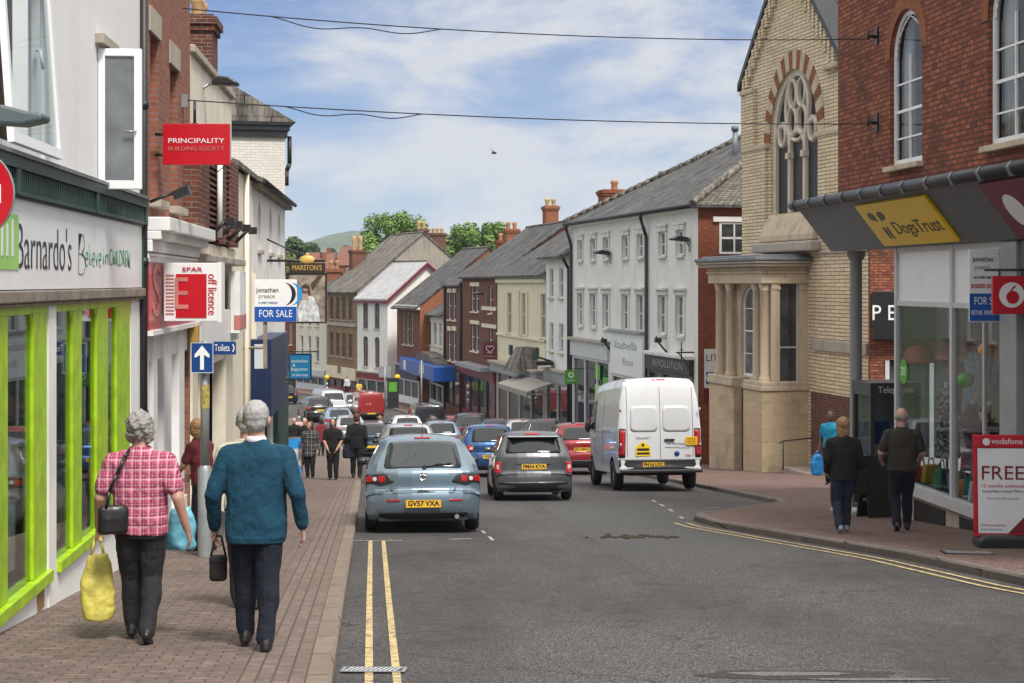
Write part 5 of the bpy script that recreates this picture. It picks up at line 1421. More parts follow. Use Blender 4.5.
chimney(r, (Lw + 2.6, -2.9), 1.2, 1.4, ze - 1, PZ(190, FW.Y(Lw + 2.6, -2.9)), M['brick_side'], 1, M['terracotta'], .5, .2)

# ---- generic far terrace house
def house(fac, name, label, x0, x1, ey, exr, wall, rows_, shop_z, fm, gm, depth, rise, roofm, shopspec=None, side=None, u0=None, u1=None, sillm=None, arch=0.0, bars=(1, 1), cat='shop', over=.25, gable=True, roof=True):
    """rows_: list of (list of (x0,x1) picture columns, y_top, y_bottom, x_ref)"""
    r = fac.root(name, label, cat)
    a = fac.u(x0) if u0 is None else u0; b = fac.u(x1) if u1 is None else u1
    ze = fac.zp(exr, ey); zb = min(fac.g(a), fac.g(b)) - .6
    hs = []
    for cols, yt, yb, xr in rows_:
        zt, zb2 = fac.zp(xr, yt), fac.zp(xr, yb)
        for c0_, c1_ in cols:
            p, q = fac.u(c1_), fac.u(c0_); lo_, hi_ = min(p, q), max(p, q)
            hs.append((lo_, hi_, zb2, zt) + ((arch,) if arch else ()))
    zs = fac.zp(exr, shop_z) if shop_z else None
    nb = len(hs)
    if zs is not None: hs.append((a + .12, b - .12, zb + .1, zs - .1))
    shell(r, a, b, zb, ze, depth, hs, [wall, side or wall], rev=.14, gable=rise if gable else 0, mr=None)
    for h in hs[:nb]: window(r, h, -.08, fm, gm, bars, fr=.06, sill=sillm or M['stone'], sillw=.1)
    if roof: roof_pitched(r, a, b, ze, depth, rise, roofm, over=over)
    if zs is not None and shopspec:
        shopfront(r, fac, a + .14, b - .14, zs, **shopspec)
    return r, a, b, ze
# R4 narrow white house
r, a, b, ze4 = house(FW, 'white_house', 'narrow white painted house between the cream and long white buildings', 571, 546, 253, 560, M['white_wall'],
    [([(563.5, 559), (553.5, 549.5)], 268, 298, 556), ([(563.5, 559), (553.5, 549.5)], 323, 352, 556)], 372, M['white_paint'], M['glass_pale'], 9, 3.0, M['slate'],
    dict(fm=M['white_paint'], fasm=M['grey_mid'], fas_h=.6, n=2, cornice=M['stone_grey']), over=.45)
mb = MB(); mb.tube([(a + .12, .5, ze4 - .1), (a + .12, .1, ze4 - .8), (a + .12, .1, -8.5)], .08); mb.build('downpipe', M['pipe_black'], r)
mb = MB(); u = FW.u(553); z = FW.zp(553, 362); mb.box(u - .5, u + .5, .1, 1.0, z - .15, z + .05); mb.tube([(u, .0, z), (u, .9, z + .3)], .05); mb.build('sign_bracket', M['black_paint'], r)
# R5 cream building
r, a, b, ze5 = house(FW, 'cream_building', 'cream rendered building with tall sash windows and slate turret over the shop', 545.5, 497.5, 274, 540, M['cream_wall'],
    [([(511.5, 507), (525.5, 521.5), (546, 540.5)], 293, 336, 525)], 372, M['cream_paint'], M['glass_pale'], 11, 3.4, M['slate'],
    dict(fm=M['cream_paint'], fasm=M['grey_mid'], fas_h=.5, n=4, cornice=M['stone_grey'], fas_out=.5), bars=(1, 1), over=.3)
zz = FW.zp(540, 281); box_part(r, 'cornice', M['cream_wall'], a, b, .003, .16, zz - .1, zz + .12, .03); box_part(r, 'eaves_board', M['cream_wall'], a, b, .003, .22, ze5 - .2, ze5 - .03, .03)
zz = FW.zp(540, 340); box_part(r, 'string_course', M['cream_wall'], a, b, .003, .10, zz - .08, zz + .06, .02)
for x in (519.3, 527.5):
    u = FW.u(x); box_part(r, 'pilaster', M['cream_wall'], u - .18, u + .18, .003, .09, FW.zp(525, 336), FW.zp(525, 291), .02)
# slate turret on the shop roof
u0_, u1_ = FW.u(527.5, .6), FW.u(515, .6); zt0, zt1 = FW.zp(520, 368), FW.zp(520, 345); um = (u0_ + u1_)/2; w_ = (u1_ - u0_)/2
mb = MB(); q = [(um - w_, .0, zt0), (um + w_, .0, zt0), (um + w_, 1.3, zt0), (um - w_, 1.3, zt0)]; q2 = [(um - w_*.55, .0, zt1), (um + w_*.55, .0, zt1), (um + w_*.55, .7, zt1), (um - w_*.55, .7, zt1)]
for i in range(4):
    j = (i+1) % 4; mb.face([q[i], q[j], q2[j], q2[i]])
mb.face(q[::-1]); mb.face(q2); mb.build('turret', M['slate_old'], r, fix=True)
for x, y in ((512, 350), (538, 353)):
    u = FW.u(x); z = FW.z(y, u); box_part(r, 'alarm_box', M['green_dark'], u - .25, u + .25, .003, .15, z - .3, z + .3, .04)
# awning
uA0, uA1 = FW.u(563), FW.u(531); zA0 = FW.zp(548, 379); 
t = thing('awning', 'pale fabric awning pulled out over the shop of the narrow white house', 'awning', (FW.O.x, FW.O.y, 0), FW.rz)
mb = MB(); mb.prism([(.55, zA0), (1.9, zA0 - .42), (1.9, zA0 - .68), (1.87, zA0 - .68), (1.87, zA0 - .47), (.55, zA0 - .06)], uA0, uA1, 'x'); mb.build('canvas', paint('canvas', (.30, .275, .24), .85, .2), t, fix=True)
mb = MB(); mb.tube([(uA0 + .1, .05, zA0 - .6), (uA0 + .1, 1.85, zA0 - .55)], .03); mb.tube([(uA1 - .1, .05, zA0 - .6), (uA1 - .1, 1.85, zA0 - .55)], .03); mb.build('arm', M['steel'], t)
# R6 brick building: three bays
grp = None
r, a, b, ze6 = house(FW, 'brick_terrace', 'dark red brick terrace with white lintels and heart shop sign', 496.5, 462, 275.5, 494, M['brick_mid'],
    [([(478.8, 475.4), (474.4, 471), (492.5, 489)], 286, 312, 478), ([(478.8, 475.4), (474.4, 471), (492.5, 489)], 324, 352, 478)], 372, M['white_paint'], M['glass'], 9, 3.2, M['slate'],
    dict(fm=M['maroon'], fasm=M['red_dark'], fas_h=.6, n=4, cornice=M['grey_mid']), bars=(0, 1), sillm=M['cream_wall'])
for x0, x1, y in ((479.5, 470.5, 284.3), (479.5, 470.5, 322.3), (497, 482, 308.5), (497, 482, 326)):
    u0q, u1q = FW.u(x0), FW.u(x1); z = FW.zp((x0+x1)/2, y); box_part(r, 'stone_band', M['cream_wall'], max(u0q, a), u1q, .003, .05, z - .12, z + .12)
r2, a2, b2, _ = house(FW, 'brick_house', 'dark red brick house with paired windows beside the low white shop', 461.8, 445, 284.5, 455, M['brick_mid'],
    [([(456, 452.8), (451.2, 448)], 292, 320, 452), ([(456, 452.8), (451.2, 448)], 330, 361, 452)], 372, M['white_paint'], M['glass'], 9, 2.9, M['slate'],
    dict(fm=M['brick_mid'], fasm=M['grey_paint'], fas_h=.5, n=2), bars=(0, 1), sillm=M['cream_wall'])
for xx in (462.0, 445.8):
    u = FW.u(xx); mb = MB(); mb.tube([(u, .1, ze6 - .4), (u, .1, -9)], .09); mb.build('downpipe', M['pipe_black'], r2)
for x, y in ((454.4, 290.5), (449.6, 290.5), (454.4, 328.5), (449.6, 328.5)):
    u = FW.u(x); z = FW.z(y, u); box_part(r2, 'stone_lintel', M['cream_wall'], u - .75, u + .75, .003, .05, z - .15, z + .15)
t, hw_, hh_, f = hang_sign('heart_shop_sign', 'maroon hanging sign with white heart outline on brick terrace', 483, 497, 342.5, 358.5, 97.0, M['maroon'], rz=R(4))
mb = MB(); hp = [(math.sin(a)**3*.24, (13*math.cos(a) - 5*math.cos(2*a) - 2*math.cos(3*a) - math.cos(4*a))/16*.24 + .10) for a in [2*math.pi*k/26 for k in range(27)]]
mb.tube([(p, f, q) for p, q in hp], .028, 5); mb.build('heart', M['sign_white'], t); lettering('Heart', t, (0, f - .01, -.14), .14, M['sign_white'], .42); lettering('Foundation', t, (0, f - .01, -.34), .12, M['sign_white'], .66)
mb = MB(); mb.tube([(-hw_, 0, hh_ + .08), (1.4, .1, hh_ + .08)], .03); mb.build('bracket', M['black_paint'], t)
wall_lamp(FW, 487, 296, 'black street lamp head on the dark red brick terrace', .5)
mb = MB(); mb.box(FW.u(496), FW.u(470), .1, 1.0, FW.zp(480, 366) - .1, FW.zp(480, 366) + .15); mb.build('shop_canopy', M['grey_mid'], r)
FRt = FW
chimney(r, (FW.u(515), -4.5), 1.1, 1.0, ze6, PZ(224, FW.Y(FW.u(515), -4.5)), M['brick_orange'], 2, M['terracotta'], .5, .17) if False else None
def chim_px(root, fac, x0, x1, ytop, w, mat, npots, potm, zlow, poth=.5):
    u = fac.u((x0 + x1)/2, w); Y = fac.Y(u, w); sx = (x1 - x0)/F*Y*.86
    chimney(root, (u, w), 1.0, sx if sx < 1.6 else sx, zlow, PZ(ytop, Y), mat, npots, potm, poth, .17, ax=(0, 1))
chim_px(r, FW, 504, 519, 229, -4.6, M['brick_orange'], 2, M['terracotta'], ze6 - .5)
chim_px(r, FW, 496, 505, 240, -4.6, M['brick_side'], 1, M['terracotta'], ze6 - .5)
chim_px(r, FW, 543, 558, 206, -5.5, M['brick_orange'], 2, M['pot_buff'], ze5 - .2)
# R7 low white shop with blue canopy
r, a, b, ze7 = house(FW, 'low_white_shop', 'low white shop with three windows and a royal blue canopy', 444.6, 424, 313, 435, M['cream_pale'],
    [([(431, 427.5), (436.8, 433.3), (442, 438.8)], 322, 346, 435)], 376, M['white_paint'], M['glass_pale'], 7, 2.2, M['slate'],
    dict(fm=M['white_paint'], fasm=None, fas_h=.5, n=3), over=.4)
o = box_part(r, 'canopy', M['blue_royal'], FW.u(458), FW.u(421), .2, 1.7, FW.zp(440, 375.5), FW.zp(440, 361.5), .03)
mb = MB(); mb.prism([(FW.u(452), FW.zp(440, 361)), (FW.u(430), FW.zp(440, 361)), (FW.u(437), FW.zp(440, 352)), (FW.u(444), FW.zp(440, 353))], .2, 1.2, 'y'); mb.build('canopy_roof', M['slate_old'], r, fix=True)
uu = FW.u(426.5); box_part(o, 'notice', M['sign_white'], uu - .6, uu + .6, 1.702, 1.71, FW.zp(440, 373.5), FW.zp(440, 364))
# R8 brick house side-on to us
p1 = (PX(420, 121.0), 121.0); p2 = (PX(397, 127.0), 127.0)
F8 = Fac(p0=p1, p1=p2)
r, a, b, ze8 = house(F8, 'orange_brick_shop', 'orange brick gabled shop with a tall arched centre window', 420, 397, 304.5, 408, M['brick_mid'],
    [([(405.2, 402.6), (409.6, 406.6), (413.4, 411)], 313, 345, 408)], 366, M['cream_paint'], M['glass'], 11, 4.3, M['slate'],
    dict(fm=M['white_paint'], fasm=M['navy'], fas_h=1.0, n=3, cornice=M['grey_mid']), side=M['brick_orange'], bars=(0, 1), over=.5, u0=0)
box_part(r, 'eaves_board', M['white_paint'], a, b, .003, .3, ze8 - .35, ze8 - .02)
# R9 white gabled house with maroon trim
p1 = (PX(387.5, 129.5), 129.5); p2 = (PX(357.3, 134.6), 134.6)
F9 = Fac(p0=p1, p1=p2)
r, a, b, ze9 = house(F9, 'white_gabled_house', 'white gabled house with maroon edged roof and arched windows', 387.5, 357.3, 298, 372, M['white_wall'],
    [([(368, 363), (379.5, 374.5)], 302.5, 328.5, 370), ([(368, 363), (379.5, 374.5)], 336.5, 367, 370)], 373, M['maroon'], M['glass_pale'], 7.0, 2.9, M['slate_pale'],
    dict(fm=M['cream_paint'], fasm=M['red_dark'], fas_h=.5, n=3, cornice=M['stone_grey']), u0=0, arch=.3, bars=(1, 3), over=.2, roof=False)
k = 2.9/3.5
ro = roof_pitched(r, a, b, ze9, 7.0, 2.9, M['slate_pale'], over=.25, oe=.25, th=.14)
mb = MB(); mb.prism([(.27, ze9 - .27*k - .22), (-3.5, ze9 + 2.9 - .2), (-7.27, ze9 - .27*k - .22), (-7.27, ze9 - .27*k + .0), (-3.5, ze9 + 2.9 + .03), (.27, ze9 - .27*k + .0)], a - .34, a - .252, 'x')
mb.box(a - .3, b + .3, .26, .34, ze9 - .42, ze9 - .22); mb.build('bargeboard', M['maroon'], r, fix=True)
# R10 brown stone house, red shopfront
p1 = (PX(357.0, 135.2), 135.2); p2 = (PX(327.3, 143.0), 143.0)
F10 = Fac(p0=p1, p1=p2)
colsA = [(333.5, 330), (339.5, 336), (346, 342), (352.5, 348.5)]
r, a, b, ze10 = house(F10, 'brown_stone_house', 'brown stone house with big mottled slate roof and red shop front', 357, 327.3, 290.5, 342, M['stone_brown'],
    [(colsA, 297, 320, 342), (colsA, 333, 357, 342)], 367, M['wood'], M['glass'], 12, 4.9, M['slate_old'],
    dict(fm=M['red_dark'], fasm=M['cream_wall'], fas_h=1.0, n=4, gm=M['glass']), side=M['taupe_wall'], u0=0, bars=(1, 1), over=.3, sillm=M['stone_grey'])
mb = MB(); mb.box(a, b, .003, .12, F10.zp(342, 326), F10.zp(342, 322.5)); mb.build('string_course', M['stone_grey'], r)
u = F10.u(341.5); o = box_part(r, 'crest', M['stone_brown'], u - .35, u + .35, .185, .26, F10.zp(342, 373), F10.zp(342, 366))
chim_px(r, F10, 415, 427, 229, -6.6, M['brick_dark'], 2, M['pot_buff'], ze10 + 2.5, .7)
chim_px(r, F10, 425, 446, 233, -9.3, M['brick_dark'], 4, M['pot_buff'], ze10 + 1.5, .45)
chimney(r, (b - .3, -2.7), 1.0, 1.2, ze10 + .5, PZ(250, F10.Y(b, -2.7)), M['brick_mid'], 2, M['pot_buff'], 1.25, .2, ax=(0, 1))
# R11 cream house beyond with blue shop
p1 = (PX(326.5, 144.2), 144.2); p2 = (PX(296, 150), 150)
F11 = Fac(p0=p1, p1=p2)
r, a, b, ze11 = house(F11, 'cream_house', 'pale cream house with blue shop front behind the hanging signs', 326.5, 296, 300, 312, M['cream_pale'],
    [([(303.2, 300.4), (311, 308), (319, 315.6)], 336, 361, 310), ([(303.2, 300.4), (311, 308), (319, 315.6)], 308, 326, 310)], 369, M['white_paint'], M['glass_pale'], 9, 2.2, M['slate'],
    dict(fm=M['grey_light'], fasm=M['grey_light'], fas_h=.6, n=4), u0=0, bars=(0, 1))
p1 = (PX(295, 151), 151); p2 = (PX(255, 158), 158)
F12 = Fac(p0=p1, p1=p2)
house(F12, 'far_brick_shop', 'far brick shop partly hidden behind the hanging shop signs', 295, 255, 312, 290, M['brick_side'],
    [([(292, 289), (284, 281)], 322, 345, 290)], 372, M['white_paint'], M['glass_pale'], 9, 2.6, M['tile_red'], dict(fm=M['green_dark'], fasm=M['green_sign'], fas_h=.6, n=4), u0=0)
# ================================================================== hanging signs on the left, cables, lamps
Y = 19.6
t, hw, hh, f = hang_sign('red_projecting_sign', 'bright red projecting sign lettered PRINCIPALITY on the brick wall', 163.5, 230, 124, 165, Y, M['red_sign'], th=.08)
lettering('PRINCIPALITY', t, (0, f, hh*.16), .085, M['sign_white'], hw*1.68); lettering('BUILDING SOCIETY', t, (0, f, -hh*.22), .07, M['red_pale'], hw*1.68)
mb = MB(); mb.tube([(-hw - .1, 0, hh*.5), (-hw*.9, 0, hh*.5)], .02); mb.tube([(-hw - .1, 0, -hh*.5), (-hw*.9, 0, -hh*.5)], .02); mb.tube([(hw*.9, 0, -hh), (hw*.5, 0, -hh - .12)], .006); mb.build('bracket', M['black_paint'], t)
t, hw, hh, f = hang_sign('off_licence_sign', 'white framed red light box reading off licence beside the red fascia', 166, 219, 263, 321, 19.3, M['sign_white'], th=.22)
box_part(t, 'side_panel', M['white_paint'], hw + .002, hw + .05, -.11, .11, -hh - .01, hh + .01)
box_part(t, 'red_panel', M['red_sign'], -hw*.55, hw*.60, f - .004, f + .003, -hh*.88, hh*.62)
lettering('off licence', t, (hw*.80, f, -hh*.08), .15, M['red_sign'], hh*1.4, rot2=R(-90)); lettering('SPAR', t, (.02, f - .006, hh*.78), .07, M['red_sign'], hw*.75)
lettering('E', t, (-hw*.36, f - .008, -hh*.1), .55, M['red_pale'], .16)
for k in range(12):
    box_part(t, 'lettering', M['red_pale'], -hw*.93, -hw*.62, f - .003, f, hh*(.55 - k*.12), hh*(.60 - k*.12)) if k % 1 == 0 else None
t = thing('alarm_box', 'small yellow alarm box under the red shop fascia', 'alarm box', FL.world(FL.u(186), .06, FL.zp(186, 333)), FL.rz)
bevel(box_part(t, 'case', paint('alarm_yellow', (.42, .25, .06), .5), -.10, .10, 0, .12, -.14, .12), .02); box_part(t, 'light', M['orange'], -.03, .03, .03, .09, -.19, -.142)
# blue arrow and toilets signs on one post
Yp = 18.6; p = Vector((PX(205, Yp), Yp, G(Yp) + KERB))
t = thing('sign_post', 'grey signpost on the left pavement with a wider base and yellow sticker', 'post', p)
h_ = PZ(345, Yp) - p.z
mb = MB(); mb.cyl((0, 0, 1.05), (0, 0, h_ + .05), .052, n=12); mb.build('pole', M['zinc'], t)
mb = MB(); mb.lathe([(.085, 0), (.085, 1.0), (.055, 1.06)], 14); mb.build('base', M['zinc'], t)
mb = MB(); mb.lathe([(.055, 1.72), (.055, 2.0)], 14); mb.build('sticker', paint('sticker', (.42, .32, .10), .6, .6, scale=25), t)
t, hw, hh, f = hang_sign('one_way_sign', 'square blue sign with white upward arrow on the grey post', 191, 213.5, 342.5, 373, Yp - .1, M['blue_sign'], th=.02)
mb = MB(); ar = [(-.022, -hh*.78), (.022, -hh*.78), (.022, hh*.2), (.022 + .05, hh*.02), (.085, hh*.02), (.085, hh*.22), (0, hh*.80), (-.085, hh*.22), (-.085, hh*.02), (-.072, hh*.02), (-.022, hh*.2)]
mb.prism(ar, f - .003, f + .006, 'y'); mb.build('arrow', M['sign_white'], t, fix=True)
mb = MB(); e = .008; mb.box(-hw, hw, f, f + .005, hh - e, hh); mb.box(-hw, hw, f, f + .005, -hh, -hh + e); mb.box(-hw, -hw + e, f, f + .005, -hh + e, hh - e); mb.box(hw - e, hw, f, f + .005, -hh + e, hh - e); mb.build('border', M['sign_grey'], t)
t, hw, hh, f = hang_sign('toilets_sign', 'small blue finger sign reading Toilets beside the arrow sign', 213.8, 236, 341.5, 354.5, Yp - .02, M['blue_sign'], th=.03)
lettering('Toilets', t, (-hw*.22, f, 0), .115, M['sign_white'], hw*1.35); mb = MB(); mb.prism([(hw*.68, hh*.6), (hw*.78, hh*.6), (hw*.92, 0), (hw*.78, -hh*.6), (hw*.68, -hh*.6), (hw*.82, 0)], f - .003, f + .004, 'y'); mb.build('arrow', M['sign_white'], t, fix=True)
# estate agent board (left) on its post
Y = 31.0
t, hw, hh, f = hang_sign('estate_agent_board', 'white estate agent board with blue for sale band on the left beside the pub sign', 254.5, 297, 279.5, 322, Y, M['sign_white'], th=.03)
lettering('jonathan', t, (-hw*.38, f, hh*.50), .13, M['black_paint'], hw*1.05); lettering('preece', t, (-hw*.42, f, hh*.22), .12, M['grey_mid'], hw*.75)
crescents(t, hw*.40, hh*.32, f, .75, (M['black_paint'], M['blue_bright']))
lettering('01989 768320', t, (-hw*.35, f, -hh*.10), .06, M['teal_sign'], hw*.9)
box_part(t, 'band', M['blue_royal'], -hw*.99, hw*.99, f - .003, f + .003, -hh*.98, -hh*.28); lettering('FOR SALE', t, (0, f - .006, -hh*.62), .20, M['sign_white'], hw*1.55)
mb = MB(); mb.box(-hw*.6, -hw*.42, .02, .07, -hh - .9, hh*.8); mb.tube([(-hw*.5, .05, -hh - .5), (-hw - .5, .05, -hh - .5)], .03); mb.build('post', M['wood_grey'], t)
# pub sign: framed picture board with name board above
Y = 37.0
t, hw, hh, f = hang_sign('pub_sign', "hanging pub sign with a painted robed figure under a MARSTON'S name board", 289, 325.5, 274.5, 322, Y, paint('sign_dusk', (.30, .25, .19), .6, .7, scale=6), th=.07, frame=M['black_paint'])
bevel(box_part(t, 'name_board', paint('name_brown', (.035, .02, .015), .5), -hw*.98, hw*.98, -.05, .05, hh + .03, hh + .27), .01)
lettering("MARSTON'S", t, (0, -.055, hh + .15), .17, M['gold'], hw*1.6)
mb = MB(); pp_ = [(-hw*.45, -hh*.98), (hw*.72, -hh*.98), (hw*.6, -hh*.35), (hw*.35, hh*.05), (hw*.05, hh*.15), (-hw*.3, -.1*hh), (-hw*.55, -hh*.5)]; mb.prism(pp_, f - .004, f + .004, 'y'); mb.build('painted_robe', paint('robe', (.62, .64, .64), .6, .5, scale=9), t, fix=True)
mb = MB(); mb.lathe([(.001, f - .008), (hw*.17, f - .008), (hw*.17, f)], 14, axis='y', c=(-hw*.12, 0, hh*.36)); mb.prism([(-hw*.25, hh*.2), (hw*.02, hh*.2), (hw*.1, -hh*.1), (-hw*.3, -hh*.05)], f - .009, f - .004, 'y'); mb.build('painted_face', paint('painted_skin', (.45, .30, .22), .6), t, fix=True)
mb = MB(); mb.prism([(-hw*.38, hh*.1), (-hw*.32, hh*.5), (-hw*.1, hh*.62), (hw*.12, hh*.52), (hw*.2, hh*.1), (hw*.08, hh*.12), (hw*.04, hh*.40), (-hw*.22, hh*.42), (-hw*.26, hh*.1)], f - .013, f - .009, 'y'); mb.prism([(hw*.3, hh*.3), (hw*.85, hh*.95), (hw*.6, hh*.95), (hw*.2, hh*.6)], f - .004, f, 'y'); mb.prism([(-hw*.95, -hh*.2), (-hw*.6, hh*.1), (-hw*.6, -hh*.9), (-hw*.95, -hh*.9)], f - .004, f, 'y'); mb.build('painted_hair', paint('painted_brown', (.07, .04, .025), .6, .4), t, fix=True)
mb = MB(); mb.tube([(-hw - .9, 0, hh + .32), (hw, 0, hh + .32)], .03); mb.tube([(-hw - .9, 0, hh + 1.0), (hw*.2, 0, hh + .34)], .02); mb.build('bracket', M['black_paint'], t)
mb = MB(); mb.sphere((0, 0, hh + .33), .12, 10, 0, (1.6, .6, 1)); mb.cyl((0, 0, hh + .4), (0, 0, hh + .5), .03, n=8); mb.build('finial', M['gold'], t)
Y = 44.0
t, hw, hh, f = hang_sign('teal_sign', 'teal sandwich shop sign hanging below the pub sign', 290, 310.5, 354.5, 378.5, Y, M['teal_sign'], th=.06, frame=M['navy'])
lettering('sandwiches', t, (-.02, f, hh*.45), .12, M['sign_grey'], hw*1.6); lettering('&', t, (-hw*.6, f, hh*.1), .12, M['sign_grey'], .07); lettering('baguettes', t, (-.02, f, -hh*.22), .12, M['sign_grey'], hw*1.6); lettering('to take away', t, (0, f, -hh*.7), .11, M['sign_grey'], hw*1.5)
mb = MB(); mb.tube([(-hw - .5, 0, hh + .08), (hw + .2, 0, hh + .08)], .02); mb.build('bracket', M['black_paint'], t)
# blue A-board on the pavement
p = at(290, 478, KERB); t = thing('blue_sign_board', 'blue and white pavement A-board behind the man in teal', 'A-board', p, R(12))
mb = MB(); mb.M = Matrix.Rotation(R(-8), 4, 'X'); mb.box(-.36, .36, -.02, .02, 0, 1.15); bo = mb.build('frame', M['wood'], t)
mb = MB(); mb.M = Matrix.Rotation(R(-8), 4, 'X'); mb.box(-.32, .32, -.026, -.021, .05, 1.11); mb.build('poster', M['sign_grey'], bo)
mb = MB(); mb.M = Matrix.Rotation(R(-8), 4, 'X'); mb.box(-.32, .32, -.031, -.0265, .82, 1.11); mb.face([(-.32, -.028, .5), (-.1, -.028, .62), (.32, -.028, .3), (.32, -.028, .06), (-.32, -.028, .2)]); mb.build('blue_band', M['blue_bright'], bo)
mb = MB(); mb.M = Matrix.Translation((0, .42, 0)) @ Matrix.Rotation(R(10), 4, 'X'); mb.box(-.36, .36, -.02, .02, 0, 1.12); mb.build('back_board', M['wood'], t)
# street lamp head on the cream parapet
t = thing('wall_lamp', 'black street lamp head on an arm above the red PRINCIPALITY sign', 'street lamp', Vector((PX(212, 24.5), 24.5, PZ(84, 24.5))), 0)
mb = MB(); mb.tube([(-.25, 0, -.15), (-.05, 0, 0), (.1, 0, .0)], .022); mb.box(-.32, -.22, -.05, .05, -.5, .05); mb.build('arm', M['steel'], t)
mb = MB(); mb.prism([(.0, -.02), (.40, -.03), (.41, .02), (.28, .10), (.12, .12), (.02, .07)], -.12, .12, 'y'); bevel(mb.build('lamp_head', M['black_paint'], t, fix=True), .03)
# overhead cables strung across the street
def cable(name, label, a, b, sag, r=.0085, extra=None):
    t = thing(name, label, 'cable', a)
    pts = []
    for k in range(41):
        s = k/40; p = a.lerp(b, s); p.z -= sag*4*s*(1 - s); pts.append(p - a)
    mb = MB(); mb.tube(pts, r, 6); mb.build('wire', M['wire'], t)
    if extra:
        s0, s1, dip = extra; pts = []
        for k in range(25):
            s = s0 + (s1 - s0)*k/24; p = a.lerp(b, s); q = k/24; p.z -= sag*4*s*(1 - s) + dip*math.sin(math.pi*q)*(1 + .5*math.sin(9*q)); pts.append(p - a)
        mb = MB(); mb.tube(pts, r*.9, 6); mb.build('loose_wire', M['wire'], t)
Ya, Yb2 = 22.0, F1.Y(F1.u(877.5), .12)
b1 = F1.world(F1.u(877.5), .15, F1.zp(877.5, 39)); b2 = F1.world(F1.u(877.5), .15, F1.zp(877.5, 124))
a1 = Vector((PX(170, Ya), Ya, PZ(7, Ya))); a2 = Vector((PX(186, Ya), Ya, PZ(100, Ya)))
cable('overhead_cable', 'upper black cable strung across the street with a loose loop', a1, b1, .16, extra=(.12, .34, .12))
cable('overhead_cable', 'lower black cable strung across the street below the first', a2, b2, .10, extra=(.12, .30, .10))
t = thing('insulator', 'grey bracket with black insulator holding cables at the cream parapet', 'bracket', a2)
mb = MB(); mb.box(-.35, .02, -.03, .03, -.10, .08); mb.build('bracket', M['zinc'], t)
mb = MB(); mb.cyl((.12, 0, -.02), (.12, 0, -.32), .02, n=8); mb.cyl((.12, 0, -.32), (.12, 0, -.42), .05, n=8); mb.build('insulator', M['black_paint'], t)
# birds in the sky
for px, py, lab in ((494, 153, 'small dark bird flying above the rooftops'),):
    mb = MB(); mb.sphere((0, 0, 0), .07, 8, 0, (1.8, .8, .7)); mb.face([(0, .05, 0), (.1, .0, .0), (-.15, .45, .12)]); mb.face([(0, -.05, 0), (.1, 0, 0), (-.15, -.45, .14)]); o = mb.build('bird', M['black_paint']); o.location = (PX(px, 70), 70, PZ(py, 70)); tag(o, lab, 'bird')
# belisha beacons and zebra posts far down
for px, Yb3, lab in ((327, 136.5, 'yellow globe beacon on a striped pole before the red shop front'), (397.5, 119.5, 'yellow globe beacon on a striped pole before the orange brick shop')):
    X = PX(px, Yb3); g0 = G(Yb3) + KERB; t = thing('beacon', lab, 'beacon', (X, Yb3, g0))
    zt = PZ(378.5, Yb3) - g0
    mb = MB()
    for k in range(8): mb.cyl((0, 0, zt*k/8), (0, 0, zt*(k+1)/8), .07, n=8, m=k % 2)
    mb.build('pole', [M['black_paint'], M['sign_white']], t); mb = MB(); mb.sphere((0, 0, zt + .1), .22, 12); mb.build('globe', M['yellow'], t)
t = thing('road_sign', 'back of a grey square road sign standing before the white gabled house', 'road sign', (PX(385, 117), 117, G(117) + KERB))
mb = MB(); mb.cyl((0, 0, 0), (0, 0, 3.1), .05, n=8); mb.build('pole', M['zinc'], t); box_part(t, 'plate', M['zinc'], -.45, .45, -.03, .0, 2.3, 3.1)
t = thing('notice_board', 'tall dark notice board with green poster at the far kerb', 'notice board', (PX(393, 118), 118, G(118) + KERB)); box_part(t, 'case', M['plastic_black'], -.42, .42, -.1, .1, 0, 2.2); box_part(t, 'poster', M['green_sign'], -.3, .3, -.11, -.101, 1.2, 1.9)
t = thing('street_pole', 'slim grey pole on the far pavement below the blue canopy', 'pole', (PX(421.5, 108), 108, G(108) + KERB)); mb = MB(); mb.cyl((0, 0, 0), (0, 0, 3.8), .055, n=8); mb.build('pole', M['zinc'], t); box_part(t, 'collar', M['zinc'], -.16, .16, -.05, .05, 2.9, 3.5)

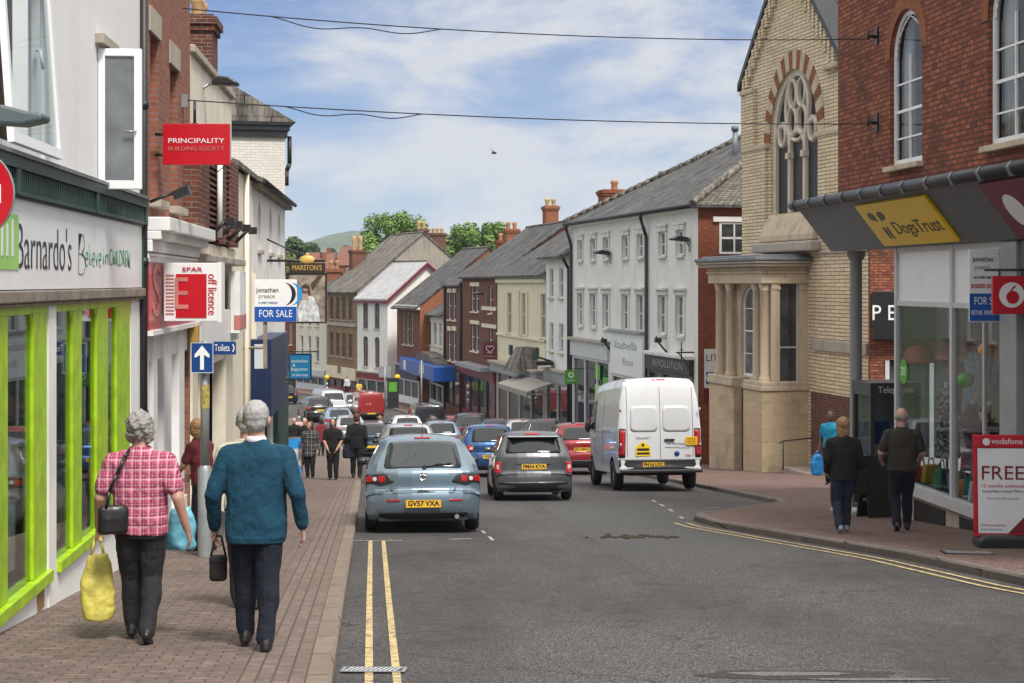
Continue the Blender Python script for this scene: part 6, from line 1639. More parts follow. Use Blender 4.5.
# ================================================================== far trees, houses, hill
def leaf_mat(name, c1, c2):
    m, nt, b = new_mat(name); f = noi(nt, pos(nt), .8, 5)
    oi = N(nt, 'ShaderNodeTexCoord'); g = noi(nt, pos(nt), 5, 2)
    c = ramp(nt, f, [(.35, c1), (.68, c2)]); c = mixc(nt, ramp(nt, g, [(.4, (0, 0, 0)), (.7, (.4, .4, .4))]), c, [min(1, x*1.5) for x in c2])
    nt.links.new(c, b.inputs['Base Color']); b.inputs['Roughness'].default_value = .7
    return m
M['leaf_a'] = leaf_mat('leaf_a', (.06, .13, .02), (.15, .26, .04)); M['leaf_b'] = leaf_mat('leaf_b', (.022, .05, .016), (.05, .10, .025)); M['leaf_c'] = leaf_mat('leaf_c', (.06, .085, .02), (.13, .16, .045))
M['bark'] = paint('bark', (.07, .05, .035), .9, .4)
def tree(x0, x1, ytop, Y, label, mat, seed, n=2600, leaf=.42, base=None):
    rg = random.Random(seed); X = PX((x0 + x1)/2, Y); wdt = (x1 - x0)/F*Y/2; g0 = G(Y); H = PZ(ytop, Y) - g0
    t = thing('tree', label, 'tree', (X, Y, g0)); t['group'] = 'trees behind the rooftops'
    cz = H - wdt*.8 if H > wdt*1.5 else H*.55
    lumps = []
    for k in range(16):
        a = rg.uniform(0, 6.28); q = rg.uniform(.15, .78); lumps.append((Vector((math.cos(a)*wdt*q, math.sin(a)*wdt*q, cz + rg.uniform(-.6, .62)*wdt*.8)), wdt*rg.uniform(.25, .42)))
    lumps.append((Vector((rg.uniform(-.2, .2)*wdt, 0, H - wdt*.33)), wdt*.32))
    mb = MB(); mb.cyl((0, 0, 0), (0, 0, cz*.6), wdt*.10, wdt*.06, 8); tips = [l for l in lumps[:9]]
    for c, _ in tips: mb.cyl((0, 0, cz*.55), c, wdt*.045, wdt*.012, 6)
    mb.build('trunk', M['bark'], t)
    mb = MB()
    for k in range(n):
        c, rad = rg.choice(lumps); d = Vector((rg.gauss(0, 1), rg.gauss(0, 1), rg.gauss(0, 1))).normalized(); p = c + d*rad*(rg.random()**.35); p.z = max(p.z, .8)
        nrm = (d + Vector((rg.uniform(-.8, .8), rg.uniform(-.8, .8), rg.uniform(-.2, 1)))).normalized(); a = nrm.orthogonal().normalized(); b = nrm.cross(a); ang = rg.uniform(0, 3.1); a, b = a*math.cos(ang) + b*math.sin(ang), b*math.cos(ang) - a*math.sin(ang)
        s = leaf*rg.uniform(.6, 1.3)
        mb.face([p - a*s*.5, p + b*s*.32, p + a*s*.5, p - b*s*.32])
    mb.build('crown', mat, t)
for k, (x0, x1, yt, Yt, lab, mt) in enumerate((
    (356, 424, 211, 175, 'tall bright green tree rising behind the mottled slate roof', 'leaf_a'),
    (398, 432, 226, 190, 'green tree partly hidden behind the brick chimney stacks', 'leaf_a'),
    (436, 490, 223, 185, 'broad green tree behind the dark brick chimneys', 'leaf_a'),
    (464, 514, 221, 178, 'bright green tree left of the orange chimney stack', 'leaf_a'),
    (492, 530, 233, 186, 'lower green tree behind the orange chimney stack', 'leaf_b'),
    (276, 310, 236, 230, 'dark green tree at the left end of the skyline', 'leaf_b'),
    (268, 302, 250, 205, 'paler tree below the dark green tree on the skyline', 'leaf_c'),
    (300, 322, 242, 330, 'small blue green tree before the far hill', 'leaf_b'))):
    tree(x0, x1, yt, Yt, lab, M[mt], 11 + k, n=6500 if k < 5 else 2600, leaf=.36 if k < 5 else .5)
for k, (x, yt, w_, Yt) in enumerate(((332, 248, 10, 420), (345, 245, 9, 440), (318, 250, 8, 430), (360, 248, 9, 450), (308, 252, 8, 400))):
    tree(x - w_/2, x + w_/2, yt, Yt, ['round', 'narrow', 'small', 'dark', 'low'][k] + ' distant tree among the far roofs below the hill', M['leaf_b'], 40 + k, n=500, leaf=.7)
def far_house(x0, x1, yr, ye_, Y, wallm, roofm, lab, rz=0.0):
    w_ = (x1 - x0)/F*Y; X = PX((x0+x1)/2, Y); g0 = G(Y); t = thing('far_house', lab, 'house', (X, Y, g0), rz)
    ze_, zr_ = PZ(ye_, Y) - g0, PZ(yr, Y) - g0; d = 8
    mb = MB(); mb.box(-w_/2, w_/2, 0, d, -1, ze_); mb.build('wall', wallm, t)
    mb = MB(); mb.prism([(-.3, ze_ - .1), (d/2, zr_), (d + .3, ze_ - .1)], -w_/2 - .3, w_/2 + .3, 'x'); mb.build('roof', roofm, t, fix=True)
    n_ = max(2, int(w_/2.6))
    for k in range(n_):
        u = -w_/2 + w_*(k + .5)/n_
        for zz in (ze_ - 1.7,):
            f_ = box_part(t, 'window', M['white_paint'], u - .5, u + .5, -.05, .03, zz, zz + 1.1); box_part(f_, 'pane', M['glass'], u - .42, u + .42, -.06, -.052, zz + .08, zz + 1.02)
    mb = MB(); mb.box(w_*.2, w_*.2 + .7, d/2 - .4, d/2 + .4, zr_ - .8, zr_ + .9); mb.build('chimney', M['brick_side'], t)
far_house(306, 332, 252, 263, 300, M['brick_mid'], M['tile_red'], 'far brick house with brown tiled roof below the hill')
far_house(330, 356, 254, 265, 310, M['brick_side'], M['tile_red'], 'far house with reddish roof beside the tall buff chimney pots', R(-6))
far_house(310, 326, 259, 268, 255, M['cream_pale'], M['slate'], 'far pale house with grey roof above the pub sign', R(10))
far_house(322, 336, 258, 268, 245, M['brick_side'], M['tile_red'], 'far small red house above the pub sign', R(30))
far_house(284, 300, 262, 272, 240, M['cream_wall'], M['tile_red'], 'far ochre house at the left of the pub sign', R(-10))
far_house(340, 365, 246, 254, 430, M['white_wall'], M['tile_red'], 'distant white house high on the slope under the hill')
# low wall and buff chimney tops between pub sign and slate roof
t = thing('chimney_stack', 'short brick chimney stack with orange ridge behind the pub sign', 'chimney', (PX(334, 152), 152, G(152)))
mb = MB(); z_ = PZ(272, 152) - G(152); mb.box(-.7, .7, -.6, .6, 0, z_); mb.box(-.85, .85, -.75, .75, z_, z_ + .3); mb.build('stack', M['brick_orange'], t); mb = MB(); pots(mb, (-.3, 0, z_ + .3), 1, 0, .8, .2); pots(mb, (.3, 0, z_ + .3), 1, 0, .8, .2); mb.build('chimney_pot', M['terracotta'], t)
# hill on the horizon
mb = MB(); nx, ny = 60, 14
def hz(x, y):
    X0, Y0 = PX(345, 2100), 2100
    h = 66*math.exp(-((x - X0 - 30)/130)**2 - ((y - Y0)/420)**2) + 34*math.exp(-((x + 420)/260)**2 - ((y - 2300)/420)**2) + 30*math.exp(-((x - 260)/330)**2 - ((y - 2500)/400)**2)
    return h + 3*noise.noise(Vector((x*.02, y*.02, 0))) - 12
for i in range(nx):
    for j in range(ny):
        x0, x1 = -900 + 1800*i/nx, -900 + 1800*(i+1)/nx; y0, y1 = 1200 + 1800*j/ny, 1200 + 1800*(j+1)/ny
        mb.face([(x0, y0, hz(x0, y0)), (x1, y0, hz(x1, y0)), (x1, y1, hz(x1, y1)), (x0, y1, hz(x0, y1))], smooth=True)
hm, nt, b = new_mat('hill_woods'); nt.links.new(ramp(nt, noi(nt, pos(nt), .02, 8, .7), [(.4, (.03, .055, .025)), (.6, (.08, .11, .045))]), b.inputs['Base Color']); b.inputs['Roughness'].default_value = .95
tag(mb.build('hill', hm), kind='structure')
# ================================================================== vehicles
def car_paint(name, c, metal=.55, rough=.32):
    m, nt, b = new_mat(name); v = pos(nt)
    f = noi(nt, v, 2.5, 4)
    nt.links.new(ramp(nt, f, [(.35, [x*.97 for x in c]), (.7, c)]), b.inputs['Base Color'])
    b.inputs['Metallic'].default_value = metal; b.inputs['Roughness'].default_value = rough
    b.inputs['Coat Weight'].default_value = .9; b.inputs['Coat Roughness'].default_value = .04
    return m
def lerp_tab(tab, x):
    if x <= tab[0][0]: return tab[0][1]
    for a, b in zip(tab, tab[1:]):
        if x <= b[0]:
            t = (x - a[0])/(b[0] - a[0]); t = t*t*(3 - 2*t)*.5 + t*.5
            return a[1] + (b[1] - a[1])*t
    return tab[-1][1]
def catmull(P, n=6, sharp=()):
    out = []
    for i in range(len(P) - 1):
        p0 = P[max(i-1, 0)] if i not in sharp else P[i]; p1 = P[i]; p2 = P[i+1]; p3 = P[min(i+2, len(P)-1)] if (i+1) not in sharp else P[i+1]
        for k in range(n):
            t = k/n
            out.append(tuple(.5*((2*b) + (c - a)*t + (2*a - 5*b + 4*c - d)*t*t + (3*b - a - 3*c + d)*t**3) for a, b, c, d in zip(p0, p1, p2, p3)))
    out.append(P[-1]); return out
class Car:
    def __init__(s, S):
        s.S = S; s.prof = catmull(S['prof'], 6, S.get('sharp', ()))
        s.wt = S['w']; s.L = max(p[0] for p in s.prof); s.ztop = max(p[1] for p in s.prof)
        s.acc = [0.0]
        for a, b in zip(s.prof, s.prof[1:]): s.acc.append(s.acc[-1] + math.hypot(b[0]-a[0], b[1]-a[1]))
        s.it = max(range(len(s.prof)), key=lambda i: s.prof[i][1])
    def plan(s, y):
        r, f = s.S.get('taper', (.93, .84)); a, b = s.S.get('tlen', (.7, 1.1))
        t = 1.0
        if y < a: q = 1 - y/a; t = 1 - (1 - r)*q*q
        if y > s.L - b: q = (y - s.L + b)/b; t = 1 - (1 - f)*q*q
        return t
    def hw(s, y, z): return lerp_tab(s.wt, z)*s.plan(max(0, min(s.L, y)))
    def skin(s, a, f):
        """point on the end/top skin at arc length a and cross fraction f"""
        a = max(0, min(s.acc[-1] - 1e-6, a)); lo = 0
        import bisect
        lo = min(bisect.bisect_right(s.acc, a) - 1, len(s.prof) - 2)
        t = (a - s.acc[lo])/(s.acc[lo+1] - s.acc[lo]); p, q = s.prof[lo], s.prof[lo+1]
        y, z = p[0] + (q[0]-p[0])*t, p[1] + (q[1]-p[1])*t
        e = .03; p2 = s._pp(a - e); q2 = s._pp(a + e); d = math.hypot(q2[0]-p2[0], q2[1]-p2[1]) or 1
        ny, nz = -(q2[1]-p2[1])/d, (q2[0]-p2[0])/d
        cy, cz = s.S.get('crown', (.11, .05)); g = abs(f)
        qf = g**2.4
        ed = max(0, (g - .86)/.14)**2
        yy = y - ny*(cy*qf + .045*ed); zz = z - max(0, nz)*(cz*qf + .035*ed)
        return Vector((f*s.hw(yy, zz), yy, zz))
    def _pp(s, a):
        a = max(0, min(s.acc[-1] - 1e-6, a)); lo = 0
        for i in range(len(s.acc) - 1):
            if s.acc[i] <= a: lo = i
            else: break
        t = (a - s.acc[lo])/(s.acc[lo+1] - s.acc[lo]); p, q = s.prof[lo], s.prof[lo+1]
        return (p[0] + (q[0]-p[0])*t, p[1] + (q[1]-p[1])*t)
    def a_rear(s, z):
        for i in range(s.it):
            p, q = s.prof[i], s.prof[i+1]
            if p[1] <= z <= q[1] and q[1] > p[1]: return s.acc[i] + (s.acc[i+1]-s.acc[i])*(z - p[1])/(q[1]-p[1])
        return s.acc[s.it] if z > s.prof[0][1] else 0
    def a_front(s, z):
        for i in range(len(s.prof) - 2, s.it - 1, -1):
            p, q = s.prof[i], s.prof[i+1]
            if q[1] <= z <= p[1] and p[1] > q[1]: return s.acc[i] + (s.acc[i+1]-s.acc[i])*(p[1] - z)/(p[1]-q[1])
        return s.acc[s.it]
    def rear(s, x, z):
        p = s.skin(s.a_rear(z), 0); w = s.hw(p.y, z); return s.skin(s.a_rear(z), max(-1, min(1, x/w)))
    def front(s, x, z):
        p = s.skin(s.a_front(z), 0); w = s.hw(p.y, z); return s.skin(s.a_front(z), max(-1, min(1, x/w)))
    def side(s, y, z, sg): return Vector((sg*s.hw(y, z), y, z))
    def body(s):
        mb = MB(); S = s.S; nA = len(s.prof)*1
        fr = [-1, -.97, -.92, -.84, -.7, -.45, -.2, 0, .2, .45, .7, .84, .92, .97, 1]
        rows = [[s.skin(s.acc[i], f) for f in fr] for i in range(nA)]
        for A, B in zip(rows, rows[1:]):
            for k in range(len(fr) - 1): mb.face([A[k], A[k+1], B[k+1], B[k]], smooth=True)
        edge = [(r[-1].y, r[-1].z) for r in rows]
        ymin, ymax = min(p[0] for p in edge), max(p[0] for p in edge)
        def zrange(y):
            zs = []
            for p, q in zip(edge, edge[1:]):
                if (p[0] - y)*(q[0] - y) <= 0 and p[0] != q[0]: zs.append(p[1] + (q[1]-p[1])*(y - p[0])/(q[0]-p[0]))
            return (min(zs), max(zs)) if zs else (None, None)
        st = set()
        for k in range(41): st.add(ymin + (ymax - ymin)*(.5 - .5*math.cos(math.pi*k/40)))
        ra, zr = S['r'] + S.get('arch', .055), S['r']
        for yw in S['axles']:
            for k in range(17): st.add(yw + ra*math.cos(math.pi*k/16)*.9999)
        st = sorted(y for y in st if ymin <= y <= ymax)
        cols = []; sill = S['sill']
        for y in st:
            z0, z1 = zrange(y)
            if z1 is None: continue
            zb = z0 if (y < edge[0][0] or y > edge[-1][0]) else edge[0][1] if y < S['axles'][0] - ra else edge[-1][1] if y > S['axles'][1] + ra else sill
            for yw in S['axles']:
                if abs(y - yw) < ra: zb = max(zb, zr + math.sqrt(max(0, ra*ra - (y - yw)**2)))
            zb = min(zb, z1); M_ = 12
            cols.append([(y, zb + (z1 - zb)*k/M_) for k in range(M_ + 1)])
        for sg in (1, -1):
            for A, B in zip(cols, cols[1:]):
                for k in range(len(A) - 1):
                    q = [s.side(*A[k], sg), s.side(*B[k], sg), s.side(*B[k+1], sg), s.side(*A[k+1], sg)]
                    mb.face(q if sg > 0 else q[::-1], smooth=True)
        return mb
    def patch(s, fn, poly, off=.006, dens=3, rnd=.0):
        """thin panel lying just proud of the body; poly in the parameters of fn"""
        P = [Vector((a, b)) for a, b in poly]
        if rnd:
            Q = []; n = len(P)
            for i in range(n):
                p, c, q = P[i-1], P[i], P[(i+1) % n]; d1, d2 = (p - c), (q - c); r1, r2 = min(rnd, d1.length*.45), min(rnd, d2.length*.45)
                a, b = c + d1.normalized()*r1, c + d2.normalized()*r2
                for t in (0, .33, .67, 1): Q.append(a*(1-t)**2 + c*2*t*(1-t) + b*t*t)
            P = Q
        Q = []
        for i in range(len(P)):
            a, b = P[i], P[(i+1) % len(P)]; n = max(1, int((b - a).length/.12)) if dens else 1
            for k in range(n): Q.append(a.lerp(b, k/n))
        c = sum(Q, Vector((0, 0)))/len(Q); rings = []
        def pt(q, o):
            p = fn(q.x, q.y); e = .01; u = fn(q.x + e, q.y) - fn(q.x - e, q.y); v = fn(q.x, q.y + e) - fn(q.x, q.y - e)
            n = u.cross(v)
            if n.length < 1e-9: return p
            n.normalize(); m = Vector((0, s.L/2, .6)); 
            if n.dot(p - m) < 0: n = -n
            return p + n*o
        for sc in (1, .8, .55, .28): rings.append([pt(c + (q - c)*sc, off) for q in Q])
        sk = [pt(q, -.012) for q in Q]; cc = pt(c, off); n = len(Q); mb = MB()
        for i in range(n):
            j = (i+1) % n
            mb.face([sk[i], sk[j], rings[0][j], rings[0][i]])
            for A, B in zip(rings, rings[1:]): mb.face([A[i], A[j], B[j], B[i]], smooth=True)
            mb.face([rings[-1][i], rings[-1][j], cc], smooth=True)
        return mb
    def add(s, root, name, mat, which, poly, off=.006, rnd=0.0, mirror=False, join=None):
        fn = {'rear': s.rear, 'front': s.front, 'R': lambda y, z: s.side(y, z, 1), 'L': lambda y, z: s.side(y, z, -1)}[which]
        return s.patch(fn, poly, off, 3, rnd).build(name, mat, root, fix=True)
def mirror(poly): return [(-a, b) for a, b in poly][::-1]
def wheel(root, x, y, r, w=.2, rimmat=None, dark=False):
    sg = 1 if x > 0 else -1
    mb = MB(); mb.lathe([(r*.62, -w/2), (r*.9, -w/2), (r*.98, -w*.36), (r, -w*.2), (r, w*.2), (r*.98, w*.36), (r*.9, w/2), (r*.62, w/2)], 28, axis='x'); o = mb.build('wheel', M['rubber'], root); o.location = (x, y, r)
    mb = MB(); e = sg*w/2*.86
    mb.lathe([(r*.63, e), (r*.60, e), (r*.55, e*.6), (r*.2, e*.55), (.001, e*.6)], 24, axis='x', m=1)
    for k in range(7):
        a = 2*math.pi*k/7; c, s_ = math.cos(a), math.sin(a); q = (-s_*.03, c*.03)
        mb.face([(e*.95, c*r*.08 + q[0], s_*r*.08 + q[1]), (e*.95, c*r*.6 + q[0], s_*r*.6 + q[1]), (e*.95, c*r*.6 - q[0], s_*r*.6 - q[1]), (e*.95, c*r*.08 - q[0], s_*r*.08 - q[1])])
    mb.lathe([(r*.64, e*1.0), (r*.57, e*1.0)], 24, axis='x'); mb.lathe([(r*.14, e), (.001, e)], 12, axis='x')
    mb.build('rim', [rimmat or M['rim'], M['black_paint']], o); return o
def build_car(name, label, cat, S, paintm, place, plate=None, plate_mat=None, det=True, group=None, lights=None, glassm=None, faceus=False):
    """place = (px centre, Y of rear bumper, heading slope dx/dy)"""
    px, Y, hd = place; X = PX(px, Y)
    rz = math.atan2(1, hd) - math.pi/2 + (math.pi if faceus else 0)
    dgy = (G(Y + 4) - G(Y - .0))/4
    t = thing(name, label, cat, (X, Y, (G(Y) + G(Y+.6))/2 + .0), rz, group)
    t.rotation_euler = (math.atan(dgy)*(-1 if faceus else 1), 0, rz); t.location.z = G(Y) + .012
    c = Car(S); gm = glassm or M['glass_car']; mb = c.body(); b = mb.build('body', paintm, t)
    W2 = lerp_tab(c.wt, .6); r = S['r']
    ub = MB(); ub.box(-W2 + .22, W2 - .22, .15, c.L - .15, S['sill'] - .04, S['sill'] + .3); ub.box(-W2 + .06, W2 - .06, S['axles'][0] + r + .1, S['axles'][1] - r - .1, S['sill'] - .02, S['sill'] + .2); ub.build('underbody', M['rubber'], t)
    ww = MB()
    for yw in S['axles']:
        ra = r + S.get('arch', .055) + .005
        for sg in (1, -1):
            for k in range(14):
                a0, a1 = math.pi*k/14, math.pi*(k+1)/14
                P = lambda a, xx: (sg*xx, yw + ra*math.cos(a), r + ra*math.sin(a))
                x1 = min(c.hw(yw + ra*math.cos(a0), r + ra*math.sin(a0)), c.hw(yw + ra*math.cos(a1), r + ra*math.sin(a1))) - .008; ww.face([P(a0, x1), P(a1, x1), P(a1, W2 - .3), P(a0, W2 - .3)])
            ww.face([(sg*(W2 - .3), yw - ra, r), (sg*(W2 - .3), yw + ra, r), (sg*(W2 - .3), yw + ra*.7, r + ra*.7), (sg*(W2 - .3), yw, r + ra), (sg*(W2 - .3), yw - ra*.7, r + ra*.7)])
    ww.build('wheel_arch', M['rubber'], t)
    for yw in S['axles']:
        for sg in (1, -1): wheel(t, sg*(W2 - .115), yw, r, S.get('tw', .2), S.get('rimmat'))
    # glazing
    if 'rear_glass' in S: c.add(t, 'rear_window', S.get('rear_glass_mat', gm), 'rear', S['rear_glass'], .007, .06)
    if 'screen' in S:
        c.add(t, 'windscreen', gm, 'front', S['screen'], .007, .06)
    for sgn, wh in ((1, 'R'), (-1, 'L')):
        for k, poly in enumerate(S.get('side_glass', ())): c.add(t, 'side_window', gm, wh, poly, .006, .04)
        if det:
            for poly in S.get('seams', ()):
                for (y0, z0), (y1, z1) in zip(poly, poly[1:]):
                    d = Vector((y1 - y0, z1 - z0)).normalized(); n = Vector((-d.y, d.x))*.005
                    c.add(t, 'door_seam', M['black_paint'], wh, [(y0 + n.x, z0 + n.y), (y0 - n.x, z0 - n.y), (y1 - n.x, z1 - n.y), (y1 + n.x, z1 + n.y)], .003)
            for y, z in S.get('handles', ()):
                h = MB(); h.box(sgn*c.hw(y, z) - .02, sgn*c.hw(y, z) + .03, y, y + .17, z, z + .03); bevel(h.build('door_handle', paintm, t), .01)
        if 'mirror' in S:
            y, z = S['mirror']; x = sgn*(c.hw(y, z) + .02)
            h = MB(); h.sphere((x + sgn*.07, y, z + .03), .085, 12, 0, (1.05, .6, .75) if not S.get('bigmirror') else (1.0, .6, 1.9)); h.cyl((x - sgn*.03, y, z - .01), (x + sgn*.06, y, z + .01), .025); h.build('mirror', S.get('mirror_mat', paintm), t)
    for key, nm, mt in (('lamp', 'tail_light', M['light_red']), ('lamp_in', 'tail_light_clear', M['light_clear']), ('lamp_house', 'tail_light_housing', M['plastic_black'])):
        for poly in S.get(key, ()):
            for q in (poly, mirror(poly)): c.add(t, nm, mt, 'rear', q, .012 if key == 'lamp_house' else .02, .03)
    for poly in S.get('head', ()):
        for q in (poly, mirror(poly)): c.add(t, 'headlight', M['light_clear'], 'front', q, .012, .04)
    for poly in S.get('rear_dark', ()): c.add(t, 'bumper_insert', M['plastic_black'], 'rear', poly, .010, .03)
    for poly in S.get('front_dark', ()): c.add(t, 'grille', M['plastic_black'], 'front', poly, .010, .03)
    for poly in S.get('side_dark', ()):
        for wh in 'RL': c.add(t, 'sill_trim', M['plastic_black'], wh, poly, .010, .0)
    if det:
        for poly in S.get('rear_lines', ()):
            for (x0, z0), (x1, z1) in zip(poly, poly[1:]):
                d = Vector((x1 - x0, z1 - z0)).normalized(); n = Vector((-d.y, d.x))*.005
                c.add(t, 'tailgate_seam', M['black_paint'], 'rear', [(x0 + n.x, z0 + n.y), (x0 - n.x, z0 - n.y), (x1 - n.x, z1 - n.y), (x1 + n.x, z1 + n.y)], .004)
    if 'brake_light' in S: c.add(t, 'brake_light', M['light_red'], 'rear', S['brake_light'], .015, .01)
    if plate is not None:
        zc = S['plate_z']; pc = c.front(0, zc) if faceus else c.rear(0, zc); pt_, wd, hh = (pc, .52, .111)
        sgy = 1 if faceus else -1; xo = S.get('plate_x', 0)
        pm = plate_mat or M['plate_yellow']; pb = MB(); yy = pc.y + sgy*.012
        pb.box(xo - wd/2, xo + wd/2, min(yy, yy + sgy*.012), max(yy, yy + sgy*.012), zc - hh/2, zc + hh/2); po = pb.build('number_plate', pm, t)
        if plate and det: lettering(plate, po, (xo, yy + sgy*.0125, zc), .105, M['black_paint'], .47, '+y' if faceus else '-y', extrude=.001, bold=.004)
    return t, c
# --- Shapes
HATCH = dict(prof=[(.20, .19), (.05, .30), (0, .46), (.02, .60), (.09, .66), (.10, .86), (.16, .97), (.36, 1.22), (.50, 1.385), (.66, 1.43), (1.3, 1.47), (2.0, 1.445), (2.5, 1.33), (3.12, .985), (3.3, .95), (3.95, .80), (4.22, .66), (4.32, .45), (4.25, .25)],
    w=[(.15, .80), (.35, .865), (.6, .878), (.86, .865), (.98, .83), (1.35, .64), (1.47, .56)], r=.315, axles=(.78, 3.40), sill=.22, taper=(.955, .84), crown=(.15, .05),
    rear_glass=[(-.585, .965), (.585, .965), (.50, 1.36), (-.50, 1.36)], screen=[(-.66, 1.0), (.66, 1.0), (.52, 1.40), (-.52, 1.40)],
    side_glass=([(.62, 1.03), (1.02, 1.0), (1.02, 1.36), (.78, 1.33)], [(1.08, 1.0), (1.85, .97), (1.85, 1.39), (1.08, 1.37)], [(1.93, .97), (2.92, .95), (2.42, 1.29), (1.93, 1.39)]),
    seams=([(1.04, .4), (1.05, 1.0)], [(1.89, .28), (1.89, .97)], [(2.85, .3), (2.88, .95)]), handles=((1.15, .88), (2.0, .86)), mirror=(2.72, .98), mirror_mat=M['plastic_black'],
    lamp_house=([(.42, .755), (.52, .885), (.865, .885), (.865, .73), (.62, .705)],), lamp=([(.56, .755), (.56, .85), (.66, .85), (.66, .755)], [(.745, .755), (.745, .85), (.83, .85), (.83, .755)]), lamp_in=([(.68, .77), (.68, .835), (.735, .835), (.735, .77)],),
    rear_dark=([(-.62, .21), (.62, .21), (.66, .31), (-.66, .31)],), rear_lines=([(-.44, .60), (.44, .60)], [(-.44, .60), (-.49, .68)], [(.44, .60), (.49, .68)], [(-.62, .585), (-.84, .60)], [(.62, .585), (.84, .60)]), plate_z=.44,
    brake_light=[(-.12, 1.395), (.12, 1.395), (.12, 1.41), (-.12, 1.41)],
    head=([(.52, .60), (.80, .62), (.80, .76), (.56, .74)],), front_dark=([(-.4, .62), (.4, .62), (.36, .70), (-.36, .70)], [(-.6, .28), (.6, .28), (.55, .44), (-.55, .44)]))
def vary(S, sx=1, sy=1, sz=1, **kw):
    T = dict(S)
    T['prof'] = [(y*sy, z*sz) for y, z in S['prof']]; T['w'] = [(z*sz, w*sx) for z, w in S['w']]; T['axles'] = tuple(y*sy for y in S['axles']); T['r'] = S['r']*min(sz, 1.1)
    T['sill'] = S['sill']*sz; T['plate_z'] = S['plate_z']*sz
    for k in ('rear_glass', 'screen', 'brake_light'):
        if k in S: T[k] = [(x*sx, z*sz) for x, z in S[k]]
    for k in ('lamp', 'lamp_in', 'lamp_house', 'rear_dark', 'head', 'front_dark', 'rear_lines'):
        if k in S: T[k] = tuple([(x*sx, z*sz) for x, z in p] for p in S[k])
    for k in ('side_glass', 'seams', 'side_dark'):
        if k in S: T[k] = tuple([(y*sy, z*sz) for y, z in p] for p in S[k])
    if 'handles' in S: T['handles'] = tuple((y*sy, z*sz) for y, z in S['handles'])
    if 'mirror' in S: T['mirror'] = (S['mirror'][0]*sy, S['mirror'][1]*sz)
    T.update(kw); return T
MINI = dict(prof=[(.16, .18), (.03, .28), (0, .42), (.02, .54), (.08, .58), (.10, .80), (.13, .92), (.30, 1.18), (.42, 1.33), (.55, 1.385), (1.1, 1.405), (1.9, 1.40), (2.15, 1.33), (2.62, .98), (2.8, .94), (3.35, .85), (3.58, .66), (3.63, .45), (3.55, .25)],
    w=[(.15, .78), (.32, .835), (.55, .845), (.80, .82), (.92, .78), (1.28, .64), (1.40, .58)], r=.305, axles=(.62, 3.06), sill=.20, taper=(.93, .84), crown=(.16, .05), arch=.07,
    rear_glass=[(-.585, .955), (.585, .955), (.52, 1.285), (-.52, 1.285)], screen=[(-.62, 1.0), (.62, 1.0), (.54, 1.34), (-.54, 1.34)],
    side_glass=([(.52, .98), (1.25, .95), (1.25, 1.32), (.68, 1.30)], [(1.31, .95), (2.42, .93), (2.1, 1.28), (1.31, 1.32)]), seams=([(1.28, .3), (1.28, .95)], [(2.45, .3), (2.45, .93)]), handles=((1.38, .82),), mirror=(2.3, .96),
    lamp_house=([(.655, .55), (.655, .80), (.80, .80), (.805, .55)],), lamp=([(.67, .57), (.67, .78), (.785, .78), (.79, .57)],), lamp_in=([(.70, .63), (.70, .72), (.76, .72), (.76, .63)],),
    rear_dark=([(-.6, .19), (.6, .19), (.72, .37), (-.72, .37)],), rear_lines=([(-.60, .53), (.60, .53)],), plate_z=.68, brake_light=[(-.16, 1.315), (.16, 1.315), (.16, 1.345), (-.16, 1.345)],
    head=([(.5, .6), (.72, .6), (.72, .8), (.5, .8)],), front_dark=([(-.4, .5), (.4, .5), (.4, .62), (-.4, .62)],))
SUV = vary(HATCH, 1.05, 1.03, 1.13, r=.35, sill=.28, rear_glass=[(-.60, 1.10), (.60, 1.10), (.52, 1.50), (-.52, 1.50)], lamp_house=(), lamp=([(.60, .86), (.64, 1.05), (.88, 1.02), (.88, .84)],), lamp_in=(), plate_z=.80, rear_dark=([(-.80, .24), (.80, .24), (.84, .46), (-.84, .46)],))
POLO = vary(HATCH, .96, .92, 1.0, lamp_house=(), lamp=([(.50, .72), (.52, .87), (.80, .87), (.80, .70)],), lamp_in=([(.53, .75), (.53, .82), (.62, .82), (.62, .75)],), plate_z=.56)
MPV = vary(HATCH, 1.0, 1.03, 1.2, lamp_house=(), lamp=([(.70, .9), (.66, 1.3), (.75, 1.3), (.84, .9)],), lamp_in=())
ESTATE = vary(HATCH, 1.0, 1.02, 1.02, lamp_house=(), lamp_in=(), lamp=([(.55, .70), (.58, .86), (.86, .86), (.86, .70)],))
